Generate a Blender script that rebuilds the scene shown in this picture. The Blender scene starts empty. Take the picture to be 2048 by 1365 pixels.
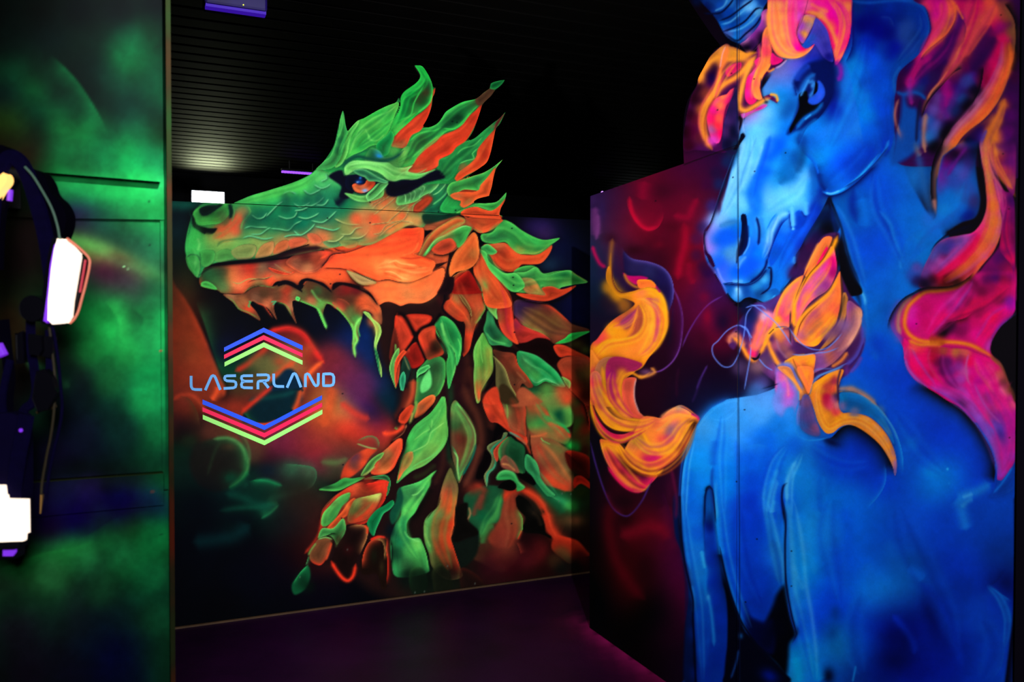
import bpy, bmesh, math, random
import numpy as np
from mathutils import Vector
from mathutils.geometry import tessellate_polygon

# ---------------------------------------------------------------- camera, world, lights, exposure
scene = bpy.context.scene
EYE, FOC, HOR = 1.55, 1700.0, 650.0            # eye height (m), focal length (px of the 2048 px frame), horizon row
PITCH = math.atan((682.5-HOR)/FOC)
cam = bpy.data.cameras.new('camera'); cam_ob = bpy.data.objects.new('camera', cam); scene.collection.objects.link(cam_ob)
cam.sensor_width = 36; cam.lens = FOC/2048*36; cam.clip_start = .05
cam_ob.location = (0, 0, EYE); cam_ob.rotation_euler = (math.radians(90)-PITCH, 0, 0)
cam.dof.use_dof = True; cam.dof.focus_distance = 4.6; cam.dof.aperture_fstop = 4.5
scene.camera = cam_ob
w = bpy.data.worlds.new('world'); scene.world = w; w.use_nodes = True
w.node_tree.nodes['Background'].inputs[0].default_value = (.0, .0, .0, 1)
vs = scene.view_settings; vs.view_transform = 'Standard'; vs.look = 'None'; vs.gamma = 1; vs.use_curve_mapping = False
vs.exposure = 0

def lamp(kind, name, loc, target, power, col=(1,1,1), **kw):
    d = bpy.data.lights.new(name, kind); d.energy = power; d.color = col
    for k, v in kw.items(): setattr(d, k, v)
    o = bpy.data.objects.new(name, d); scene.collection.objects.link(o); o.location = loc
    o.rotation_euler = (Vector(target)-Vector(loc)).to_track_quat('-Z', 'Y').to_euler(); return o
# ultraviolet flood under the ceiling, outside the picture; two added fill lamps follow
lamp('SPOT', 'flood_front', (.535, 0, 3.0), (-.72, 4.9, 1.35), 700, spot_size=math.radians(54), spot_blend=.45, shadow_soft_size=.03)
lamp('SPOT', 'fill_side', (-1.22, 2.16, 1.75), (.85, 3.3, 1.2), 190, spot_size=math.radians(150), spot_blend=.6, shadow_soft_size=.06)  # added fill, unseen behind the green partition, evens out the unicorn wall
lamp('SPOT', 'fill_left', (.1, -.5, 2.1), (-1.2, 1.7, 1.1), 135, spot_size=math.radians(62), spot_blend=.6, shadow_soft_size=.30)  # added fill behind the camera, brightens the green partition

# ---------------------------------------------------------------- survey: where a point of the photograph lies in the place
CP, SP = math.cos(PITCH), math.sin(PITCH)
def ray(px, py):
    u, v = (px-1024)/FOC, (682.5-py)/FOC
    return np.array([u, CP+v*SP, -SP+v*CP])
def on_floor(px, py, z=0.):
    d = ray(px, py); return np.array([0,0,EYE])+d*((z-EYE)/d[2])
def at_depth(px, py, y):
    d = ray(px, py); return np.array([0,0,EYE])+d*(y/d[1])
class Plane:
    # a vertical plane: origin o (on the floor), unit direction u along it, n towards the viewer
    def __init__(self, o, u):
        self.o = np.array([o[0], o[1], 0.]); u = np.array([u[0], u[1], 0.]); self.u = u/np.linalg.norm(u)
        self.n = np.array([self.u[1], -self.u[0], 0.])
        if self.n@self.o > 0: self.n = -self.n
    def hit(self, px, py):          # photograph -> (s, z)
        d = ray(px, py); t = (self.n@self.o)/(self.n@d); p = np.array([0,0,EYE])+d*t
        return np.array([(p-self.o)@self.u, p[2]])
    def xyz(self, s, z, off=0.):
        s = np.asarray(s, float); z = np.asarray(z, float)
        p = self.o+s[...,None]*self.u+off*self.n
        p[...,2] = z; return p
    def photo(self, s, z):          # (s, z) -> drawing coordinates
        p = self.xyz(s, z); q = p-np.array([0,0,EYE])
        d = q[...,1]*CP-q[...,2]*SP
        return 1024+FOC*q[...,0]/d, 682.5-FOC*(q[...,1]*SP+q[...,2]*CP)/d
    def shifted(self, off): return Plane(self.o+off*self.n, self.u)
a_, b_ = on_floor(348,1259), on_floor(1180,1146); DRAGON = Plane(a_, b_-a_)
a2, b2 = on_floor(1180,1258), on_floor(1330,1365); UNI = Plane(a2, b2-a2)
# ---------------------------------------------------------------- mural painting (numpy airbrush)
# every mural was sketched on a few sheets; a sheet is (origin x, origin y, scale) on the survey photograph
SHEETS = dict(P=(0,0,1), A=(620,120,5.1125), B=(360,320,5.1125), C=(740,320,5.1125), D=(360,540,5.1125),
  E=(790,540,5.1125), F=(340,780,5.1125), G=(790,780,5.1125), H=(560,940,5.1125), I=(790,940,5.1125), J=(600,700,5.1125),
  L1=(0,0,3.25), L2=(0,280,3.792), L3=(0,600,2.625), L4=(0,1000,3.74),
  a=(1350,0,4.55), b=(1648,0,4.55), c=(1350,280,4.55), d=(1648,280,4.55), e=(1160,480,4.55), f=(1480,480,4.55),
  g=(1160,740,4.55), h=(1500,740,4.55), i=(1728,540,5.6875), j=(1728,760,5.6875), k=(1170,1000,3.739),
  l=(1558,1000,3.739), m=(1160,340,5.6875))

def hexc(c):
    return np.array([int(c[i:i+2],16)/255 for i in (0,2,4)])

def spline(pts, corner, closed, step=5.0):
    n = len(pts)
    if n < 3: return pts
    out = []
    for i in range(n if closed else n-1):
        p1, p2 = pts[i], pts[(i+1)%n]
        p0 = pts[(i-1)%n] if (closed or i>0) else p1
        p3 = pts[(i+2)%n] if (closed or i<n-2) else p2
        if corner[i]: p0 = p1
        if corner[(i+1)%n]: p3 = p2
        m = int(min(10, max(1, round(np.hypot(*(p2-p1))/step))))
        t = (np.arange(m)/m)[:,None]
        out.append(.5*((2*p1)+(p2-p0)*t+(2*p0-5*p1+4*p2-p3)*t**2+(3*p1-p0-3*p2+p3)*t**3))
    if not closed: out.append(pts[-1][None])
    return np.vstack(out)

def parse(s, sheet, closed):
    ox, oy, k = SHEETS[sheet]
    pts, cor = [], []
    for w in s.split():
        cor.append(w.endswith('*')); x, y = w.rstrip('*').split(',')
        pts.append((ox+float(x)/k, oy+float(y)/k))
    return spline(np.array(pts, float), cor, closed)

class Canvas:
    # X, Y: sketch coordinates of every point of the board that is being painted
    def __init__(self, X, Y, base):
        self.X, self.Y = X, Y
        self.c = np.zeros(X.shape+(3,), np.float32) + hexc(base).astype(np.float32)
        self.s = 'P'; self.last = None; self.f = None; self.style = None; self.T = np.random.default_rng(1).random((64,64))
    def noise(self, gx, gy):
        T = self.T; ix, iy = np.floor(gx).astype(int), np.floor(gy).astype(int); fx, fy = gx-ix, gy-iy
        fx, fy = fx*fx*(3-2*fx), fy*fy*(3-2*fy); ix, jx, iy, jy = ix%64, (ix+1)%64, iy%64, (iy+1)%64
        return (T[iy,ix]*(1-fx)+T[iy,jx]*fx)*(1-fy)+(T[jy,ix]*(1-fx)+T[jy,jx]*fx)*fy
    def sheet(self, s): self.s = s
    def fd(self, s=None):
        # soft stencil across the board: nothing before the first point, full strength after the second
        self.f = None
        if s: ox, oy, k = SHEETS[self.s]; q = [float(v) for v in s.split(',')]; self.f = (ox+q[0]/k, oy+q[1]/k, ox+q[2]/k, oy+q[3]/k)
    def fade(self, w):
        if self.f is None: return np.float32(1)
        x0, y0, x1, y1 = self.f; dx, dy = x1-x0, y1-y0
        t = np.clip(((self.X[w]-x0)*dx+(self.Y[w]-y0)*dy)/(dx*dx+dy*dy), 0, 1)
        return (t*t*(3-2*t)).astype(np.float32)
    def win(self, x0, y0, x1, y1):
        m = (self.X>x0)&(self.X<x1)&(self.Y>y0)&(self.Y<y1)
        r = np.flatnonzero(m.any(1)); q = np.flatnonzero(m.any(0))
        if len(r)==0: return None
        return slice(r[0], r[-1]+1), slice(q[0], q[-1]+1)
    def mix(self, w, col, a):
        v = self.c[w]; a = (a*self.fade(w))[...,None].astype(np.float32)
        v += (col.astype(np.float32)-v)*a
    def near(self, w, P, closed):
        X, Y = self.X[w], self.Y[w]
        best = np.full(X.shape, 1e9); sx = np.zeros(X.shape); qx = np.zeros(X.shape); qy = np.zeros(X.shape); tt = np.zeros(X.shape)
        Q = np.vstack([P, P[:1]]) if closed else P
        L = np.hypot(*(Q[1:]-Q[:-1]).T); cum = np.r_[0, np.cumsum(L)]
        for i in range(len(Q)-1):
            a, b = Q[i], Q[i+1]; d = b-a; l2 = d@d
            if l2 < 1e-9: continue
            rx, ry = X-a[0], Y-a[1]
            t = np.clip((rx*d[0]+ry*d[1])/l2, 0, 1)
            ex, ey = rx-t*d[0], ry-t*d[1]
            D = ex*ex+ey*ey; m = D < best
            best = np.where(m, D, best); sx = np.where(m, d[0]*ry-d[1]*rx, sx)
            qx = np.where(m, ex, qx); qy = np.where(m, ey, qy); tt = np.where(m, (cum[i]+t*L[i])/cum[-1], tt)
        return np.sqrt(best), np.sign(sx), qx, qy, tt, cum[-1]
    def inside(self, w, P):
        X, Y = self.X[w], self.Y[w]; c = np.zeros(X.shape, bool)
        for (ax, ay), (bx, by) in zip(P, np.roll(P, -1, 0)):
            if ay == by: continue
            c ^= ((ay > Y) != (by > Y)) & (X < (bx-ax)*(Y-ay)/(by-ay)+ax)
        return c
    def col(self, w, fill):
        if isinstance(fill, str): return hexc(fill)*np.ones(self.X[w].shape+(3,))
        c0, c1, x0, y0, x1, y1 = fill; ox, oy, k = SHEETS[self.s]
        x0, y0, x1, y1 = ox+x0/k, oy+y0/k, ox+x1/k, oy+y1/k
        dx, dy = x1-x0, y1-y0
        t = np.clip(((self.X[w]-x0)*dx+(self.Y[w]-y0)*dy)/(dx*dx+dy*dy), 0, 1); t = (t*t*(3-2*t))[...,None]
        return hexc(c0)*(1-t)+hexc(c1)*t
    def sh(self, s, fill, rim=None, rw=12, rd=None, f=5, a=1., ra=1.):
        k = SHEETS[self.s][2]; f, rw = f/k, rw/k
        P = parse(s, self.s, True); g = f+2+(13 if self.style else 0)
        w = self.win(P[:,0].min()-g, P[:,1].min()-g, P[:,0].max()+g, P[:,1].max()+g)
        if w is None: return
        d, _, ex, ey, tt, _ = self.near(w, P, True)
        ins = self.inside(w, P); sd = np.where(ins, d, -d)
        al = np.clip(.5+sd/(2*max(f,.6)), 0, 1); al = al*al*(3-2*al)*a
        c = self.col(w, fill); keep = 1.; mul = None
        if self.style and f*k < 13:
            # brushwork that follows the contour, and a darker heart
            core, amp, sh_ = self.style; mx = max(sd.max(), 1.); L = np.hypot(*(np.roll(P,-1,0)-P).T).sum()
            n1, n2 = self.noise(tt*L/26., sd/2.6), self.noise(tt*L/60.+7, sd/6.)
            mul = (1+amp*((n1-.5)*1.0+(n2-.5)*1.3)*np.exp(-np.clip(sd,0,None)/16))*(1+core*.25-core*(np.clip(sd,0,None)/mx if mx < 34 else 0.))
            c = c*mul[...,None]
            if sh_:
                o = np.exp(-np.clip(-sd,0,None)/3.6)*(sd<=0)*sh_*a; self.mix(w, hexc('050308')*np.ones(c.shape), o)
        if rim is not None:
            r = np.exp(-(np.clip(sd,0,None)/rw)**1.3)*ra
            if rd is not None:
                sgn = np.where(ins, -1, 1)      # outward normal
                nx, ny = ex*sgn/(d+1e-6), ey*sgn/(d+1e-6); l = math.hypot(*rd)
                r = r*np.clip((nx*rd[0]+ny*rd[1])/l*.9+.1, 0, 1)
            c = c+(hexc(rim)-c)*r[...,None]; keep = 1-.75*r
        self.mix(w, c, al); self.last = (w, P, (al*keep).astype(np.float32), mul)
    def st(self, s, col, w, soft=0., a=1., tp=.1):
        # a brush stroke, width w in sheet px, pointed ends
        k = SHEETS[self.s][2]; w = w/k/2; P = parse(s, self.s, False) if isinstance(s, str) else s; g = w*(1+2.2*soft)+2
        W = self.win(P[:,0].min()-g, P[:,1].min()-g, P[:,0].max()+g, P[:,1].max()+g)
        if W is None: return
        d, _, _, _, t, _ = self.near(W, P, False)
        e = np.clip(np.minimum(t, 1-t)/max(tp,1e-3), 0, 1)**.7 if tp>0 else 1.
        ww = w*(.15+.85*e)
        if soft: al = np.exp(-(d/(ww*(.75+.5*soft)+.4))**2*1.2)*(.3+.7*e)
        else: al = np.clip(.5+(ww-d)/1.2, 0, 1)
        self.mix(W, self.col(W, col), al*a)
    def flow(self, s, w, cols, a=.6, bw=.0, seed=0):
        # a bundle of brush lines running side by side along a path, w sheet px across
        k = SHEETS[self.s][2]; P = parse(s, self.s, False); n = len(cols); r = np.random.default_rng(seed)
        d = np.gradient(P, axis=0); d /= np.hypot(d[:,0], d[:,1])[:,None]; q = np.stack([-d[:,1], d[:,0]], 1)
        t = np.linspace(0, 1, len(P)); env = np.sin(np.pi*np.clip(t*.9+.05, 0, 1))**.6
        for i, c in enumerate(cols):
            o = ((i+.5)/n-.5)*w/k+r.normal()*.05*w/k/n
            wob = 1+.12*np.sin(t*r.uniform(3, 7)+r.uniform(0, 6))
            self.st(P+q*(o*env*wob)[:,None], c, w/n*(1.0+bw), .6, a, .15)
    def ed(self, s, col, w, a=1., tp=.2, f=3):
        # sprayed edge: crisp along the line, fading out over |w| on its right-hand (w>0) or left-hand side
        k = SHEETS[self.s][2]; sg = 1 if w>0 else -1; w = abs(w)/k; f = f/k; P = parse(s, self.s, False); g = 2.3*w+2
        W = self.win(P[:,0].min()-g, P[:,1].min()-g, P[:,0].max()+g, P[:,1].max()+g)
        if W is None: return
        d, sn, _, _, t, _ = self.near(W, P, False); d = d*sn*sg
        e = np.clip(np.minimum(t, 1-t)/max(tp,1e-3), 0, 1) if tp>0 else 1.
        al = np.where(d>0, np.exp(-(np.abs(d)/w)**1.2*1.3), np.exp(-(d/max(f,.5))**2))*e
        self.mix(W, self.col(W, col), al*a)
    def bl(self, x, y, rx, ry, col, a=1., rot=0, p=1.):
        ox, oy, k = SHEETS[self.s]; x, y, rx, ry = ox+x/k, oy+y/k, rx/k, ry/k; g = 2.2*max(rx, ry)
        W = self.win(x-g, y-g, x+g, y+g)
        if W is None: return
        co, si = math.cos(math.radians(rot)), math.sin(math.radians(rot))
        dx, dy = self.X[W]-x, self.Y[W]-y
        u, v = (dx*co+dy*si)/rx, (-dx*si+dy*co)/ry
        self.mix(W, hexc(col)*np.ones(dx.shape+(3,)), np.exp(-(u*u+v*v)**p*1.1)*a)
    def bls(self, s, r, a=1.):
        # a row of soft sprays "x,y,colour x,y,colour ..." blended into each other; sprays that start
        # inside the last shape are masked by it, as with a stencil, and spare its rim
        ox, oy, k = SHEETS[self.s]; r = r*1.35/k
        q = [w.split(',') for w in s.split()]; C = np.array([hexc(w[2]) for w in q])
        XY = np.array([(ox+float(w[0])/k, oy+float(w[1])/k) for w in q])
        ins = self.hits(XY)
        for grp in (ins, ~ins):
            if not grp.any(): continue
            P, D = XY[grp], C[grp]; g = 2.1*r
            W = self.last[0] if grp is ins else self.win(P[:,0].min()-g, P[:,1].min()-g, P[:,0].max()+g, P[:,1].max()+g)
            if W is None: continue
            B = np.exp(-((P[:,None]-P[None])**2).sum(2)/(r*r)*1.3); B /= B.sum(1)[:,None]    # make the blend pass through every colour
            D = np.clip(np.linalg.solve(B+.12*np.eye(len(B)), D*1.12), -.4, 1.5)
            sw = np.zeros(self.X[W].shape, np.float32); sc = np.zeros(sw.shape+(3,), np.float32); cov = sw.copy()
            for (x, y), c in zip(P, D):
                d2 = (((self.X[W]-x)**2+(self.Y[W]-y)**2)/(r*r)).astype(np.float32)
                e = np.exp(-d2*1.3)+1e-6; cov += e
                sw += e; sc += e[...,None]*c.astype(np.float32)
            al = (1-np.exp(-cov*2.4))*min(1., a*1.2)
            if grp is ins: al = al*self.last[2]
            q_ = sc/sw[...,None]
            if grp is ins and self.last[3] is not None: q_ = q_*self.last[3][...,None].astype(np.float32)
            al = al*self.fade(W); v = self.c[W]; v += (np.clip(q_, 0, 1)-v)*al[...,None]
    def hits(self, XY):
        if self.last is None: return np.zeros(len(XY), bool)
        P = self.last[1]; r = np.zeros(len(XY), bool)
        for (ax, ay), (bx, by) in zip(P, np.roll(P, -1, 0)):
            if ay == by: continue
            r ^= ((ay > XY[:,1]) != (by > XY[:,1])) & (XY[:,0] < (bx-ax)*(XY[:,1]-ay)/(by-ay)+ax)
        return r
    def dots(self, s, r=1.6, col='050510'):
        for q in s.split():
            x, y = q.split(','); self.bl(float(x), float(y), r*1.2, r, col, .85, 0, 2.)
    def mottle(self, seed, amp, size):
        # cloudy spray grain
        self.T = np.random.default_rng(seed).random((64,64)); n = np.zeros(self.X.shape, np.float32)
        for sz, am in ((size,1.), (size/2.3,.6), (size/5.,.35)): n += (self.noise(self.X/sz, self.Y/sz)-.5)*am
        self.c = np.clip(self.c*(1+amp*n[...,None]), 0, 1)
K='04040c'; N='060c28'; G0='0c3424'; G1='1a7040'; G2='2fa84e'; G3='4ed655'; G4='8ee86c'; TE='0a5a4c'; O1='f4502a'; O2='fb7d3e'
O3='c8301a'; O4='861c14'; BR='6a3a22'; OL='788a42'; YE='f4b860'; MA='46101c'
DRAGON_TOP = ("466,407* 500,392 540,380 589,364 622,348* 634,336 650,320 667,292 675,261 680,237 685.5,221* 688.5,229 691,249 695,264* "
 "704,253 716,241 727,237 757,220 776,211 792,205 797,195* 798,208 796,218 787,236* 794,229 801,212 800,198 806,186 816,177 831,167 839,158 840,149 "
 "834,140 829,131* 837,131 845,133 855,147 863,163 866,175 871,175* 869,187 865,196 863,214 855,236 845,253* 857,255 872,249 882,239 890,226 "
 "900,218 925,204 951,198 968,185 980,176 982,167 996,162 1009.5,160* 1004,169 990,181 982,192 966,208 958,230 947,261 933,283* 949,277 968,261 "
 "988,245 999,237 1011,224* 1000,247 992,257 988,273 982,302 974,324 961,335 945,346 917,364* 943,353 968,345 988,333 1005.6,319* 1002,324 "
 "993,336 987,355 984,371 978,392* 955,398 944,407* 951,406 975,406 993,404 1002,396 1013,384.6* 1010,402 1002,416 999,431 1004,439*")

def paint_dragon(X, Y):
    c = Canvas(X, Y, '02030a'); sh, st, ed, bl, bls, S = c.sh, c.st, c.ed, c.bl, c.bls, c.sheet
    # ---------- backdrop: smoke clouds on the left
    S('P')
    bl(360,410,60,14,'0a6a52',.9); bl(352,470,40,60,'0c2a34',.9); bl(372,560,30,60,'223018',.8)
    sh('330,560 352,575 380,615 405,665 422,705 440,750 452,785 430,800 330,810','9a3a20',rim='f0522a',rw=13,rd=(1,-.4),f=5)
    bls('360,640,7a3c22 375,700,8a4a28 395,740,b84a26 360,760,8a3a22 400,690,a8421f 350,600,5a3018',26,.7)
    ed('392,600 408,640 424,690 440,735 458,765','0e5a34',-22,.95)
    bl(445,720,14,36,'0c5232',.8,-20); bl(455,740,16,20,'0e4a30',.7)
    bl(700,690,50,50,'07205a',.9); bl(740,700,45,75,'062a66',.8,-15); bl(640,640,40,40,'04081c',.9); bl(470,680,50,45,'06081c',.8)
    bl(770,800,40,60,'042838',.9); bl(750,760,34,30,'0a2450',.7)
    bls('300,640,6a2c18 250,700,5a2016 200,800,2c1410 280,780,6a2418 220,620,10241c 150,700,081410 250,900,0c2018 180,950,08241c 300,880,14201a 200,500,06140f 280,540,0c1c14',60,.8)
    # orange membrane behind the logo
    sh('350,800 400,775 450,800 500,740 520,690 555,668 590,662 612,682 640,722 655,745 700,765 745,800 790,850 800,880 770,925 700,960 620,950 540,935 470,900 400,880 350,890','58201c',f=22)
    bls('360,930,0c2a20 400,960,0a2c24 450,990,08302a 380,1010,042018 520,980,0a3428 570,1000,0c3c2c 610,980,14402c 550,1040,062a20 480,1030,04261e',34,.9)
    bls('430,800,7a2c1c 400,770,8a3420 360,790,7a2c20 470,830,8a2c1c 530,700,3a1c1c 560,680,6a2020 600,675,6c2018 640,740,7a3020 660,780,9c5830 650,820,b06030 640,850,a84428 690,780,785040 690,820,a86840 720,800,4a2050 740,830,3a1c40 690,740,6c2440 720,770,5c2450 660,720,7a2430 760,860,8a2430 720,860,c0382c 690,850,c84028 600,870,7c2830 560,890,6c2038 630,890,8c2c2c 660,880,8c3428 700,900,6a3028 740,890,8c3028 780,880,b03424 750,910,503428 700,930,5a3430 640,920,7a2430 580,920,6c1c30 540,930,3a1020 620,945,5c2030 540,870,6c2838 500,880,5c2c20 460,860,6c2418 420,850,3c1c1c 370,850,2c1418 380,820,6a2818 360,880,14100e 430,890,2c1c14 400,860,2c1a16 660,940,40342a 740,940,503c30 770,920,8a3024 700,950,383024 560,950,20141c 500,910,3a2418',24,1)
    bls('575,720,8c6a3a 540,735,6a6a3a 590,745,9a5a34 520,760,5a4a2c 560,700,5a3424 620,700,8a241c',20,.8)
    bls('500,720,0a3a24 470,745,0c4028 490,690,070a1c 480,770,4a3a22 455,700,08102a',17,.85)
    S('D')
    st('560,1040 700,960 860,820 880,740','d83220',60,1,.8); st('880,640 1000,610 1130,600 1260,660 1340,780 1430,900 1480,960','e02e26',58,.8,.95)
    ed('960,640 1080,600 1180,610 1280,680 1360,800 1440,910','b02020',46,.6)
    bl(800,950,110,90,'746a3c',.8,-30); bl(1080,860,120,80,'7a7240',.7,35); bl(1300,820,70,90,'a8482a',.7,40); bl(1020,940,60,50,'a8482a',.7)
    st('1180,940 1110,980 980,1080 900,1140','d84a28',60,.9,.7); st('1470,930 1380,1000 1300,1100 1230,1290 1190,1365','f0602c',50,.8,.9)
    sh('820,1365 900,1200 1010,1090 1080,1020 1150,1020 1200,1080 1260,1160 1250,1240 1210,1365','06263c',f=26)
    S('F')
    sh('760,230 860,130 980,30 1340,-10 1320,70 1260,220 1150,290 1000,345 840,350 740,330','03222c',f=14)
    st('800,110 1000,80 1180,50 1290,10','0a4a46',50,.9,.6); ed('730,235 780,260 820,330 900,355','0c6a3a',-40,.8)
    st('430,110 480,20 500,-30','f85a2c',60,.8,.9); st('730,240 830,150 960,40 1050,-40','d83622',50,.8,.85); st('860,345 980,350 1100,310','ee4a26',22,.6,.9)
    st('1340,0 1310,110 1260,220','ee5a2a',50,.9,.8); st('1650,-30 1640,140 1560,380','d85428',110,1,.7); st('1740,130 1920,260 2045,300','d83a2a',70,1,.7)
    st('340,240 330,160 230,60 100,60 30,110','d24a2a',44,1,.6); ed('100,60 190,90 250,170 290,270 310,380','5a3a22',60,.8)
    bl(150,150,60,90,'7a2c22',.6)
    # smoke ball 1
    bls('560,420,5a3424 650,400,6a3a28 760,470,70342a 850,560,5a3428 800,640,4a3428 430,430,5a3024',80,.8)
    bl(80,620,120,90,'0a2a1c',.9); bl(200,520,90,70,'1c2e1c',.8)
    sh('240,600 320,540 450,500 590,495 700,540 770,620 800,740 800,840 740,910 620,1000 480,1050 330,1000 230,880 200,740','1c1c18',rim='3a8a48',rw=60,rd=(.9,-.35),f=34)
    bl(440,780,150,120,'1e1a16',.8); bl(600,580,90,50,'4c3a26',.6); st('440,505 590,495 700,545 770,640 795,760','58a058',36,.9,.7)
    st('800,830 720,930 600,1020','0e7a42',50,.9,.7); bl(620,900,90,70,'0c4a2c',.7)
    # smoke ball 2
    bl(1000,830,110,80,'0c1826',.9); bl(1250,820,150,120,'2c5a40',.85); bl(1420,850,70,100,'3c6a48',.7)
    ed('1150,760 1330,770 1470,800 1500,880 1460,980 1360,1050','3c7a50',42,.8); bl(1650,740,110,60,'4c5a34',.6,10); st('1540,740 1700,745 1820,700','5e8048',50,.9,.5)
    bl(1100,1050,150,70,'183a26',.8,-20); bl(850,1100,260,130,'052c22',.95,-10)
    ed('800,940 900,920 1010,935 1150,985','0e8048',52,.85); st('990,1190 1110,1170','1a7a48',60,1,.7); bl(1000,1240,110,70,'0a6a42',.8,-35); ed('1120,1170 1040,1250 930,1320','22a860',46,.85,f=5)
    bl(600,1150,200,110,'04241e',.7); bl(300,1200,280,200,'030a14',.9); bl(700,1320,200,60,'04121a',.8)
    st('860,930 1000,925 1150,985','1c8a54',30,1,.7); st('560,1060 700,1090 900,1180 1080,1190','0a5a44',80,1,.6); st('500,1240 700,1210 1000,1200 1100,1175','0e6a4c',50,1,.6); st('930,1320 1030,1260 1110,1180','2ab86c',24,1,.7); st('560,900 700,930 800,980','0c4a34',70,1,.5); st('1000,1120 1200,1080 1380,1040','1c5a3c',60,1,.5)
    S('P'); bl(400,1080,70,110,'020610',.95); bl(500,1090,50,60,'02040c',.9); st('385,1085 460,1075 500,1050','06383a',26,1,.6)
    bls('590,1050,1c1416 610,1010,2a1a16 640,1060,401412 600,1100,22080c 560,1130,0a0410 650,1110,3a0e10 500,1160,030410 450,1220,020308 640,1180,080410',34,.9)
    # right background
    bl(1080,455,40,26,'2c1c5a',.9); bl(1120,500,50,50,'0c1238',.9); bl(1100,530,26,20,'1c3850',.8); bl(1150,600,50,70,'10123c',.9); bl(1090,470,24,20,'4a2a62',.6); bl(1150,640,30,40,'0a0c38',.8)
    c.style = (.36,.20,.26)
    # ---------- neck and chest ground colour
    sh('745,600 800,560 1000,500 1060,560 1100,650 1175,700 1200,1190 900,1220 760,1190 700,1150 620,1110 700,1000 780,900 800,780 760,720','241010',f=16)
    bls('960,700,14080c 1000,840,0a0608 900,760,280c14 860,900,200c12 930,1060,1c0c0c 1130,980,1c2414 1000,1150,2c0c10 880,1150,0c1a10 1080,1120,220808',50,.8)
    S('G')
    for q, c_, w_ in (('690,-60 760,120 850,300 880,520 840,700','5a2c20',90),('560,-80 570,60 580,240','1c3a22',60),('860,-100 900,60 960,260 1000,420','4a2018',80),('440,560 500,620 480,800 400,980','3a1c18',60),('560,700 620,860 620,1000','3a3a20',60),
        ('860,560 800,800 700,1000','6a3426',70),('0,300 80,160 120,-20','5a2018',60),('300,-60 420,60 400,200','4a2c1c',60),('180,900 300,860 420,760','2a2a18',50),('1330,0 1370,260 1390,520 1440,720','6a3a28',60),('520,200 540,500 560,760','14301e',50)): st(q,c_,w_,1,.85)
    S('E')
    for q, c_, w_ in (('620,600 700,760 740,960 700,1200','3c1a16',80),('420,260 520,400 540,500','3a1014',50),('760,980 800,1200 840,1340','4a2018',60),('1000,780 1040,900 1020,1100','3a2418',60),('200,1000 180,1200 220,1340','1c2a20',60),('1000,560 1150,720 1300,800','4a1a18',60)): st(q,c_,w_,1,.85)
    # ---------- lower part of the picture, sheet I
    S('I')
    bl(1750,300,200,170,'1a6a3a',.9); bl(1900,240,140,160,'1e2c14',.8); bl(1800,520,160,80,'6a4a2a',.7); bl(1640,200,80,60,'0c5a34',.8,30); bl(1850,520,60,50,'a05a38',.6)
    sh('900,960 760,860 860,600 900,500 1020,200 1230,170 1330,400 1320,560 1270,720 1260,900 1100,1040','4a2a1c',f=20)
    sh('1110,200 1250,160 1260,300 1300,470 1300,600 1240,760 1050,800 950,700 1040,560 1080,400','8a3824',f=22)
    bls('1150,350,a8402a 1180,560,9c4a30 1120,700,92382a 1250,500,8a5a34 1150,830,7c3226 1060,900,5c1c1c 1000,980,401018 1180,950,481016 1330,900,50121a 1450,830,5a1418 1350,780,300a10',85,.75)
    sh('700,300 760,220 960,160 1110,210 1090,420 1040,540 930,560 860,700 860,780 820,640 760,560 740,420','1c5a38',f=16)
    st('870,700 930,560 1030,480 1060,340 1080,260','46a050',70,.8,.9); bl(900,480,60,60,'0e6a40',.8); bl(900,300,60,80,'143e26',.8,20)
    st('880,760 940,620 1010,560','3a9248',60,1,.7); st('860,420 900,260 930,180','7a3a28',60,.9,.8); st('800,480 830,380 900,250','8a4030',50,.8,.7)
    st('750,380 770,450 740,520 760,545','b08a58',22,.6,.9); st('730,400 735,450 715,490','2a5a2a',18,1,.7)
    bl(800,200,90,60,'8a3424',.8); bl(860,170,60,40,'c8402a',.7,20)
    sh('560,800 600,700 760,640 830,600 860,700 840,850 760,960 660,1000 600,900','101a14',f=22); st('600,740 720,690 820,640','503c28',20,1,.5)
    sh('620,400 740,340 740,500 830,600 850,660 740,700 600,740 590,560','0c0a08',f=12)
    # orange arch right
    ed('1230,260 1300,215 1400,260 1480,330 1540,430 1580,560 1640,680 1700,720 1800,700','ee4a28',-64,1,f=8); st('1120,330 1150,240 1250,200 1350,230 1460,300 1540,420','ea4626',70,.8,.95)
    st('1540,430 1560,560 1640,680 1720,770','ea4224',90,.8,.95); sh('1640,680 1750,690 1870,730 1960,830 1990,880 1880,900 1800,960 1700,900 1600,800','a82c18',rim='e03c20',rw=50,rd=(0,-1),f=14)
    bls('1700,860,6a4424 1750,930,4a3a20 1900,900,401010 1640,930,3a2416 1850,980,14100c 1700,1000,141410',55,.85)
    sh('1235,290 1260,262 1300,275 1360,320 1420,410 1500,480 1535,560 1540,640 1600,680 1600,710 1500,660 1400,650 1320,640 1300,590 1340,500 1280,430 1245,380','080806',f=7)
    ed('1245,400 1300,490 1305,590 1290,640 1240,720','78c058',26,.9); ed('1290,610 1280,650 1250,720','e8482a',-14,.9); bl(1400,420,50,70,'28221a',.6,-40); st('1400,430 1460,480 1500,580','3a2a1c',40,1,.5)
    ed('1240,740 1270,800 1290,870','c04430',-40,.5)
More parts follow.
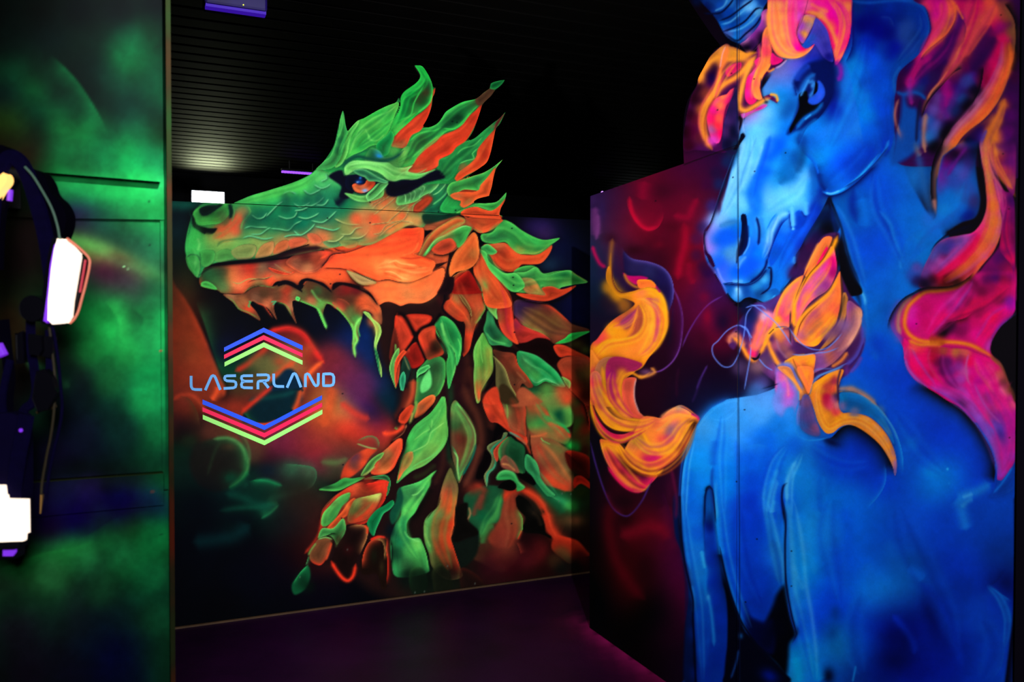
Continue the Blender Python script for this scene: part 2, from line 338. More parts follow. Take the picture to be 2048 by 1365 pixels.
    # right teal/green band
    st('1400,-60 1420,40 1500,170 1600,270 1720,330 1800,400','2ea866',90,.8,.95); st('1380,0 1440,130 1540,240','0e5a38',70,1,.8); st('1500,230 1620,330 1740,440','16603a',80,1,.7); bl(1780,370,60,60,'4ab858',.8); bl(1830,370,50,60,'2a8a34',.7)
    ed('1400,90 1470,150 1560,250 1700,330','56c87a',-20,.7)
    # neck fan, sheet G
    S('G')
    sh('1510,950 1640,1000 1780,1040 1830,990 1800,660 1700,560 1560,440 1400,480 1400,620 1460,800','9a5a38',f=14)
    bls('1450,640,c04a34 1550,700,8a5a3c 1520,800,a03a2c 1640,640,9a7a44 1700,780,8a6a40 1600,900,e85030 1720,960,ee5232 1750,850,a88a4e 1560,930,e84a2c',70,.7)
    st('1480,520 1600,640 1700,780 1790,930','c89a5a',34,.9,.6); st('1500,900 1640,960 1780,1020','f4562e',70,.8,.8)
    sh('1360,60 1480,20 1540,160 1600,300 1700,380 1790,480 1740,560 1600,500 1480,480 1380,420 1340,300','5c7a3c',f=14)
    bls('1420,300,5c7c40 1450,200,b05030 1400,130,d84a2c 1500,330,3a9a4a 1430,390,55b850 1560,400,8a8a48 1640,480,b07a44 1720,430,c05a34 1500,450,d07840 1400,480,b8603c',60,.75)
    st('1220,-20 1340,20 1430,80 1520,180 1580,290','e8522e',40,.8,.9); st('1560,340 1660,370 1760,430 1800,500','ea5432',40,.6,.9); st('1380,480 1480,470 1560,440','e87a44',24,.5,.8)
    st('1490,490 1510,520 1590,560','9adc70',10,.5,.9)
    sh('1500,60 1660,30 1800,60 1830,300 1780,380 1700,380 1610,330 1560,200','3a9a48',rim='7ac858',rw=40,f=14)
    bls('1600,60,c8c060 1720,30,ee5a34 1790,90,d85a34 1640,150,58b850 1680,220,0c5a38 1610,190,4a8a44 1750,200,70c058 1770,300,5aa048 1700,320,16583a',50,.8)
    st('1550,260 1620,320 1720,370 1790,450','22c060',26,.6,.9)
    sh('1830,-20 1990,100 2000,700 1800,620 1830,300 1780,100','4a4a22',f=18)
    bls('1880,200,7a3a20 1860,350,3e5a22 1900,520,5a3a1c 1850,120,4e5a28 1940,400,8a2c16 1960,150,901c10 1930,620,401810',50,.8)
    st('1990,30 1950,100 1930,200 1990,340 2000,430','d03420',50,.6,.9); ed('1860,30 1920,120 1960,230 1990,400','120806',34,.9)
    bl(1800,570,60,50,'2ad050',.95); bl(1860,590,40,60,'1e9c3a',.8); st('1500,540 1620,580 1720,640','6a8a44',60,1,.4)
    sh('1740,640 1850,630 1990,700 2010,900 1900,890 1780,800','4c0e0a',rim='c82c18',rw=46,rd=(.3,-1),f=12); sh('1830,900 1900,880 1990,950 2010,1020 1900,960 1830,1010','e82c18',f=10); bl(1830,850,60,50,'2a2010',.8)
    bl(1900,1050,90,60,'28340f',.8)
    # dark gaps
    sh('1060,340 1150,370 1140,420 1060,470 1010,560 940,590 1000,500 1020,420','060406',f=8); sh('920,620 980,660 990,720 930,830 910,900 830,910 850,800 900,700','080406',f=12)
    sh('1330,680 1330,830 1400,880 1440,940 1420,980 1320,930 1260,880 1250,780','060606',f=7)
    # orange leaf and its neighbour top centre
    sh('900,130 960,20 1050,-20 1060,60 1100,160 1140,260 1170,370 1240,420 1340,470 1350,560 1280,520 1180,440 1050,340 980,330 930,240','e8482a',f=6)
    bls('980,200,f04c2c 1010,100,d8482a 1080,270,f0502e 1000,300,a83422 950,100,8a4a30',50,.7)
    sh('1060,20 1140,10 1220,40 1310,120 1340,210 1335,320 1340,470 1270,440 1180,400 1140,290 1110,180','8a4a30',rim='d04a2c',rw=30,rd=(1,.2),f=8)
    bls('1150,130,4a5a30 1180,60,3a4a2a 1160,230,8a7a44 1230,150,6a3a24 1280,260,c8482c 1260,380,c05a38 1210,300,9a5a38',44,.8); st('1120,80 1150,200 1150,300','8ad060',12,.8,.6)
    # twisting ribbon centre
    sh('940,600 960,560 1040,520 1090,500 1110,440 1150,440 1130,500 1060,560 1010,610 1040,700 1020,800 960,870 940,990 910,880 960,800 990,720 980,660','7a8a54',f=5)
    ed('1115,440 1110,500 1040,550 980,620 1020,700 1010,790 940,860 935,1000','2ab88a',-22,.9,.1); sh('1010,620 1150,480 1120,540 1060,620 1060,690 1040,740','ee5434',f=5)
    sh('1060,600 1160,480 1230,520 1320,580 1330,700 1330,850 1250,840 1180,780 1080,740','1c5a34',rim='6ab858',rw=26,rd=(-1,.2),f=8); bl(1240,680,50,60,'0e3e22',.7)
    sh('1080,720 1130,670 1220,740 1270,850 1180,830 1090,790','9a5440',f=12); st('1090,760 1160,770 1230,830','e8a05c',20,.7,.8)
    sh('1340,660 1430,720 1470,800 1490,900 1560,1000 1640,1080 1560,1090 1460,970 1400,880 1330,800','34985a',rim='56c874',rw=20,rd=(1,-1),f=6)
    st('1160,430 1270,490 1350,570','5a9a80',20,.5,.9); st('1240,490 1330,540 1390,660','e0502e',24,.5,.8); ed('1380,440 1390,600 1420,720','0a0a08',14,.9)
    sh('1040,920 1060,850 1130,820 1220,850 1270,940 1330,1000 1250,1040 1230,960 1180,925','3cc060',rim='7ae080',rw=20,rd=(0,-1),f=12)
    sh('1050,1000 1110,940 1180,920 1200,930 1240,970 1230,1020 1170,1035 1100,1015','060605',f=6)
    # right edge leaves (sheet E)
    S('E')
    sh('1240,310 1500,330 1600,370 1700,450 1790,540 1860,570 1990,620 1860,700 1740,750 1640,760 1560,720 1480,650 1380,600 1280,520 1210,440','6a3a26',f=8)
    bls('1300,380,3a2458 1250,450,40305a 1450,430,8a5a38 1600,480,8a5430 1500,560,a06a3c 1650,600,986038 1700,680,c05a38 1350,500,8a6a44 1420,370,482040 1560,410,70302a',70,.7)
    ed('1250,510 1360,600 1480,640 1580,730','c0d860',-26,.9); ed('1480,350 1580,370 1700,460 1800,550','ee4828',24,.9); sh('1640,755 1740,700 1800,650 1990,630 1900,680 1780,740','2ed858',f=8)
    sh('1220,500 1290,560 1400,610 1520,660 1590,720 1540,720 1450,700 1320,760 1230,740 1180,680','d83a30',f=10); bl(1240,560,70,70,'a02848',.8)
    sh('1230,770 1350,740 1460,700 1560,710 1620,760 1640,840 1720,880 1680,940 1600,970 1480,880 1340,850','180608',f=7)
    sh('1620,780 1720,770 1850,830 1990,900 2000,950 1900,910 1780,880 1680,890','e84426',f=8); bl(1850,760,90,50,'46401c',.8); bl(1950,820,60,50,'4c5a24',.7)
    sh('1660,960 1760,890 1990,940 2000,1365 1900,1340 1780,1250 1730,1140 1700,1060','a83c24',f=12)
    bls('1750,1000,b8482c 1900,960,90402a 1870,1080,6a4422 1930,1180,4a2412 1790,1080,e04a2c 1960,1040,6a4c22 1960,1280,380e08 1850,1200,c83a20 1780,1200,d8482a',60,.8)
    sh('1700,1090 1790,1140 1790,1210 1760,1220 1720,1150','8ed868',f=8); ed('1690,1060 1740,1170 1850,1290 1930,1365','140808',26,.9)
    sh('1250,840 1330,840 1450,880 1560,960 1650,1040 1710,1130 1740,1200 1640,1190 1540,1140 1450,1190 1390,1160 1320,1080 1260,980','22a85a',rim='58d880',rw=26,rd=(1,-.6),f=6)
    bls('1330,920,4a8a50 1370,1000,58a858 1450,950,1e9a50 1550,1060,129a50 1640,1120,18a858 1440,1080,60c860',48,.7); ed('1360,1080 1440,1160 1540,1120 1640,1170 1720,1200','86f0a0',-16,.9)
    st('1300,900 1400,980 1500,1020 1620,1110','6ad070',14,.9,.5); ed('1420,1200 1530,1160 1620,1160 1690,1200','0a0c08',18,.9)
    bls('1400,1240,1c6a3c 1560,1240,62a84e 1700,1260,d86a3c 1740,1300,e85832 1500,1340,7a8a44 1640,1340,8a8a48',60,.8)
    # chest leaves centre-right
    sh('1000,820 1100,840 1220,860 1250,960 1320,1060 1400,1160 1410,1200 1360,1210 1300,1160 1240,1280 1180,1180 1120,1020 1050,920','7a3a24',f=8)
    bls('1120,900,8a3a28 1200,1000,a04a30 1280,1120,8a4a30 1180,1100,7a4a30 1080,880,5a2c1e',50,.7); ed('1180,850 1230,880 1260,980 1350,1090 1410,1190','ea4828',18,.9); st('1240,1040 1340,1150','c07a50',16,1,.5)
    sh('1300,1200 1380,1240 1440,1300 1500,1365 1200,1400 1230,1280','b85a38',f=16); bl(1400,1310,60,40,'d87040',.7)
    sh('980,860 1010,900 1030,1000 1030,1160 1060,1300 1200,1360 1240,1290 1180,1170 1130,1020 1060,930','605a34',rim='b8b060',rw=14,rd=(1,-.6),f=6)
    sh('1060,1230 1090,1170 1150,1190 1230,1290 1260,1365 1100,1365','3a2c18',f=14)
    sh('900,1365 940,1250 1040,1200 1060,1365','e04628',f=14)
    # pale green/yellow drooping leaf
    sh('800,860 820,770 870,680 900,640 930,690 960,760 990,800 1000,900 1005,1010 980,1080 920,1170 880,1250 870,1340 840,1365 815,1260 805,1100 810,960','5cb048',rim='8ed868',rw=24,rd=(-1,0),f=6)
    bls('880,820,6cc850 870,940,62b848 930,950,90a844 940,850,a0b048 900,1060,c09848 960,1030,b0a848 850,1060,8aa04a 850,1200,e8502c 900,1170,cc5030 850,1280,f05030',45,.75)
    st('870,720 880,860 900,960','a8e870',10,.7,.6); st('850,900 855,1000','3c8a3a',10,.7,.6); ed('1030,960 1020,1100 960,1200 890,1280','08060a',34,.95)
    sh('905,610 930,520 945,420 990,430 1030,560 1100,650 1200,740 1180,790 1080,770 980,770 940,700','2c7a4a',rim='3ea85c',rw=24,rd=(-1,.4),f=8); bls('980,640,1c6a44 1060,700,2a7a44 1100,740,45b858 960,520,34985a',40,.7); st('930,640 1000,720 1140,760','5ac868',16,.7,.8)
    ed('1000,780 1100,800 1200,800 1240,830','120808',26,.9); ed('930,390 890,500 830,640 790,760 770,880','160810',30,.95,.05)
    # upper right flame leaves
    sh('800,-40 980,-60 1050,80 1150,200 1200,330 1210,520 1220,640 1260,760 1180,720 1100,640 1060,540 1040,400 980,240 920,140 860,40','f0542c',f=7)
    bls('900,40,f8703a 1000,60,f6642e 1080,200,f0502a 1140,320,e8482c 1150,500,e8382e 1120,420,cc3434 1180,600,e0403a 1090,470,a85838 1210,690,f04a2e',60,.7)
    ed('990,40 1080,140 1150,240 1190,340 1210,520','200c10',-22,.8)
    sh('890,130 920,100 970,160 1030,220 1050,330 1040,430 1050,510 1000,460 950,400 910,320 880,220','6cc858',rim='9ae878',rw=14,f=6); bls('970,260,3c8a4a 930,170,80e070 1000,380,8aa850',34,.7); st('960,250 990,310 1010,270','4a9a50',12,1,.8)
    # centre red leaf
    sh('600,90 700,20 760,10 800,90 870,200 900,320 925,390 880,470 820,580 790,700 760,820 700,890 690,860 720,560 640,520 500,400 520,320 570,280','b83c20',f=6)
    bls('700,60,8a1814 650,160,e84c28 740,200,8a2c1c 800,300,b04a28 850,380,c05a34 700,300,8a5a34 650,280,9a7a44 600,420,a04426 740,600,a04a2c 800,520,7a5a30 830,450,8c5c30 700,780,c84020 720,640,e84a28',46,.7)
    ed('600,90 570,280 620,370 700,440 760,540 780,600','f05a30',18,.9); sh('640,230 680,250 740,330 780,410 785,480 740,400 680,310','6a6a38',rim='b8b868',rw=8,f=4); ed('640,240 690,330 760,430 780,560','0c0806',10,.9)
    ed('560,300 640,380 730,480','e8602c',-16,.8); ed('900,310 925,390 880,480 810,580','6ab850',20,.8); st('820,550 880,480','7ac858',20,1,.6)
    ed('600,100 520,130 500,300 480,400 560,500 660,600 690,720 690,880','0a0610',-30,.95,.05)
    # two long green leaves
    sh('405,560 440,490 470,475 520,480 600,540 650,620 680,700 680,820 660,920 630,985 620,920 615,850 620,1000 590,1110 550,1220 530,1100 525,950 540,870 480,740 420,640','2a9a4c',rim='4ec860',rw=18,f=5)
    bls('470,560,188a48 600,660,1c8a48 560,980,3ea84c 500,800,207a40 580,1080,4cb850 640,760,30a850',40,.6); st('480,510 500,620 540,740 600,820 615,960 590,1100','84e070',16,.8,.9); st('470,540 510,680','a0e87a',22,1,.6)
    ed('600,820 615,900 620,990','0c3018',10,.8); st('640,700 670,780 650,900','6ee070',10,.9,.8); st('500,620 560,760','7ce070',14,1,.6)
    ed('405,570 480,740 540,870','2a1410',-26,.8)
    # curl leaf
    sh('220,1110 230,1030 300,950 360,890 440,880 510,930 520,1050 500,1160 440,1280 340,1350 250,1400 200,1365 215,1220','2e7a40',rim='4ab850',rw=24,f=6)
    bls('420,1000,345c34 440,1120,4a7a40 400,1220,3e7038 260,1000,40b858 300,960,3ca050',46,.7); sh('220,1110 230,1030 290,990 350,970 360,1000 300,1050 250,1075','46c060',rim='7ae080',rw=10,f=4)
    sh('300,1080 340,1010 370,1080 375,1170 340,1230 270,1260 260,1180','6ce07a',f=14); ed('225,1110 250,1080 310,1050 350,1000','06140c',14,.95); st('440,1280 490,1180 505,1120','6ac858',12,.8,.8)
    # red plates of the jaw corner
    sh('0,480 80,480 180,650 170,740 100,840 0,960','e8462a',rim=O3,rw=18,f=6); sh('-10,600 30,690 40,800 0,960 -60,900','6a2418',f=8)
    sh('100,470 340,460 370,525 225,640','e64428',rim='b02818',rw=20,f=7); sh('240,665 400,570 420,700 500,850 400,900 320,905','b84024',f=8); bls('290,700,ee4a2a 360,640,d84a2a 400,800,301810 340,850,7a3420 450,760,2a2014 310,800,e0442a',44,.8)
    sh('100,850 225,740 300,905 260,980 180,1010 130,960','9a1c14',rim='e03a24',rw=12,rd=(0,-1),f=7); st('0,960 70,870 150,800','ee5430',40,.8,.9)
    st('0,455 90,465 170,600 205,690','0c0408',44,.6,.95,tp=.1); st('205,690 270,600 400,540 470,440','0c0408',36,.6,.95,tp=.05); st('205,690 270,820 310,920','0c0408',26,.5,.95); st('100,840 160,760 205,690','0c0408',26,.5,.9)
    sh('60,1000 100,880 160,990 150,1080 90,1220 40,1160','1a4030',f=8); sh('45,1120 85,1040 110,1110 85,1240 60,1230','2aa070',rim='5ae8a0',rw=10,f=6); st('90,880 120,960 150,1030','9a9a60',12,1,.6); ed('160,1000 150,1100 90,1240','060c14',30,.7)
    sh('0,1000 40,900 50,1000 30,1150 0,1200','ee5030',f=6); sh('0,760 20,820 15,980 0,1000','7ab858',f=7)
    # left column: stem and small leaves (sheet J)
    S('J')
    sh('925,130 960,40 1010,-20 1010,60 970,130 965,250 985,400 940,300 915,200','5cb050',rim='8ee070',rw=14,f=5); sh('965,200 985,90 1060,0 1090,20 1060,60 1010,140 985,250 985,390 970,330','f0522c',f=5)
    st('1160,300 1150,450 1110,560 1080,640','c8502e',70,.7,.95); sh('1010,740 1010,680 1080,600 1140,560 1170,580 1120,700 1070,760','d84224',f=10)
    ed('1000,740 1020,660 1080,590','260a14',-24,.8); st('1070,760 1030,810 960,850 880,860 840,840','ee4a2a',50,.6,.95); ed('960,800 1000,820','68a850',-20,.8)
    sh('1200,560 1280,490 1350,460 1385,480 1370,540 1300,620 1240,680 1170,700 1180,640','e86a34',rim='f89048',rw=20,rd=(1,-1),f=5); bl(1240,590,50,40,'8a5030',.8,-40)
    st('1190,520 1180,600 1150,680 1120,760','7aa84e',34,.7,.9); st('1150,640 1130,740','c8a050',12,1,.8); ed('1390,540 1300,640 1180,720 1110,820','0e060a',26,.9)
    st('1090,760 1060,850 940,940','b0704a',14,.6,.9); st('1100,790 1050,880 920,960','20080a',26,.6,.95)
    # large bright leaf
    sh('985,1365 1020,1200 1060,1060 1100,900 1160,790 1240,720 1330,650 1400,560 1450,480 1480,480 1495,560 1500,700 1515,860 1480,980 1400,1080 1280,1180 1150,1240 1060,1310 1000,1365','4aaa50',rim='72d060',rw=26,rd=(.6,-.8),f=5)
    bls('1440,600,4cb850 1380,720,44a048 1220,800,3c9a4a 1150,920,3cb050 1420,880,5c9844 1300,1080,6a9044 1200,1160,7a9a48 1100,1020,38b054 1440,760,6cb84c 1300,880,52c058 1360,1000,7aa84a 1230,960,38a04c 1480,900,70b84e 1080,1240,68c058',60,.6)
    st('1480,740 1400,800 1340,850 1300,960 1200,1020 1120,1060','a4f07e',12,.7,.9); st('1350,700 1340,800 1260,850 1160,930','8ee070',10,.8,.8); st('1440,600 1400,720 1360,780','7cd868',10,.9,.7); st('1500,860 1470,960 1360,1080 1180,1180 1040,1310','70d868',12,.6,.8); ed('1320,760 1340,820 1300,860','2a7038',14,.7)
    sh('1050,1100 1100,1050 1150,1045 1155,1120 1120,1190 1060,1250 1000,1340 1020,1220','f06a38',f=7); ed('1080,900 1060,1050 1020,1150 980,1280','1a080c',-34,.9)
    # leaf 2 (brown heart, green rim)
    sh('1540,600 1560,540 1590,515 1630,560 1700,640 1760,740 1800,860 1800,980 1770,1080 1700,1200 1630,1365 1600,1250 1560,1100 1530,950 1530,760','6a4a30',f=5)
    bls('1620,700,5a8a48 1600,600,60a850 1660,900,7a3a28 1700,960,84442c 1700,840,6a6a3a 1660,1060,8a4a30 1580,760,3a6a38',50,.8)
    ed('1590,515 1640,580 1720,690 1790,840 1795,980 1740,1100 1650,1280 1625,1365','50c060',44,.9,.05); st('1600,540 1700,680 1780,820 1790,960 1740,1080','9ae070',10,.6,.9)
    ed('1540,960 1600,1060 1620,1180 1630,1340','3aa85c',26,.8); st('1570,1040 1610,1100 1610,1220 1630,1340','9ae078',14,.6,.9); st('1800,960 1760,1100 1660,1290','0a7a60',22,.6,.9); ed('1520,560 1530,760 1530,960 1560,1130','0a060c',-20,.9)
    # lower left fan
    sh('760,1280 720,1250 760,1150 830,1060 900,1000 960,940 1010,905 1050,920 1050,1000 1020,1100 980,1180 930,1240 860,1275','ea5a34',rim='f04826',rw=22,rd=(1,.6),f=6)
    bls('850,1120,9a6a3c 900,1060,a07a44 880,1180,d87a3c 860,1230,f89048 960,1020,e05a34',40,.7); sh('620,1290 660,1210 720,1130 800,1070 860,1050 830,1110 780,1150 740,1220 680,1280','46803c',rim='80c860',rw=14,f=6); st('770,1190 700,1250 640,1290','a8b860',14,.8,.8)
    ed('1050,900 1050,1010 1000,1130 940,1250 850,1290','10060a',-24,.95,.1); sh('500,1130 600,1050 700,1010 790,1020 720,1090 660,1180 600,1240 520,1300 420,1330 440,1220','b83c24',f=14); bls('560,1100,5a3444 680,1040,e04e2a 640,1180,d84a28 520,1270,e84c26 560,1180,6a3a34',44,.8)
    ed('580,930 700,880 780,900 810,960 800,1015','5a8a50',26,.8); st('580,960 700,1000 790,1015','90b868',12,.8,.8)
    # claws, sheet H
    S('H')
    sh('400,200 560,140 650,85 740,90 830,75 870,80 780,130 700,170 600,215 480,215','38a04a',rim='70e868',rw=16,rd=(0,1),f=7); bl(480,180,70,26,'1a3a22',.8)
    sh('860,100 900,80 1000,60 1080,55 1120,90 1130,150 1110,240 1085,270 1100,150 1080,110 1000,95','2c5a34',rim='4ac068',rw=10,f=4)
    sh('420,450 460,370 560,270 680,190 800,130 860,130 880,170 1000,110 1090,115 1090,200 1060,320 960,440 900,520 860,560 740,570 690,560 620,640 500,640 420,600','8a3420',f=8)
    bls('600,300,d84a28 700,220,e04c2a 560,330,80402a 950,160,a02818 1000,150,c8301c 850,200,80301c 1040,180,e03a22 900,130,8a2418 780,170,c85030',46,.75)
    ed('380,700 420,560 440,440 520,330 620,240 720,170','ee4026',30,.95); st('250,860 330,770 400,650 430,480','e03c22',30,.9,.7); ed('860,150 1090,115 1095,180 1070,310 980,430 880,540 740,570','f03422',28,1,.05)
    sh('420,560 440,450 520,360 600,280 680,240 720,240 700,310 640,370 600,440 560,510 470,580','4aa048',rim='78e068',rw=18,rd=(-1,-.5),f=6); bl(560,350,50,30,'5a6a38',.6,-40)
    sh('480,600 560,510 640,420 700,330 760,290 790,310 720,390 690,470 640,500 600,570 540,610','f0602e',f=8); bl(690,380,30,40,'f88a44',.6)
    sh('690,480 740,340 800,290 920,265 1035,240 1030,290 1000,360 950,440 900,500 760,545 700,540','7a4a28',rim='c8482a',rw=22,rd=(.3,1),f=6); bls('800,340,7c9048 940,290,a8b050 1000,270,d0d870 860,360,a06034 760,420,5c6a34 900,430,d84826 800,500,e03a20 960,370,e05a34',40,.8)
    ed('800,295 920,268 1035,242','b0c860',16,.8)
    sh('390,700 430,600 540,600 640,500 670,560 670,640 620,720 580,770 560,730 520,680 450,680','3c8a44',rim='70d068',rw=14,f=6); ed('390,710 470,680 540,650 590,660','0a120a',18,.9)
    sh('890,540 940,460 1000,400 1060,370 1130,320 1150,310 1170,350 1120,410 1060,450 1020,530 980,620 960,680 920,640','0e8048',rim='40d078',rw=12,rd=(1,.6),f=5)
    sh('300,900 310,830 360,750 390,710 480,690 530,710 540,740 500,830 480,900 440,960 400,980 330,950','7a4a2c',rim='ee3a22',rw=24,rd=(.1,1),f=7); st('390,712 470,692 535,715','78c868',12,.5,.9); st('535,730 510,820 470,930','f05a30',18,.8,.8); st('290,880 310,830 370,750','7aa850',18,.8,.8)
    sh('520,720 590,780 650,680 700,570 800,560 880,580 900,620 880,720 830,830 790,920 770,1010 740,1110 690,1148 640,1130 570,1040 520,960 520,930 560,830','1a0a0a',f=7)
    ed('690,590 740,570 820,565 890,590 890,690 850,790 810,880','c8824a',36,.95); st('860,570 895,600 890,660','f04a24',22,.7,.9); st('520,930 570,1020 640,1110 700,1135 750,1080 775,960','f03a20',38,.7,1); bl(700,820,60,60,'3a0c0e',.7); bl(600,720,50,60,'26160e',.8); st('570,800 600,700 660,610','4a5a30',22,1,.5)
    sh('820,1040 830,900 870,800 920,720 980,690 1040,685 1090,710 1085,820 1100,900 1100,1060 1090,1200 1040,1220 1010,1100 960,1060 880,1080','1a0c08',f=7)
    ed('840,1020 850,880 900,760 960,710 1040,690 1090,720','d84a2a',44,.95); ed('1040,690 1090,715 1085,820 1098,900 1100,1040 1090,1180','f0341e',-20,1); st('920,720 1000,685 1080,695','f02e20',20,.6,1); ed('960,720 1040,730 1070,820 1060,930','b08048',-30,.8); bl(960,880,40,80,'181a0e',.8); bl(1040,1000,30,80,'3a3018',.6)
    # pale green scarf down the middle
    sh('1200,240 1240,180 1380,140 1480,90 1560,30 1600,10 1550,80 1530,170 1480,260 1420,360 1380,440 1300,540 1300,640 1330,700 1420,700 1450,740 1490,850 1520,980 1500,1060 1200,1100 1140,950 1130,700 1180,560 1240,460 1220,330','2c8a4a',f=9)
    bls('1300,220,3c8a4a 1450,150,5cd060 1540,70,6cd058 1380,260,3a7a44 1420,300,3a8244 1250,300,2a6a40 1300,420,62d860 1370,350,58c858 1230,540,2c9a58 1270,640,22804c 1400,770,7adc64 1320,840,4aa850 1400,880,46a04a 1240,720,187046 1300,960,2a5a32 1420,980,2e6a34 1200,860,103c26 1340,1040,142c18',55,.75)
    ed('1240,180 1380,140 1480,100 1590,20','60e070',16,.8); st('1340,260 1400,250 1480,170','90f080',12,.8,.9); st('1260,470 1340,400 1440,280 1480,220','80e86c',26,.8,.8)
    ed('1530,170 1450,330 1400,430 1310,530 1300,640 1330,700','0a0a08',-60,.95,.05); st('1270,620 1300,680 1370,720 1440,740','8af080',16,.8,.7); ed('1440,730 1490,850 1515,980 1515,1060','6ae068',24,.8)
    bl(1130,620,60,90,'04141c',.85); bl(1180,500,50,40,'062018',.6); ed('1130,700 1145,850 1130,1000','040608',-24,.8)
    sh('1120,450 1180,330 1200,230 1230,180 1260,300 1220,460 1150,560','105038',f=14)
    # orange/green scarf
    sh('1480,520 1540,440 1600,390 1630,280 1680,100 1740,-20 1780,60 1820,180 1810,310 1790,440 1790,560 1760,650 1750,720 1790,850 1840,1000 1860,1100 1700,1120 1560,1000 1520,850 1480,740 1470,620','6a6a38',f=7)
    bls('1700,250,c05a34 1740,330,f07034 1720,420,f06a30 1660,450,7aa050 1570,540,5caa50 1650,560,a0602e 1740,560,ee4020 1680,680,f04a26 1720,760,e8401e 1580,660,6aa04c 1560,780,5c8a40 1650,820,8a3c20 1620,920,4a5228 1740,900,7a2c18 1790,1000,5a1810 1680,1010,1c1c10 1740,180,8a5a3a 1540,500,5cb058 1500,640,58a050 1600,780,8a5a2c',52,.8)
    ed('1490,530 1560,430 1620,360 1650,240','1a0a0a',-30,.6); st('1800,300 1780,420 1780,560 1740,700','fb6a34',18,.8,.7); ed('1750,720 1790,850 1840,1010','e83a20',20,.8); st('1480,560 1490,680 1540,800','8ac860',20,1,.7); ed('1800,330 1790,450 1780,580 1750,660','0a0806',-26,.8)
    bls('1640,1060,0c0e0c 1500,1120,0a120c 1760,1100,180a0c 1300,1120,081410',60,.7)
    for q_, c_, r_ in (('1560,1030 1640,960 1720,1020 1760,1150 1740,1290 1600,1290 1560,1150','14180e','3c4a24'), ('1850,1010 1960,1040 2080,1150 2100,1290 1900,1290 1840,1150','1c0e0c','5a1c14'), ('1340,1020 1440,1000 1500,1080 1500,1220 1380,1290 1320,1160','0c1c10','2a5a2c')): sh(q_,c_,rim=r_,rw=34,rd=(-.4,-1),f=14,a=.75)
    sh('120,1180 200,1060 280,980 300,1000 310,1100 260,1220 150,1280','0e5a34',f=14); ed('130,1170 210,1050 290,970','34c068',20,.9); bl(230,1150,70,90,'08301c',.8); bl(300,1200,60,60,'04140c',.7); ed('260,980 280,930 290,880','4aa860',20,.8)
    # ------------------------------------------------------------ head: lower jaw
    S('E')
    sh('-300,420 -300,100 -60,-200 500,-250 520,20 480,160 410,270 290,340 140,345 60,370 0,345 -100,330','f8713a',f=6)
    S('C')
    # big flame leaves behind the jaw
    sh('1140,760 1250,740 1340,620 1440,640 1550,720 1680,790 1790,820 1940,800 1850,870 1820,900 1720,970 1600,960 1520,960 1440,900 1380,840 1260,860 1150,830','3aa04c',rim='60e060',rw=22,f=5)
    bls('1260,780,2c8a48 1380,700,50d060 1480,760,38a850 1550,830,4ac858 1650,920,80b850 1700,860,3cc058 1850,850,50c850 1350,790,2e7a44 1200,800,3c7a44 1540,920,c0b850',40,.65)
    ed('1380,850 1450,910 1530,960 1660,965 1760,930 1850,860','c8e060',-20,.9); st('1560,740 1680,840 1800,850','4cd860',16,.9,.6)
    sh('1160,870 1260,860 1380,850 1440,900 1530,965 1700,970 1780,930 1860,870 1850,930 1800,1010 1740,1060 1640,1070 1550,1070 1500,1130 1440,1145 1360,1130 1280,1080 1240,1000 1200,950','f4582c',f=6)
    bls('1350,940,d04a2c 1330,880,c07044 1450,1080,f86a34 1600,1020,f0562c 1700,1010,f8602e 1300,1000,e84c2a',44,.6); ed('1240,1000 1300,1080 1380,1130 1480,1130','7a2014',-14,.6)
    sh('1140,890 1200,860 1250,890 1300,940 1260,970 1190,960 1130,920','40b058',rim='70e070',rw=12,f=6)
    sh('1470,1140 1560,1090 1680,1085 1740,1150 1800,1160 1900,1140 2030,1130 2045,1150 2080,1200 2000,1280 1930,1290 1900,1330 1830,1300 1760,1310 1700,1280 1600,1220 1500,1200','3a9a48',rim='66d860',rw=16,f=5)
    S('E')
    sh('1000,0 1100,60 1220,30 1340,20 1440,-30 1500,30 1560,50 1680,20 1790,5 1850,50 1970,125 1840,150 1700,180 1660,205 1500,170 1550,260 1400,240 1250,230 1180,190 1100,110','46b052',rim='6ee068',rw=18,f=5)
    bls('1200,70,50c860 1240,160,5ad060 1120,60,3ac058 1500,80,489a48 1600,120,62a84c 1640,50,1c7a3c 1730,60,106434 1750,120,68b850 1850,120,30a044 1380,60,3c8a48',40,.65); st('1800,20 1880,70 1960,125','9ac858',8,.5,.9); ed('1500,180 1600,170 1680,200','a0e070',14,.8)
    sh('1270,100 1380,85 1440,120 1490,200 1560,265 1440,260 1360,250 1300,180','c88a4c',f=12); bls('1340,110,d07044 1430,170,f09a4a 1460,230,b0a850',36,.7)
    sh('1500,190 1600,170 1700,200 1850,160 1800,210 1700,270 1560,320 1420,310 1300,280 1240,240 1400,250 1540,260','e04a28',f=7); bl(1600,210,70,30,'b03420',.7); ed('1200,200 1280,290 1420,330 1560,335 1700,290 1840,190','0c080a',24,.9,.1)
    # orange small leaf & petals, sheet C
    S('C')
    sh('1070,1180 1060,1100 1090,980 1120,910 1160,960 1190,1050 1280,1180 1400,1365 1440,1500 1200,1500 1140,1300','f4602e',f=6); ed('1110,900 1190,960 1200,1050 1280,1130 1380,1250 1500,1365','44c058',-30,.9,.1)
    sh('1120,920 1190,950 1210,1030 1300,1110 1380,1160 1490,1160 1560,1230 1580,1300 1500,1350 1420,1330 1300,1210 1220,1120 1170,1020','44b454',rim='70e86c',rw=16,f=6); bl(1140,1250,60,90,'b08048',.7,-10); bl(1180,1280,30,60,'60c858',.8,-20)
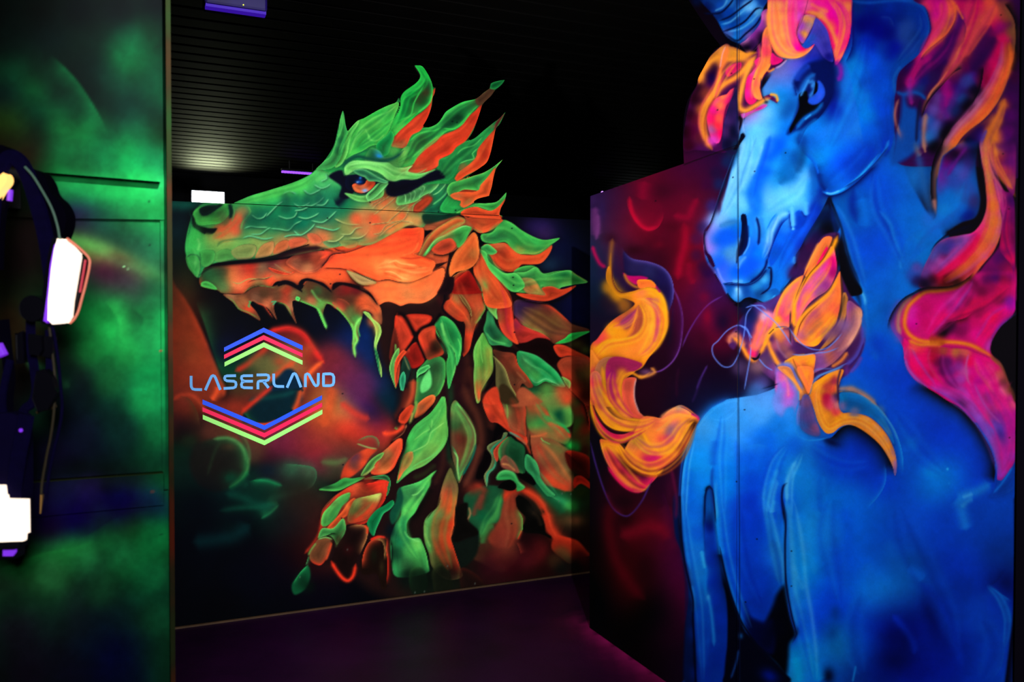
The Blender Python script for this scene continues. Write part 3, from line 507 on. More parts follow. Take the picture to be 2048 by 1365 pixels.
    sh('940,540 1000,590 1080,570 1345,600 1330,650 1240,720 1130,750 1050,700 1000,640','f25e30',f=5); bls('1130,680,f86c38 1260,630,e8522c 1050,620,c84c2c',40,.6)
    ed('1030,700 1100,730 1160,750','8aa050',-14,.8)
    sh('1100,1050 1000,1120 880,1150 820,1200 810,1100 850,980 920,880 1000,790 1060,740 1100,790 1115,900 1120,980','f06a30',rim='f8863e',rw=20,f=5); bls('1060,960,c88a44 960,930,e86a30 900,1060,f07434 1040,1060,d86430',40,.5); ed('1120,880 1110,1010 1040,1110','34100c',-20,.8); ed('810,1110 850,960 930,860','2a1414',-24,.8)
    sh('840,1365 870,1240 920,1190 1000,1140 1060,1200 1120,1330 1140,1365','901410',rim='e83420',rw=22,rd=(-1,-.2),f=7); ed('820,1215 920,1150 1020,1120','f08a44',14,.8)
    sh('540,650 640,620 800,580 900,570 1000,620 1060,690 1030,740 960,830 860,930 740,970 620,970 500,990 490,960 560,800 640,720 560,720','b05834',f=8)
    sh('490,1000 560,840 660,720 780,640 880,590 960,600 970,640 900,690 780,780 680,840 560,980','ee6a34',rim='a8a850',rw=14,f=8); bls('700,700,d86a38 800,650,f07a3a 600,860,a85a34 560,940,8a6a3c',40,.6)
    sh('540,980 640,850 740,780 880,700 960,680 1040,690 1010,760 960,850 900,900 880,850 840,820 720,830 640,900 560,990','44b050',f=9); st('560,980 660,830 800,760 950,680 1030,690','86f080',14,.6,.95); bls('900,800,3c8a44 820,790,7a7a40',40,.6)
    sh('630,920 720,830 820,800 860,830 880,880 820,940 720,970','c8482c',rim='e0502c',rw=20,f=9); ed('640,960 740,975 860,940','200c0c',24,.9,.1); sh('640,1080 700,1060 800,1040 770,1060 690,1110 640,1145','160a10',f=5)
    bl(600,1010,110,30,'a83c24',.7,8); bl(700,1030,90,28,'b84830',.6)
    # jaw muscle
    sh('-520,830 -300,800 -100,860 0,840 120,800 300,710 430,700 540,690 550,800 500,940 440,960 660,1040 640,1130 620,1170 440,1240 300,1250 180,1220 60,1240 -60,1200 -300,1100','f6602e',f=6)
    bls('400,760,d83a20 250,800,ee4a28 470,860,e04a28 60,1000,fb7238 160,950,f4602e -100,1000,f8682e -200,900,ec4c26 350,900,ee5028 300,1080,f87a3a 500,1090,f05c2c 60,900,f04e28 -300,960,f05426',70,.7)
    bls('180,1060,fba85a 230,1130,fb9a50 400,1200,fbb060 330,1210,f8b45e 100,1130,f09048 470,1180,f49050',38,.6); st('180,1060 260,1030 320,1060 480,1080','fbc070',12,.9,.7); st('150,1140 230,1150 320,1200 400,1230','fbc878',10,.9,.6)
    st('240,1050 300,1100 420,1110 560,1090','d8481e',12,.9,.7); st('300,1000 420,1010 540,1000 640,1040','cc3c20',16,.9,.7); st('320,980 440,940 500,840','f88040',16,1,.6); st('140,1160 220,1180 330,1230','d85428',10,.9,.6)
    ed('60,1245 180,1225 300,1250 410,1255 520,1215 640,1160','18060a',14,.95,.1); ed('-20,860 120,790 260,720 380,680 530,690','16060c',-26,.95,.1)
    bls('200,1330,f8803e 500,1280,fa7a3a 650,1200,f8703a 60,1320,f06a38 400,1340,c89050 560,1340,d08048',70,.5)
    ed('640,1150 740,1100 770,1150 740,1260 680,1365','140810',-20,.7); sh('770,1210 860,1210 830,1365 690,1365 750,1280','1c0a10',f=8)
    # jaw left, sheet B
    S('B')
    c.fd('2045,0,1560,0'); sh('200,1200 230,1130 330,1090 440,1080 700,1050 1050,1020 1400,960 1700,930 2045,830 2045,1500 1800,1400 1560,1365 1450,1250 1230,1280 1000,1240 900,1330 700,1365 450,1365 380,1330 220,1290','d84a2a',f=8)
    bls('280,1160,185a34 330,1220,2a6a3a 420,1160,2c4a2e 440,1290,508048 560,1200,e07844 620,1160,c85a3a 720,1100,b83024 700,1240,e86038 600,1250,f0784a 850,1130,7a5a40 800,1290,7a7c48 980,1080,6a3430 900,1200,d05030 1000,1120,8a6a48',70,.8)
    bls('1150,1020,8a3424 1250,1080,c86844 1400,1030,b8482c 1500,980,e04426 1600,1060,f05a30 1800,1000,f8602e 1950,980,fb6a32 1300,1200,fa6c38 1500,1200,f6622e 1450,1080,ee5630 1120,1180,f06a38 1700,1160,f05c2e',80,.75)
    c.fd(); sh('215,1260 260,1240 330,1270 380,1325 320,1320 215,1290','58d860',f=10)
    sh('1080,1050 1200,960 1400,930 1540,940 1570,970 1500,1040 1440,1110 1380,1150 1260,1160 1170,1120','a04830',f=6); bls('1200,1060,9a5a40 1300,1100,d88858 1400,1020,c04c30 1500,960,f04a30 1280,980,6a2420',44,.8); ed('1090,1060 1170,1120 1260,1160 1380,1150','f86a3c',-16,.8)
    st('1430,1010 1560,960 1690,930','ff5a34',22,.6,.9); st('1560,960 1690,945','f07a50',12,.6,.8); ed('1560,900 1620,930 1700,940','30060c',-14,.8)
    sh('900,1100 1000,1130 1100,1160 1180,1140 1120,1170 1040,1170 960,1150','e8482c',f=5); st('960,1060 1080,1140 1150,1160','a89060',12,.8,.5)
    ed('1460,1110 1560,1105 1700,1120 1720,1150','2a0a0c',14,.8); ed('1440,1110 1500,1040 1560,970 1700,950 1850,900 2045,820','1c060e',-20,.9,.05)
    sh('1700,1130 1800,1160 1950,1210 2010,1260 1960,1275 1860,1280 1780,1230','c8a468',rim='7a7a44',rw=10,f=4); ed('1700,1130 1760,1220 1850,1285 2000,1280','30160e',12,.9); ed('1720,1110 1850,1180 1960,1230 2045,1245','1c080a',-10,.9)
    st('530,1245 600,1265 700,1220 820,1220 920,1200 950,1180','a8b868',8,.5,.8); ed('680,1260 760,1225 880,1215 940,1185','30161a',8,.7)
    # teeth row, sheet D
    S('D')
    sh('440,250 560,255 660,235 720,170 820,150 920,170 1010,150 1070,110 1170,130 1240,200 1300,120 1440,130 1540,200 1600,150 1750,160 1900,220 2010,330 2060,420 2060,560 1990,480 1950,440 1880,420 1860,500 1820,640 1830,700 1800,760 1780,800 1795,905 1760,790 1770,640 1740,560 1650,440 1580,390 1500,350 1460,480 1500,620 1440,480 1400,400 1300,350 1200,320 1150,320 1160,430 1190,550 1110,420 1060,350 980,330 960,400 990,510 930,430 880,380 800,350 740,320 720,360 780,430 820,520 700,450 610,410 540,330','6a3a26',f=5)
    bls('520,280,b87850 640,330,c87a48 700,400,e04a2c 780,280,8a5a40 860,250,604028 900,330,d07048 1050,160,8a5a34 1000,260,784a30 1080,300,b84a30 1140,360,c07850 1080,200,c8482c 1250,240,6a6a3a 1180,260,9a7a48 1330,170,5a3a22 1400,220,3a5a30 1350,320,c07048 1440,350,68b850 1500,260,403a24 1640,220,7a2420 1700,200,8a1c1c 1800,200,70141c 1700,330,7a3c28 1640,370,c84030 1750,420,6a7a40 1800,500,50a048 1850,340,f06032 1900,300,ff6a38 1920,360,f86a38 2000,400,f46a38 1980,520,e07a44 1820,400,9a5430',42,.8)
    sh('1000,170 1010,130 1070,105 1160,130 1230,190 1250,230 1160,180 1080,150','0c0610',f=6); sh('1210,160 1230,110 1300,85 1400,110 1500,160 1550,230 1480,180 1380,130 1280,120 1240,200','0a0610',f=6); sh('1560,210 1560,150 1620,125 1750,140 1870,180 1960,250 2020,360 1940,270 1840,210 1720,170 1640,160','12060c',f=6)
    ed('460,265 540,320 600,400 700,440 820,510','70a04c',-12,.9); ed('760,330 850,360 900,420 960,500','d84c2c',12,.9); ed('980,330 1060,345 1110,390 1150,480','60a048',14,.8); ed('1200,310 1300,350 1400,400 1440,490 1500,620','5ad058',-20,.95,.1); st('1400,390 1440,450 1500,600','72e060',26,.7,.9); ed('1460,340 1540,350 1640,430 1730,540 1770,640 1765,760','68c850',-26,.9,.1)
    st('1860,480 1800,560 1790,650 1810,720 1780,790 1795,900','86e868',30,.8,.95); st('1750,540 1780,640 1770,780','7ce060',22,.9,.8); sh('1190,270 1230,290 1215,320 1180,300','60e870',f=6); st('1840,520 1820,600 1840,690','58b850',14,.8,.8)
    st('700,320 720,330 700,370 720,385','44b060',16,.4,.9); st('930,330 980,325 945,360','3cb878',14,.4,.9); ed('640,240 720,190 820,165 930,180 1000,190','64a050',-10,.7); ed('640,250 740,180 840,160','1a120e',12,.7)
    st('1340,200 1400,290 1450,330','6cb058',22,.9,.7); ed('1600,290 1680,310 1750,370','a84a30',14,.7); st('1560,330 1600,390','e04838',20,1,.6)
    # blade right of the teeth
    sh('1870,430 1930,440 1970,500 2040,560 2060,640 2040,700 2010,810 2060,1000 2060,1100 2020,960 1985,780 2000,640 1970,540','90c858',rim='b8f078',rw=12,f=6); bl(2010,600,30,70,'c8b858',.7)
    S('J'); sh('760,-20 800,60 815,250 790,140','2a8a50',f=5)
    # ------------------------------------------------------------ head: upper
    S('P')
    head = '371,505 374,470 385,430 395,415 420,403 466,405 500,392 540,380 589,364 622,348 650,320 680,290 720,270 800,300 920,360 960,400 905,425 860,440 845,455 820,450 780,470 740,490 700,490 640,500 560,515 500,520 440,525 410,535 398,556 385,540'
    sh(head,'2a9450',f=2)
    bls('400,420,40a850 450,395,50c058 520,400,48c058 560,385,50cc58 600,375,50c858 620,355,4cb858 640,380,2c8a58 650,350,58c868 680,335,60c868 660,400,187050 600,415,127050 560,420,128050 520,425,0e6048 560,440,147048 620,440,146e50 500,430,1c7a4c 480,450,26704a 540,460,2c7a4c 600,460,1e6248 660,430,1a6850 700,420,2c7048 720,400,3a8a50 440,450,3c9a4c 400,445,3cb050 380,480,42c058 390,500,46c05a 420,500,60a850 430,480,8aa84e 470,480,7aa852 520,480,90a052 560,490,d08a4c 600,485,e87a44 640,475,ee6a40 680,450,5c7a48 700,470,8a8a50 740,460,a07a48 720,440,e06a3c 760,430,a8804c 740,420,7c9050 780,440,e06a38 830,430,907c44 860,410,1c6a44 900,400,1e7a4c 940,380,3c9a50 900,370,2c7a48',20,.75)
    S('B')
    # nose
    bls('450,690,e05a34 520,650,e85034 600,600,e05a38 560,720,e85838 400,740,e86a3c 640,540,a87848 350,780,a8a050 480,780,c88a48',46,.75)
    sh('135,560 150,520 220,470 300,455 500,450 520,520 470,600 400,650 300,660 200,670 160,630','3ca84a',rim='58d85c',rw=20,f=8); bls('430,560,4a7a40 460,620,5c6a3c 380,630,50903c 250,620,58d058',36,.7)
    sh('200,540 200,500 250,470 330,455 440,455 400,490 330,540 270,570 220,570','08201c',f=9); st('190,480 260,455 400,450','2c8a50',24,1,.7); sh('490,460 520,450 545,520 530,590 505,600 500,520','0c3428',f=10); st('545,470 555,540 530,640','58a858',12,.7,.7)
    sh('120,560 150,600 170,660 300,700 380,700 330,760 250,760 180,720 130,680 120,620','0a1414',f=9); ed('90,520 110,600 100,700 70,800','0a4a3c',-20,.6)
    st('690,470 720,530 680,590 640,640 620,720','68b858',14,.7,.7); bl(160,800,60,120,'44d05c',.7); st('175,800 200,860 180,930','90f080',26,.9,.5); st('250,760 350,770 430,740','7aa04c',30,1,.6)
    # lips: row of plates
    c.style = (.25,.15,.0)
    for q, r_, t_ in (('60,990 120,960 200,1000 210,1060 200,1150 175,1205 130,1160 80,1090','48b854','90e880'),('200,940 270,920 350,930 365,990 330,1060 260,1100 210,1060 200,1000','48b050','80d870'),
        ('365,960 420,920 500,915 540,950 560,1010 480,1035 390,1045 350,1020','58a850','90c870'),('520,940 600,880 700,860 780,880 770,960 720,1010 620,1020 570,1010','98a058','e8b070'),
        ('780,960 830,880 900,840 960,835 960,920 920,980 840,1000 770,1005','d88a50','f8b070'),('960,920 990,860 1060,820 1120,830 1110,900 1060,940 960,965','e0683c','f09060'),
        ('1110,830 1200,790 1280,800 1310,840 1230,890 1140,910','e86040','f08858'),('1300,760 1400,760 1460,830 1440,860 1360,860','e86a44','f09868'),
        ('1460,840 1560,820 1640,850 1610,890 1520,890','58905a','80b878'),('1620,830 1720,820 1820,830 1800,890 1700,900','88904e','a8b868')):
        sh(q,r_,rim=t_,rw=16,rd=(.7,1),f=6,a=.8); ed(q,'1a3a20',8,.35,.3)
    c.style = (.36,.20,.26)
    ed('350,1060 560,1040 760,1020 960,980 1100,930 1230,890 1330,860','0a060c',18,1,.02,f=4)
    st('200,1180 330,1090 560,1050 800,1030 980,1000 1160,930 1400,900 1560,930','08060e',60,.5,.95,tp=.3); st('1000,1000 1250,930 1440,900','240a14',60,.8,.8)
    ed('200,940 215,1000 210,1100','1e6a3c',14,.6); st('70,1000 110,970 180,980 205,1040','2c7044',12,.8,.8); bl(150,1050,26,30,'80e078',.7)
    st('370,900 480,850 620,850','88c060',12,.9,.6); st('380,890 440,830 700,800','3a7a44',18,1,.5); st('700,830 760,790 830,830 900,840','78b058',10,.8,.7)
    for q in ('730,560 790,600 850,590 890,540','880,580 940,520 1000,460 1060,420','1000,570 1090,600 1170,580 1200,520','1160,440 1220,480 1290,460 1330,430','1280,460 1340,470 1420,430 1470,380','1170,520 1250,510 1310,480',
              '1200,580 1290,600 1380,570 1420,540','1340,620 1450,640 1530,590 1600,520','920,700 1020,710 1110,720 1170,660 1250,620','1160,720 1230,770 1330,710 1380,650','1380,680 1470,700 1570,720 1640,690',
              '720,760 820,760 890,710 930,690','1060,790 1140,770 1230,770','640,800 720,780 860,810 960,790','1580,600 1660,640 1740,660 1840,660','1730,800 1830,800 1900,760 1940,700','1640,760 1740,760 1800,700 1880,690',
              '660,700 720,680 800,690 900,690','1500,830 1600,830 1680,770','1050,350 1120,320 1190,350','1370,250 1440,290 1510,270 1540,240','1260,300 1330,350 1440,300','1440,220 1500,190 1490,140','1390,460 1470,460 1520,400'):
        ed(q,'04201c',17,.85,.2,f=2); ed(q,'46a86a' if float(q.split(',')[0])<1500 else '9a9050',-22,.5,.15); st(q,'74d894' if float(q.split(',')[0])<1500 else 'b4cc7c',11,.5,.9)
    bls('1300,400,0c5044 1180,400,0e6048 1080,400,0a4040 1420,400,105044 1080,500,10503f 1000,640,1a6a4a 760,640,0e5a40 700,600,125040 1130,660,186048',40,.55)
    st('600,430 800,390 1000,320 1200,270 1340,190','5cd860',44,1,.7); st('1400,80 1440,120 1520,90 1560,120','5cc868',40,1,.6); st('1380,210 1500,170','70d870',40,1,.6); bl(1460,260,50,24,'58c870',.7,10)
    # cheek: fine overlapping strands
    bls('1800,600,f05a34 1950,600,ee5a34 1990,420,e0784a 1900,560,d87848 2000,700,f0683c 1950,760,e87044 1700,680,90904e 1880,700,c07848',44,.6)
    ed('1700,340 1780,400 1900,430 2000,400 2045,370','78c860',-30,.6)
    S('C')
    bls('60,420,e07a48 150,430,e8683a 240,400,d87040 120,520,e88a48 240,560,d8904c 60,600,f05a34 330,580,e86438 100,680,e86438 200,700,f08a48 400,620,e8a058 480,630,d89050 300,660,f09848 520,450,e0502c 580,400,e85830 440,480,e85a34 30,740,e07040 350,400,78a050 160,360,a84424',36,.75)
    for q in ('20,500 100,440 190,380 260,330','40,560 140,490 250,400 310,340','180,640 260,570 340,500 380,470','200,640 330,620 380,560 390,500','10,660 120,650 200,640','30,760 110,750 160,680 260,640','100,780 200,700 330,630 450,650','390,540 420,480 500,430 560,400',
              '250,520 320,470 400,470','0,470 90,420 150,380','280,440 330,400 410,380','410,530 440,470 520,400'):
        st(q,'c8c878',8,.7,.8); ed(q,'50201a',10,.5,.2,f=2)
    sh('440,530 460,460 520,410 590,370 640,390 620,440 560,500 500,540','d04a28',rim='8a3020',rw=14,f=8); st('430,540 450,460 530,400','90b860',10,.6,.8)
    sh('280,460 270,400 320,330 400,310 480,290 560,240 640,215 700,215 700,260 620,330 540,370 480,420 380,450','54a858',rim='7ad070',rw=14,f=6)
    for q in ('300,330 360,360 360,440','380,320 420,350 400,430','440,310 465,340 440,410','500,290 530,310 500,390','530,260 560,280 530,350','560,250 650,215 705,225 680,280 600,350','700,180 780,180 770,250 700,330 640,360'):
        st(q,'96e890',9,.6,.9,tp=.1)
    bls('420,380,4a8a54 480,350,4a9058 600,280,2c8a50 520,320,3c8050',26,.6)
    sh('640,470 700,430 770,330 790,280 860,330 900,400 920,450 860,510 760,540 560,540','187048',f=12); st('640,460 720,400 780,340 790,290','6ae080',16,.7,.8); st('860,500 920,450 910,420 850,440','60e078',18,.7,.7); bl(620,510,60,30,'0c4a38',.7)
    sh('540,560 700,560 900,560 800,600 660,640 560,650','0c3426',f=14); bl(600,640,70,30,'2a2a20',.7)
    # brow and crest base: under-colour of the whole cut-out
    S('P')
    sh('640,335 650,320 667,292 675,261 685,221 691,249 695,264 716,241 757,220 797,197 797,220 802,200 806,186 831,167 840,149 829,131 845,133 863,163 870,178 863,214 845,253 872,249 900,218 951,198 1009,160 966,208 947,261 933,283 968,261 1011,224 988,273 974,324 945,346 917,364 968,345 1005,319 987,355 978,392 944,407 993,404 1013,385 1002,416 1000,436 930,430 880,420 900,370 800,370 740,330 700,340 660,345','279a48',f=1.5)
    S('A')
    # rear flames
    sh('1520,1240 1640,1195 1780,1150 1880,1085 1970,1015 1900,1120 1870,1260 1850,1330 1780,1390 1600,1440 1450,1400','f2562a',f=4)
    sh('1400,1330 1440,1260 1560,1225 1660,1190 1780,1150 1880,1085 1970,1015 1900,1110 1800,1230 1740,1290 1735,1320 1730,1340 1660,1330 1560,1330 1440,1400','3aa84c',rim='78e868',rw=14,f=5); bls('1600,1270,3c9448 1700,1220,2c8044 1500,1320,46a04c 1820,1150,38b850',34,.7)
    S('C'); sh('880,540 960,500 1080,450 1200,445 1290,430 1350,380 1400,325 1380,400 1300,490 1240,520 1170,500 1100,480 1000,490 920,540','3cb04c',rim='70e868',rw=12,f=5); sh('930,560 960,510 1080,480 1160,505 1240,520 1310,480 1385,400 1340,500 1325,560 1345,600 1100,590','f2562c',f=5)
    sh('820,360 900,330 1050,330 1120,300 1130,260 1200,180 1280,80 1260,190 1245,270 1215,370 1100,400 1040,450 960,490 920,460 930,420 860,400','f0602e',f=6); bl(900,370,60,30,'b87040',.7); bl(1000,430,60,30,'a88a48',.6,-30)
    S('A')
    sh('1480,1215 1520,1150 1640,1060 1700,990 1720,900 1800,790 1900,700 1860,900 1830,1020 1780,1080 1700,1130 1600,1180 1550,1215 1500,1240','f2562a',f=5); bls('1780,850,e84422 1700,1040,ee5028 1790,960,b82c1c 1560,1100,a85a34 1640,1120,ee602e',36,.6)
    sh('1310,1020 1400,990 1480,920 1540,860 1640,810 1720,760 1800,690 1880,620 1940,600 1900,690 1820,780 1760,850 1710,920 1680,990 1680,1010 1580,1040 1530,1070 1480,1180 1400,1240 1320,1200 1300,1100','228a46',rim='50cc5c',rw=12,rd=(-.3,-1),f=5)
    bls('1550,960,1c7a40 1640,900,1c7c40 1450,1050,186838 1400,1130,24703c 1600,1010,206a3a 1780,760,2c9a48',34,.7); st('1500,970 1560,910 1680,870 1760,790','6ae070',10,.7,.8); st('1530,1060 1600,1030 1680,1010 1660,960 1720,900','6ae070',10,.6,.8); sh('1900,640 1990,545 1950,620 1900,700 1880,720','6a3028',f=5); bl(1860,680,30,24,'7a7040',.6)
    # third flame (big red)
    sh('900,1110 1040,1060 1090,1010 1140,960 1200,900 1290,840 1340,780 1430,740 1500,710 1560,660 1620,580 1700,510 1760,440 1740,540 1700,640 1650,740 1590,830 1500,890 1440,960 1320,1020 1310,1080 1240,1130 1120,1160 960,1160','ea4222',f=5)
    bls('1250,920,e84626 1450,800,f04c2a 1600,680,e04428 1660,600,b83420 1180,1010,e04826 1120,1100,c86038 1000,1130,a06038 1240,1080,ee5a34 1360,950,d83c22 1200,970,c83620',50,.6)
    sh('1010,780 1100,720 1150,695 1210,690 1290,660 1340,610 1380,540 1430,500 1560,430 1690,400 1780,330 1840,290 1830,340 1760,440 1690,500 1620,580 1560,660 1480,710 1400,730 1340,780 1280,840 1200,900 1140,950 1090,1010 1050,1070 960,1100 880,1110 900,1000 980,900 1000,830','2a9a48',rim='4edc5a',rw=18,f=5)
    bls('1450,620,0c4a28 1520,590,0c3c24 1400,660,0e4a2a 1560,520,1a7a3c 1150,810,34502c 1080,880,3c5a30 1220,760,28803e 1180,870,2e7a3a 1640,470,2c7a3c 1040,960,3ca84a 1700,420,4a6a3a 980,1030,60b84e',40,.75); st('1340,630 1400,530 1560,440 1700,400','40e060',12,.5,.9); st('1360,700 1480,700 1580,610 1640,540','48d858',14,.6,.8); st('1020,830 1120,750 1280,720 1340,690','4ce860',14,.7,.8); st('1040,1000 1180,880 1320,770','60e060',16,.8,.7)
    sh('1690,400 1780,330 1850,280 1890,310 1850,370 1770,450 1720,470','5a3c28',f=8); sh('1835,285 1850,240 1920,212 1990,203 1940,270 1880,300','0e6a34',rim='2aa04c',rw=10,f=5)
    # second flame
    sh('830,880 850,780 930,710 1000,650 1080,580 1160,520 1210,460 1260,300 1290,285 1250,420 1230,520 1190,620 1130,720 1040,770 1000,850 960,900','e84626',f=5); bls('1150,580,c8361e 1000,720,f04c2a 900,790,e85030 870,860,c07040 940,870,b88048 1080,680,f0502c',40,.6)
    sh('800,760 830,680 860,600 920,510 925,400 960,330 1040,270 1090,230 1130,170 1100,100 1070,52 1150,62 1210,150 1250,250 1255,350 1230,440 1160,510 1080,570 1000,650 920,720 850,790','1ea044',rim='30dc50',rw=20,f=5)
    bls('1180,330,4a3420 1150,420,2c4c26 1200,260,24482a 1110,400,3c4c28 1000,400,0e7034 960,500,0a6a34 1040,360,107a38 900,640,40c850 1060,520,3c8a3c 1180,120,14a03c 930,700,6aa048 870,700,58c850',40,.75)
    st('1140,90 1180,170 1140,260 1040,340 960,400 930,500 900,590','28e050',16,.7,.8); st('1170,250 1100,370 1060,450 1030,560 940,610 860,640','44e05c',12,.7,.8); st('1250,340 1220,440 1100,540','60e060',14,.7,.8); st('850,700 960,620 1080,540','70d858',14,.8,.6); ed('850,600 900,520 910,420','03100a',-16,.8)
    ed('1200,80 1250,200 1262,330','08240f',-22,.7)
    # crest base lobes
    sh('350,900 370,800 390,730 440,660 500,610 560,560 700,510 800,465 900,430 905,480 870,560 840,640 800,740 760,790 700,860 620,880 540,930 460,970 360,1020','3ebc4a',rim='6ce860',rw=16,f=6)
    bls('700,570,30b04a 800,520,3aa848 600,650,4cc852 500,760,38b44c 650,760,34b04c 560,700,6ae060 450,820,44c050 750,680,44cc54 420,900,60d85a 600,840,2ca04c 520,880,28a04a 860,480,5aa044 700,640,6ee05c',50,.65)
    st('420,930 460,800 520,700 640,600 800,530 890,460','84e86c',14,.8,.7); st('480,900 560,780 700,700 840,640','38903c',12,.8,.6); st('400,960 440,840 500,760 560,700','90f078',12,.8,.7); st('600,760 620,820 700,820 760,760','80e86c',16,.9,.7); st('560,700 600,780 590,820','8ce870',14,.9,.5)
    sh('680,860 780,770 830,720 860,790 830,880 800,960 730,990 690,940','108a44',rim='3cc058',rw=14,f=10); bls('760,900,2a9850 700,870,0c8a44',40,.7)
    sh('300,990 330,880 360,760 400,700 480,620 505,620 480,680 430,760 400,860 380,960 330,1060 260,1100 250,1040','5cc858',rim='90f078',rw=14,f=7); st('360,760 350,900 300,1010','1a6a3c',16,.9,.5)
    sh('60,1110 110,1050 200,990 250,880 290,740 310,600 335,520 350,560 365,660 385,735 370,800 340,880 320,980 260,1080 180,1120','42b054',rim='68e06c',rw=14,rd=(-1,0),f=5); bls('310,820,186a40 290,920,1c7044 330,720,2c9048 240,1020,40a058 150,1080,4cb860',34,.7); st('340,560 330,680 290,800','74e870',10,.7,.6)
    # brow
    sh('620,900 720,940 760,1000 900,960 960,900 1010,880 1000,960 940,1080 880,1110 700,1060 560,1040','4a9a48',f=10); bls('860,930,5cb050 900,1000,58a048 780,1000,3c7044 950,960,8ad060 640,960,1c7a5a 690,970,2a90a0',36,.7)
    bl(710,985,36,20,'1e90e0',.9,15)
    sh('350,1110 380,1060 450,1030 560,1035 700,1045 800,1050 880,1100 980,1100 1050,1080 1000,1140 1100,1165 1180,1150 1285,1120 1180,1190 1040,1230 940,1220 860,1245 800,1230 730,1170 640,1130 540,1110 440,1140 370,1180','6cd464',rim='9cf084',rw=22,f=6)
    bls('620,1080,88e878 800,1120,70c060 1000,1190,64c058 1100,1190,48b850 900,1150,78b054 480,1080,74d870 780,1180,80e070 960,1130,a09050 850,1080,4c9048',44,.6); st('400,1080 520,1060 700,1090 860,1190','a8f890',16,.9,.6); st('860,1240 960,1150 1100,1160 1200,1110','90e078',10,.9,.6)
    st('330,1110 380,1040 480,990 600,1010 760,1030 880,990 960,920','0e4a3c',38,.7,.9); ed('250,1130 320,1080 400,1000 500,950 640,900','0c5040',18,.7)
    # dark socket and eye
    sh('190,1190 260,1140 330,1130 350,1180 420,1180 500,1200 560,1230 480,1300 440,1365 380,1420 300,1400 320,1300 250,1240','070a1e',f=14)
    sh('800,1250 880,1245 960,1225 1100,1220 1230,1150 1320,1130 1380,1200 1300,1230 1180,1260 1080,1320 1000,1365 860,1400 780,1365','08081a',f=12)
    st('370,1330 330,1420 260,1480','070a20',90,.7,.9)
    S('B')
    sh('1690,200 1720,160 1850,150 1960,200 2045,230 2030,260 1960,300 1920,340 1850,350 1780,330 1700,290','070d24',f=6)
    sh('1760,260 1800,240 1880,250 1920,200 2000,230 1990,260 1940,310 1860,340 1790,320','f0602e',f=5); bls('1800,300,f88a50 1900,320,e0906a 1960,250,e84828 1870,300,f08a60',26,.7); bl(1890,315,24,14,'7aa8e0',.9)
    bl(1840,215,50,46,'050e30',1,0,3.); bl(1830,225,34,18,'1060c0',.9); bl(1845,185,14,16,'2c8ae8',.9); bl(1815,228,12,8,'a8d8ff',.8)
    sh('1680,340 1760,350 1850,370 1930,350 2000,290 2045,240 2080,250 2080,360 2000,410 1880,430 1780,410','60b858',rim='88e078',rw=14,f=8)
    S('C')
    sh('-40,360 20,300 80,240 140,230 190,240 130,310 60,380 -20,420','5cb860',rim='94f090',rw=10,f=6); st('-20,370 60,300 110,240 150,235','0c3020',14,.6,.6); sh('0,150 60,150 120,190 190,225 100,230 0,200','1e6a50',rim='50a070',rw=10,f=8)
    S('A'); sh('440,1130 540,1115 620,1150 700,1200 800,1245 760,1260 680,1240 600,1240 560,1200 500,1180','2a7a54',rim='6cc878',rw=12,f=7)
    bl(560,1335,26,16,'86a8dc',.8)
    # fine brush lines along the leaves
    S('A'); GL = ['5ce060','2c9448','78ec68','38b050']
    c.flow('400,960 460,820 560,720 700,620 860,480',110,GL,.45); c.flow('520,880 640,800 760,700 860,600',80,GL,.4); c.flow('300,960 380,800 470,660',60,GL,.4); c.flow('1120,100 1180,200 1120,300 1000,370 950,520 900,640 820,740',80,['24c84c','108038','44dc5c'],.45)
    c.flow('900,1040 1020,960 1100,830 1250,740 1380,620 1520,500 1660,430',100,['58d45c','24783c','3cc050','1c5a34'],.4); c.flow('1060,1100 1200,960 1360,840 1540,760 1660,620',130,['f85c34','d03c20','f8502c','e04428'],.4); c.flow('880,840 980,740 1080,660 1180,540',80,['f45830','c83820','f04c2a'],.4)
    c.flow('400,1090 560,1070 720,1100 860,1160 1040,1190',80,['a0f488','60c060','88e878'],.45); c.flow('1540,1180 1680,1060 1780,940 1860,760',70,['fb6834','d83c20'],.4); c.flow('1340,1180 1460,1040 1600,920 1760,780',100,['3cb454','186838','44c05c'],.4)
    S('B'); c.flow('560,440 760,400 1000,330 1240,260 1400,140',70,['64e068','34a44c','58d460'],.4); c.flow('120,900 150,1000 140,1120',60,['68e070','38a84c'],.4); c.flow('330,800 450,740 560,640 620,540',80,['f06c40','c08048','e85a34'],.4)
    S('C'); c.flow('-300,960 0,930 260,900 480,820',220,['fb7038','e84c28','f8642e','dc4424','fb6c34'],.35); c.flow('80,1100 260,1080 460,1140 620,1120',120,['fbb060','f07c40','fbc06c','e86030'],.4); c.flow('-100,1300 200,1320 480,1290 660,1190',120,['fb8844','f0683a','f87c40'],.35)
    c.flow('1180,800 1320,700 1460,740 1600,860 1760,880 1880,840',110,['3cae50','68e468','2c8c44'],.4); c.flow('1260,960 1400,1060 1560,1030 1740,1010',90,['fb6c38','dc4424','f85c30'],.35); c.flow('880,1140 920,1000 1000,880 1070,800',110,['fb8844','e0602c','f47a3c'],.35)
    c.flow('640,860 760,760 880,680 980,640',60,['8ad060','f08444'],.4); c.flow('1180,960 1260,1100 1400,1220 1520,1310',80,['74e870','34a04c','60d860'],.4); c.flow('1130,960 1120,1120 1200,1280 1320,1440',90,['f87038','dc4a28','fb7a40'],.35)
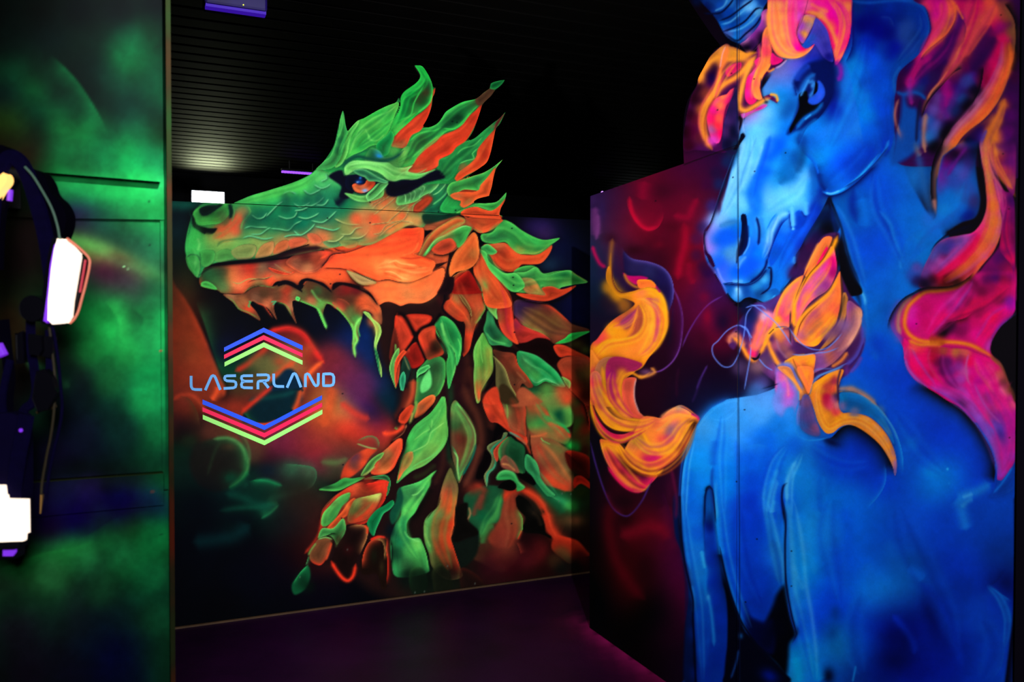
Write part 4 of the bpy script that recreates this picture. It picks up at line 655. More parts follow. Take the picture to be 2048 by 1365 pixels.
    S('E'); c.flow('480,500 530,700 600,860 600,1040',70,['3cb858','1c7c40','68dc6c'],.45); c.flow('880,720 880,900 900,1100 870,1250',110,['84d85c','4ca044','a0c858'],.4); c.flow('1300,860 1440,960 1580,1060 1690,1180',110,['3cc468','168044','58dc84'],.4); c.flow('650,120 700,300 800,480 790,640',120,['d84c2c','902c18','c85830'],.35)
    c.flow('1080,120 1150,320 1170,520 1210,700',80,['fb6434','e03c28','d83048'],.35); c.flow('1300,400 1460,500 1620,600 1800,640',140,['906838','6a3c2c','a86840','503028'],.4); c.flow('1100,60 1260,140 1450,100 1640,90 1800,90',90,['3ca84c','6cdc64','2c8c40'],.4); c.flow('1100,880 1180,980 1280,1110',90,['a0482c','6a2c1c'],.35)
    S('G'); c.flow('940,60 1000,180 1100,300 1160,420',90,['f85c34','c83c20','f04c2c'],.35); c.flow('1180,80 1240,200 1270,340 1260,440',110,['a05834','d04c30','7c4028'],.35); c.flow('1440,120 1540,260 1660,380 1760,500',130,['609044','c86038','84c060','e0683c'],.35); c.flow('1460,560 1560,700 1660,840 1780,960',170,['f0602e','9c6038','e8502c','b08048'],.35)
    c.flow('1180,500 1130,620 1160,740 1240,820',80,['2c6c40','9c5c44'],.35); c.flow('1380,700 1440,820 1560,960 1660,1080',50,['4cb870','1c7048'],.4)
    S('J'); c.flow('1040,1280 1120,1120 1220,980 1330,840 1420,680 1480,560',190,['48a84c','74d864','3c9448','60c058','8cd860'],.4); c.flow('1590,580 1700,720 1760,880 1720,1060 1640,1240',110,['5c4a30','7c3c2c','60a850','84d864'],.4)
    S('H'); c.flow('1540,90 1420,240 1300,400 1240,560 1300,740 1400,900',150,['58cc5c','2c8848','74e068','2c7c44'],.4); c.flow('1740,180 1720,360 1640,520 1620,700 1680,880 1740,1020',170,['6a9c4c','e8582c','a8603a','f04c28'],.35); c.flow('480,540 540,420 640,330 720,270',70,['68d060','38904c'],.4); c.flow('760,500 840,440 940,340',90,['b05830','74904a','e04828'],.35)
    S('I'); c.flow('1180,260 1150,440 1180,620 1140,800',150,['b8442c','80301f','a8583a','8c3828'],.35); c.flow('1080,240 1020,400 940,520 880,660',80,['4cac54','1c6c40','3c944c'],.4); c.flow('1320,220 1460,320 1540,460 1580,600 1660,720',70,['fb5c34','dc3c20','f04c2c'],.4)
    S('F'); c.flow('640,400 760,520 800,700 740,880 600,1000',60,['4ca050','1c6034'],.35); c.flow('380,880 500,560 700,540',40,['2c4a2c'],.3)
    c.c = c.c**1.08*1.02; c.mottle(3, .10, 16)
    S('P'); c.dots('655,437 680,549 740,446 877,424 1024,457 1026,555 685,788 686,930 1027,571 1029,665 1029,770 1023,1048 911,421 905,243 914,245 740,405 661,568 683,1037')
    # dried drips and paint flecks
    for x, y in ((830,1186),(849,1184),(895,1133),(786,1140),(1118,1003),(1124,988),(1142,989),(600,1155),(950,1168),(695,1100)): bl(x,y,1.3,2.2,'6a7a70',.6)
    return c
UNICORN_TOP = "1433,305* 1368,329* 1366,280 1368,235 1376,200 1392,172 1396,158 1405,140 1428,100 1440,92 1424,70 1402,38 1385,12 1372,-8"
def paint_unicorn(X, Y):
    c = Canvas(X, Y, '0c0312'); sh, st, ed, bl, bls, S = c.sh, c.st, c.ed, c.bl, c.bls, c.sheet
    S('P')
    # ---------- crimson smoke
    bls('1200,420,3a1c50 1250,400,4c0c34 1300,380,6a0428 1350,370,50042c 1400,350,400430 1440,340,2c0638 1200,500,2c2850 1240,470,5a1438 1290,450,780628 1340,440,5a0428 1390,420,6a0628 1430,400,3c0830 1210,580,0c2040 1250,540,3a1040 1300,520,380420 1350,510,50041e 1400,480,780426 1430,450,3c1048 1330,580,440428 1380,560,6c0428 1430,580,2c0c4c 1460,600,3c0844 1220,650,100c28 1330,650,400428 1400,650,500430 1440,640,6a0434 1480,620,140420 1340,720,22041c 1400,740,1a0420 1450,760,100420 1500,740,1a0a2c 1300,780,26041a 1370,820,100a2c 1300,840,200418 1440,800,0c1038',46,1)
    bls('1190,700,1a1030 1190,900,0a0618 1190,1000,0c0410 1230,1000,3a0418 1280,960,280418 1330,960,280424 1200,1100,100306 1250,1080,3c0410 1300,1070,500418 1340,1080,4c042c 1230,1130,2c0408 1280,1130,38040c 1330,1130,40042a 1260,1180,3c040a 1210,1180,080204 1300,1200,0a0306 1350,1180,46042c 1220,1250,030204 1280,1270,040204 1340,1260,24041c 1350,1330,18041a 1290,1340,060206 1370,1340,1a0620',44,1)
    st('1222,1000 1218,1060 1232,1120 1262,1170 1290,1200','5a0414',24,1,.7); st('1330,1010 1340,1060 1355,1100','5c0a30',22,1,.6); st('1240,1075 1270,1062 1310,1055 1345,1075','7c0822',26,1,.7); bl(1250,1040,22,18,'1c0208',.7); bl(1290,1140,24,40,'1c0208',.6)
    S('m')
    ed('530,300 550,420 600,540 680,640 780,690 880,660 940,560 950,470','b80838',-64,.8); st('560,300 600,500 700,640 790,675 870,640','c00838',40,1,.8)
    st('740,130 720,260 700,340','900434',110,1,.7); bl(950,230,160,120,'38041e',.7); st('1340,320 1280,430 1220,540 1060,520','8c0430',70,1,.7); st('1180,600 1200,760 1180,900 1140,1050 1110,1250','94042c',90,1,.9,tp=.1); bl(1040,640,110,70,'4a041c',.7)
    st('1240,1050 1240,1180 1300,1300','84042c',70,1,.7); bl(620,920,130,70,'2c0414',.7); bl(900,850,80,50,'6c0424',.6)
    st('180,420 170,600 190,760','7c3c84',90,1,.8); bl(250,450,50,140,'34205c',.6); bl(150,1050,60,150,'102c4c',.9); bl(350,780,90,70,'3a0a24',.7); bl(150,350,40,60,'3c2058',.8)
    st('140,860 170,960 230,1070 300,1110','c0105c',44,.8,.9); st('370,780 350,950 340,1100 330,1250','a86c34',50,1,.7)
    st('200,500 210,650 180,800','8c4890',40,1,.6)
    c.style = (.10,.16,.18)
    # violet veil loops
    S('e')
    sh('400,110 480,180 620,210 740,250 810,320 845,420 850,540 820,620 790,700 740,560 680,460 560,400 430,330 400,240','1c1448',f=18); bls('500,250,2a2458 620,300,28285c 760,340,1c1450 800,480,180c40',50,.8)
    ed('380,60 410,120 480,175 620,200 740,245 815,320 850,430 845,540 800,680','6058b0',26,.85); ed('800,1000 850,540','2a1048',30,.5)
    st('850,440 900,560 930,700 925,860 900,1000 840,1110 740,1190 640,1210','8046a8',14,.7,.8,tp=.1); ed('860,460 905,560 930,700 925,860 890,1010 800,1150','4a1050',44,.7); bl(800,850,60,130,'14081c',.7)
    st('1300,510 1180,580 1090,680 1010,800 960,900 930,980','6a3498',12,.8,.8); ed('1190,580 1100,670 1020,790','540840',-60,.6); bl(1160,700,50,90,'84042e',.8); bl(1090,900,90,120,'3c0422',.7); bl(1130,520,60,60,'700430',.7); bl(1300,750,90,130,'16062c',.85)
    st('1160,1140 1100,1260 1060,1365','5c3898',16,.8,.6)
    # ---------- body of the horse
    c.style = None
    S('P')
    sh('1397,843 1421,816 1452,799 1485,793 1520,786 1560,768 1620,740 1640,640 1650,500 1665,300 1560,170 1540,130 1600,90 1690,0 1700,-100 1770,-125 1850,-80 1880,100 1850,200 1800,300 1850,420 1900,480 1900,560 1900,700 1950,800 2030,860 2045,1200 2020,1420 1393,1420 1390,1330 1386,1240 1385,1203 1379,1171 1369,1128 1362,1075 1359,1000 1362,950 1370,900','0a5cd8',f=4)
    # chest and shoulder tones
    bls('1400,840,2a90e0 1450,820,3498e0 1500,810,4a98e0 1550,800,4a98e8 1600,820,2a88e0 1420,900,2090e0 1480,880,3090e8 1560,860,1888e8 1640,860,1470d8 1400,980,0880e0 1440,960,0488e0 1500,940,0470e4 1540,920,0468e0 1500,1000,0444d0 1560,1000,0050d8 1600,900,1080dc 1620,980,0888dc 1580,960,0c88e4 1700,920,0048d8 1660,930,004cd0 1740,900,0038c0 1760,960,0044d0 1700,1000,0070d8 1640,1020,0084dc 1760,1040,0060cc 1800,820,0050d8 1840,860,0048d0 1800,900,0060d0 1850,920,0058d8 1880,960,0088e8 1900,1000,0060e0 1820,980,0058d0 1900,900,0050e0 1960,960,0048d8 2010,980,004cc8 1960,1020,0050c8 2000,1060,0048c0 1780,760,0048d0 1740,780,0460d8 1760,720,0054dc 1780,680,0068dc 1740,640,0070d8 1800,560,0478e0 1840,520,0080e0 1780,480,005ce0 1820,440,0078e0 1860,460,0080e4 1740,500,0054d8 1770,380,0058e0 1820,340,0470d8 1720,420,0058b0 1720,560,0068dc',42,.95)
    bls('1420,1060,0878d8 1390,1100,0880e0 1450,1100,0050d0 1500,1080,0044cc 1540,1060,0058e0 1570,1100,1490e8 1600,1080,0c90e8 1640,1060,1088e0 1680,1040,0070e0 1720,1060,0068e0 1770,1080,0054c8 1820,1060,0458d8 1880,1080,0048cc 1940,1060,0048c4 2000,1120,003494 1620,1140,0090e8 1660,1130,005cd8 1720,1130,0068e8 1780,1130,0460c8 1830,1130,0050a8 1880,1130,003cb8 1940,1140,003cc0 2000,1180,00208c 1500,1150,0044d4 1540,1180,0044c0 1420,1160,0878dc 1390,1180,0470cc 1600,1200,0c80e4 1640,1200,0058ec 1700,1190,0060e0 1740,1200,0878e0 1800,1190,0860c0 1860,1180,0048bc 1920,1180,0034a8 1980,1210,0440c4 2010,1260,003cb4 1620,1260,0054e8 1660,1240,0050d0 1700,1240,004cd8 1760,1230,0438b0 1820,1230,00208c 1880,1220,0030b0 1940,1230,0444c0 1990,1300,0440c0 1680,1270,0464b4 1720,1290,0054d0 1780,1290,001070 1840,1290,001a90 1900,1290,002098 1950,1300,0034b0 1700,1340,0440a0 1760,1340,001a80 1830,1340,00148c 1900,1340,0020a0 1960,1345,0038b8 1440,1240,0048b8 1410,1300,0458cc 1460,1320,0038b0 1420,1350,0444b0 1500,1250,0044c8 1540,1250,0438b0 1600,1310,0090e0 1630,1340,0478e8 1590,1350,1098e0 1640,1320,0880e0',36,.95)
    # neck shading
    S('d')
    bl(90,560,90,70,'0058a8',.5); st('270,440 260,600 300,760','002090',80,1,.7,tp=.3); st('440,300 450,450 480,600 600,830 660,960','0040b8',40,.9,.7); st('500,640 600,760 640,900 700,1050','1888ec',30,.9,.8); st('350,520 380,700 380,800','0878e0',90,1,.6); st('840,1000 760,1060 710,1100 700,1180','2894ee',34,.9,.7); bl(560,450,130,200,'0058e8',.5); bl(820,350,60,140,'1c78c8',.6); bl(760,650,100,120,'0474e4',.5)
    st('60,560 120,700 180,900 230,1100 320,1365','1080e0',44,.9,.8,tp=.1); st('250,900 300,1100 380,1300','0050b8',70,1,.6)
    S('f')
    st('950,-30 1000,200 1080,400 1130,520 1150,600','1a88e0',50,.9,.8); st('1080,430 1130,520 1140,600','50b4f4',22,.8,.9); st('1140,560 1150,760 1120,900 1080,1010','1c80e0',26,.9,.7); st('1130,700 1170,900 1250,1100','0a78e0',60,1,.6); bl(1330,650,60,150,'0058c0',.6); bl(1250,950,110,110,'0044d0',.7); bl(1310,400,120,90,'0068e0',.5)
    S('g'); st('1010,640 960,800 945,1000 945,1200','2c9ce8',40,1,.6); st('1240,640 1210,760 1205,880','0c50b8',60,1,.6); st('1000,900 1010,1100 1020,1300','0058cc',70,1,.5); st('1420,640 1440,800 1440,1000 1440,1250','0a50d4',50,1,.4); st('1340,560 1300,760 1290,1000','1c90e8',60,1,.5)
    S('h'); st('180,560 160,760 130,960 110,1150','0058d8',90,1,.5); st('250,900 215,1060 200,1250','30a4f0',44,1,.7); st('560,780 520,900 480,1060 470,1250','0c80e0',80,1,.5); st('700,1000 660,1150 650,1300','0050c0',90,1,.4)
    S('l'); st('330,100 300,300 330,500','0c84e8',80,1,.4); st('480,60 520,260 470,480','0058e0',90,1,.5); st('640,480 700,600 690,740','0c70d8',90,1,.5); st('820,300 860,480 1000,560 1090,600','0864c8',90,1,.5); st('1250,100 1150,250 1100,420','0046c4',110,1,.5); st('1480,1000 1520,800 1500,700','0444b8',100,1,.5)
    # mane behind the neck, right-hand side
    c.style = (.10,.13,.15)
    S('b')
    sh('640,0 740,10 860,30 920,80 950,180 950,270 900,400 850,500 780,560 700,620 660,700 650,800 640,900 620,1000 640,1200 600,1365 500,1365 300,700 250,500 260,200 240,0 400,-60','0448b4',f=8)
    bls('300,60,002c80 400,80,00208c 500,60,002890 600,50,0030a0 700,60,002c94 800,80,0038a0 880,140,0034a0 900,260,0034a0 840,330,0c3890 760,240,2048a0 720,320,2048a0 760,420,18409c 680,140,002488 560,150,001c90 450,180,000880 350,220,000078 600,300,000c80 500,280,000488 640,450,0014a0 700,520,0440a4 580,450,0028a4 400,400,0028b8 350,500,0444d0 450,550,0454e0 280,500,0054c0 250,600,0484d8 350,650,0464d8 480,680,0050d8 350,780,0448b0 420,800,0450c4 200,720,0488dc 250,850,0484dc 330,900,0884dc 150,900,0488e4 450,900,0058dc 520,1000,0050dc 560,800,0058d8 380,1050,0080e0 250,1000,0074c8 200,1100,0464b0 150,1200,0060b8 300,1150,0074e0 420,1200,0064e0 540,1200,0040b8 250,1300,0488e8 400,1330,0070e8 530,1330,0038c0 80,1050,0484dc 60,1150,0470d0',64,.95)
    st('200,0 400,25 640,5 800,20 900,70 950,170 950,280 890,410','0c58c0',26,.9,.8); ed('240,100 260,400 180,600','000868',-40,.7); ed('500,150 600,160 640,250','1c40a0',30,.6); st('700,600 640,700 640,800 660,860','1468c8',26,.9,.8)
    # right mane field
    sh('800,-40 920,60 960,160 975,280 920,400 860,500 720,620 670,700 655,830 640,920 640,1100 650,1250 700,1500 1300,1500 1850,1500 1850,-300 1400,-560 900,-420','3c0450',f=5)
    bls('1000,30,d81088 950,60,e83070 1050,60,e0188c 1100,100,e83868 1150,50,f04858 1040,150,e01890 1000,200,e83078 1090,200,f04c60 1160,120,fb7040 1120,280,f06848 1000,330,f04860 1050,370,ec6048 950,450,e04068 900,500,d82878 970,400,f85858 1250,60,d80868 1350,60,d00460 1450,80,e83858 1500,30,f85848 1550,100,e85448 1300,150,e00468 1250,250,e00068 1350,240,b84050 1450,200,e84c50 1280,320,dc1464 1340,340,a83848 1500,250,b80858 1600,250,a00470 1550,180,d82858 1650,150,a04838 1640,60,8c4038 1700,300,8c5038 1700,450,804430 1660,500,d85040 1640,350,c82858 1580,450,e00058 1540,600,e80068 1600,650,fb5838 1500,700,e80060 1560,800,fb6038 1480,850,e85058 1400,900,b85c8c 1500,980,fb6838 1350,1050,d85870 1420,1050,fb7838 1280,1150,e88058 1200,1250,e87c58 1300,1200,fb7c38 1130,1330,e08058 1220,1320,f8782c',50,.95)
    bls('1180,450,38005c 1120,550,300058 1050,620,300050 1000,700,30105c 900,720,24187c 860,800,203080 900,650,60106c 1000,500,98087c 920,560,b80880 850,640,c00870 800,740,b80090 1050,430,8c0870 1150,350,58046c 1200,220,7c1484 1220,180,88148c 1180,300,680468 700,750,380044 720,650,30004c 780,600,280460 1450,450,380050 1400,520,30004c 1380,600,380058 1500,400,480050 1300,520,842040 1250,500,a03c48 1200,600,904448 1150,640,98404c 1300,600,600050 1350,720,3c3898 1280,750,3c3c98 1400,700,340c70 1200,720,60085c 1150,850,a80084 1120,780,880070 1200,800,480078 1250,900,204088 1180,1000,202c74 1120,950,8c0884 1050,900,703c98 1000,1000,6c50b0 1100,1050,7c2c8c 950,1100,2c60c0 1050,1150,4c4ca0 950,1250,2878c8 1000,1200,3868c0 1100,1150,18083c 1000,1330,000414 1100,1200,04000c 1300,950,08001c 1380,820,0c0028 1430,700,10042c 1450,620,300440',46,.92)
    bls('1600,1000,48006c 1700,900,50005c 1700,1050,5c006c 1680,1200,640070 1560,1100,c06440 1620,950,c05840 1580,1250,e07838 1520,1200,c86040 1620,1250,8c3060 1450,1250,4c28a0 1500,1330,d88038 1380,1330,140458 1300,1300,0c0030 1400,1200,2c0460 1720,700,40003c 1720,500,24041c 1690,600,50043c 1250,1330,f88030 1350,1230,240050',44,.92)
    # flame contours of the right mane
    st('1330,-20 1300,120 1290,260 1240,400 1180,540 1150,620','e84868',90,1,.6); st('1560,40 1480,160 1400,280 1330,400 1260,520','e85850',100,1,.75); st('1520,230 1420,420 1330,600','4a0458',80,1,.7); st('1640,300 1560,500 1460,700 1400,800','e00068',110,1,.65)
    st('1420,-20 1380,100 1300,240','d80068',60,1,.6); st('1560,330 1500,460 1420,560 1330,640','300450',70,1,.7); st('1250,120 1230,240 1160,360 1060,460 980,560','3a0460',60,1,.6); st('1060,20 1080,120 1040,240 980,340','f85c68',40,1,.6)
    st('1300,700 1200,860 1130,1000 1090,1100','3c3c98',60,1,.5); st('1130,720 1100,860 1110,980','a80890',50,1,.6)
    ed('900,40 940,120 965,260 920,400 870,480','2c0450',-22,.7); st('1140,-20 1190,60 1190,170 1140,270 1040,370 950,440 880,520','fb7440',34,.8,.9,tp=.1); ed('1200,80 1195,180 1130,300 1040,380 940,460 880,540 820,650 740,800','440450',-26,.7)
    ed('1200,90 1270,190 1290,260 1270,370 1210,440','40045c',24,.6); st('1200,40 1270,180','f87848',16,.7,.8); st('870,520 850,620 800,710 760,800','c81080',60,1,.8); st('1020,330 940,430 890,500','fb6c50',22,.8,.7)
    st('1240,420 1180,600 1120,690 1040,780 970,860 930,930 890,1040','d07858',30,.8,.9); ed('1260,620 1180,660 1080,770 990,870 930,960 890,1080','140424',30,.95,.05); st('1130,640 1060,740 980,830 940,910','e88860',16,.8,.7)
    st('930,1030 910,1150 900,1250 920,1365','b88078',50,.8,.9); st('880,1180 860,1300 850,1365','6c5c98',30,.9,.7); st('1640,60 1720,200 1735,350 1720,500 1690,620 1650,720','8c5438',40,.9,.8); ed('1640,30 1730,180 1745,350 1730,520 1690,650','08020c',-60,.95,.05)
    st('1690,380 1700,520 1660,660 1600,790 1540,920 1440,1060 1330,1150 1240,1230 1170,1320 1120,1400','fb7030',60,.9,.95,tp=.1); st('1440,900 1350,1040 1240,1150 1140,1260 1080,1365','c878a0',50,.9,.75); ed('1690,700 1600,900 1520,1020 1430,1110 1320,1190 1230,1290 1170,1390','280450',-30,.9,.05)
    ed('1450,600 1440,720 1400,850 1320,990 1220,1100 1120,1210 1060,1365','0a0018',44,.95,.05); st('1650,900 1600,1020 1560,1120 1500,1200 1470,1300 1440,1365','e07c34',60,.9,.9); st('1480,1180 1440,1280 1425,1365','6044b0',24,.8,.8)
    st('650,830 720,860 810,840 880,860 930,910','0c58b0',34,.8,.9); st('790,700 780,830 800,960','a81c98',40,.9,.8); bl(770,850,60,50,'4058b0',.6); sh('720,860 760,960 800,980 850,1000 880,1180 850,1365 620,1500 650,1250 690,1080','0a54b4',f=34); st('680,900 650,1000 650,1100 700,1250','c07c70',26,.8,.8); bl(700,1230,30,50,'5860a8',.7); ed('690,900 680,1080 650,1230','200428',20,.5); st('880,900 850,1100 840,1300','14103c',24,1,.7)
    st('1080,860 1080,960 1130,1080','70188c',40,1,.6)
    S('d'); c.fd('0,-20,0,110')
    st('830,0 850,100 880,150','8c7c88',50,1,.7); st('890,-20 910,60 925,120','c08868',20,.8,.8); st('850,120 880,250 930,500 970,650','2c70b8',70,1,.6)
    st('1230,-30 1130,60 1060,180 1010,300 1000,450 1010,600 1030,700','c08078',46,.8,.95,tp=.12); st('1250,0 1150,100 1070,220 1030,350','e88040',36,.8,.9); st('1000,260 985,400 990,560','a07890',16,.9,.7); ed('1100,-20 1020,120 980,260 970,420 980,560','04020c',-56,.95,.05)
    sh('1070,180 1120,120 1200,60 1290,0 1400,0 1380,200 1400,400 1420,560 1380,700 1250,750 1100,850 960,960 800,1100 740,1200 700,1100 760,900 900,800 1010,720 1030,600 1030,400','0a74dc',f=14)
    bls('1200,150,1c0030 1150,130,300040 1260,70,78106c 1150,220,640c80 1080,330,6c30a8 1060,420,5048b4 1200,240,3c50b8 1250,300,5058c0 1150,320,3850b8 1300,200,3c2c88 1330,100,24105c 1200,400,3458c4 1250,480,2470cc 1130,500,0878d8 1300,450,3064c8 1340,560,3c3c90 1250,620,0478e0 1100,650,0c88e0 1150,730,0870d8 1300,680,0028a0 1000,800,0878e0 900,900,0080e0 800,1000,0074e0 960,720,2078e0',56,.9)
    st('1300,60 1200,200 1120,330','7c1898',30,1,.7); ed('1400,-20 1420,150 1440,300 1475,450 1470,600 1430,720 1340,800 1200,840 1080,890','060210',64,.97,.05); ed('1380,760 1250,800 1130,850 1020,940 960,1030','04042c',-50,.8)
    sh('1620,940 1700,1020 1735,1100 1735,1480 1200,1480 1340,1300 1460,1140 1560,1020','90006c',f=16); bls('1600,1080,60006c 1500,1180,7c0068 1560,1250,58046c 1650,1150,90005c 1700,1200,d00068 1640,1320,c80064 1480,1330,980068 1400,1300,b0207c 1700,1340,90005c 1560,1360,60045c',46,.9)
    # big curl
    sh('1420,-20 1430,150 1460,300 1475,450 1480,600 1450,720 1400,800 1340,850 1240,870 1100,900 1010,970 960,1060 910,1160 880,1250 870,1340 1000,1365 1200,1350 1340,1260 1440,1140 1540,1020 1600,880 1620,740 1600,600 1640,480 1540,300 1500,150 1500,-20','e0508c',f=6)
    bls('1470,60,c08460 1450,200,c08868 1480,330,b88080 1500,450,e07850 1540,600,fb7834 1560,750,fb8430 1560,900,fb8034 1500,1000,f85838 1420,1120,fb5c34 1500,850,f86848 1480,720,e85c70 1440,800,f0387c 1380,900,f00868 1330,980,ec0058 1420,950,f84848 1260,1080,e80050 1350,1080,d82838 1250,1180,c02030 1160,1250,9c1420 1100,1310,8c0c18 1050,1250,b00838 1150,1150,e00468 1060,1200,c80060 1200,1050,d02c90 1300,880,b848a8 1250,930,7848a8 1150,950,4838a0 1100,1000,3c3c98 1040,980,4c48a8 1000,1060,5850a8 960,1130,6c3890 1080,1080,8c2c80 1000,1140,7c3890 950,1240,74308c 920,1290,482870 1050,1120,c050b0',44,.95)
    c.fd(); st('1330,880 1230,990 1120,1090 1020,1180 960,1250','a858b8',34,.9,.8); st('1380,860 1280,1000 1180,1110 1060,1220','fa0868',40,1,.6); ed('860,1330 1000,1345 1180,1340 1320,1280','18040c',-34,.9)
    st('1500,0 1520,150 1560,250 1620,350 1700,440 1740,520','f88430',36,.8,.9,tp=.12); c.fd('0,-10,0,130'); sh('1540,-60 1730,-60 1730,490 1640,380 1570,240','8c1878',f=8); bls('1620,60,7c2c70 1690,60,580070 1600,160,b03850 1680,200,78107c 1640,280,c83c60 1700,380,b84c60 1560,100,f09040',44,.85); c.fd(); st('1520,60 1560,220 1640,360 1720,450','f8883c',26,.8,.8)
    sh('1540,360 1600,440 1650,470 1730,560 1735,1200 1700,1130 1640,1060 1600,980 1620,740 1600,600','80006c',f=8); bls('1580,420,b84498 1590,520,d83884 1640,600,b00478 1700,560,500068 1700,700,780068 1660,800,a8005c 1700,900,880058 1650,950,d80068 1700,1080,f00068 1650,880,b00058',42,.9); ed('1640,470 1650,600 1620,760','d84c90',-14,.6)
    S('i'); c.fd('0,-10,0,90')
    # curl lower half
    sh('0,-60 1400,-60 1700,-40 1720,350 1700,500 1560,640 1480,760 1440,860 1450,960 1540,1040 1620,1200 1660,1365 1740,1700 1300,1740 1177,1661 950,1490 700,1331 557,1223 470,1060 450,900 400,800 330,700 300,600 330,500 420,380 560,290 680,230 840,220 1000,205 1120,150 1200,60 1240,0 1000,-60','d8087c',f=5)
    bls('1300,60,c8107c 1400,100,680060 1500,80,540068 1600,100,9c0050 1650,60,a00070 1250,180,840050 1350,250,800048 1450,200,9c0058 1550,250,d00058 1600,180,d80064 1130,250,a01890 1080,340,b040a8 1000,420,a02898 1050,450,980070 1150,350,880058 1250,400,d80858 1150,480,e80058 1350,360,e0005c 1450,330,d00060 1550,350,88104c 1650,380,a010a8 1700,400,b800a8 1000,520,e80868 900,560,f00868 1100,530,e80050 900,430,e80090 800,350,d8047c 700,420,d00470 600,350,d81080 550,450,e020a8 520,540,e020a8 560,620,e000a0 650,500,d00078 700,620,d40070 780,680,f0007c 850,600,f80074 650,700,d8107c 1300,480,a00450 1500,450,f00080 1600,430,e8009c 1400,550,f8006c 1500,560,f80058 1550,600,d00c90 1250,600,d80070 1150,620,a00064 1000,650,48043c 880,700,0c0010 950,620,280420 1100,700,8c0058 1300,720,f80094 1400,720,f80068 1350,820,fb0080 1420,850,c83cb0',52,.95)
    c.fd(); ed('780,740 880,640 1000,590 1150,550 1250,480','10020c',34,.8); bl(880,700,60,50,'08000a',.8); st('1240,120 1140,280 1040,400 930,500','c040b0',30,1,.7); st('1100,300 1000,480 860,640 780,740','f80090',30,1,.6)
    sh('450,780 500,820 600,870 700,880 820,870 1000,890 1150,900 1250,940 1380,990 1500,1050 1600,1200 1740,1700 1300,1740 1177,1661 950,1490 700,1331 557,1223 470,1060','e8087c',f=8)
    bls('560,900,f05058 650,900,f03058 800,900,a82030 900,920,a84838 1050,940,c07040 1150,950,d86058 500,960,d03c90 580,1000,f80070 560,1100,f80070 650,1150,f80060 700,1000,f00068 780,1000,b80440 850,1050,78004c 950,1050,68106c 900,1150,700060 980,1150,7c2088 1080,1100,983098 1100,1000,a02860 750,1200,d00058 820,1280,f00080 700,1250,f00480 900,1280,c80080 1000,1280,9c2898 1100,1250,b040b0 1150,1150,d050a8 1200,1050,f80060 1300,1050,f00090 1250,1150,e80090 1350,1200,e000a0 1300,1280,c80098 1420,1130,f04090 1480,1250,e85090 1550,1200,d86060 1600,1280,804040 650,1290,c040a0',46,.95)
    st('760,900 730,1000 780,1150 880,1280 1000,1400','d83070',24,1,.7); st('1190,960 1160,1100 1180,1250 1240,1365','d060a8',24,.9,.8); st('470,1000 510,1130 620,1260 740,1365','a060c8',36,.8,.9,tp=.1)
    st('1330,-60 1260,30 1180,110 1080,180 960,220 820,240 700,250 600,320 510,410 470,520 465,640 520,740 620,800 740,820 900,820 1080,830 1220,860 1340,920 1440,980 1520,1080','fb8a2c',56,.5,1,tp=.12)
    st('500,800 620,850 740,850 900,850','f8902c',50,.8,.9); st('740,780 860,800 900,860','b85018',90,1,.7); st('1440,980 1560,1090 1630,1230 1680,1365','a0603c',50,.8,.9)
    st('440,330 370,430 320,560 330,660 380,760 430,850','5c5cc4',80,1,.8); st('560,290 460,380 400,500 390,640 420,740','c0947c',50,.9,.85); ed('680,215 560,260 440,330 340,450 280,580 270,680','04041c',-50,.9); ed('1250,30 1140,120 1000,180 840,195 680,205 560,250','0c0208',-60,.95,.1)
    bls('600,-20,5c50b0 700,40,6c3c90 800,0,a83c98 850,60,b80048 1000,60,8c1830 1100,60,a02428 1200,-20,c83030 950,110,5c0c18 780,100,48042c 600,120,28185c 680,150,18042c 540,60,2c50b0 1050,120,401010',48,.85)
    ed('1450,860 1470,760 1550,650 1680,540 1760,480','6848b8',-28,.7)
    sh('1470,980 1450,900 1480,780 1560,660 1700,540 1900,480 1900,1700 1720,1700 1680,1400 1620,1200 1560,1060','08020e',f=10)
    # tail of the mane
    S('j'); c.fd('0,0,0,130')
    sh('600,0 700,60 820,130 940,190 1060,260 1160,340 1260,450 1360,600 1430,720 1480,850 1510,1000 1515,1100 1520,1140 1560,1145 1620,1080 1690,980 1730,880 1745,780 1780,600 1790,450 1760,340 1700,220 1660,80 1640,-60 560,-60','c81c90',f=6)
    bls('700,20,f80090 830,30,f80098 950,60,a80878 1050,60,983098 760,80,d838a0 900,140,d02898 1000,150,c02890 1100,130,b840b0 1200,50,e81098 1250,150,e018a0 1150,220,b440b4 1050,220,900870 1120,260,480438 1180,330,981c78 1240,300,a850c0 1300,250,e030a8 1350,330,d830a8 1250,400,a048b8 1330,430,9858d0 1400,420,c84898 1420,500,8058d0 1350,520,8050d0 1440,580,6068d8 1400,640,8058d0 1480,700,a048c0 1500,800,a03cb8 1550,950,b038b8 1560,1080,a838c0 1600,850,c028a8 1650,780,c020a8 1680,850,b030b8 1620,700,9030a8 1560,620,5c30a8 1600,550,7838b8 1520,500,7840b8 1450,400,a02898 1560,400,9828a0 1500,330,c83080 1400,200,b02888 1350,100,f01098 1450,80,fb1090 1550,200,f82090 1500,150,e81890 1600,120,e86888 1580,300,f02098 1650,400,e018b0 1700,500,c818a8 1650,550,c010a8 1740,600,b018b0 1720,400,c010a8 1700,300,e85088 1640,100,804030 1600,30,8c5038',50,.95)
    st('1240,0 1300,150 1380,300 1460,400 1560,500','c050b8',26,.9,.7); st('1180,60 1230,180 1320,330 1400,450 1480,560','f82098',26,1,.6); st('1600,-20 1680,120 1720,260','905038',36,.8,.7); ed('1700,220 1770,340 1795,450 1785,620 1750,780','1c0428',-40,.9)
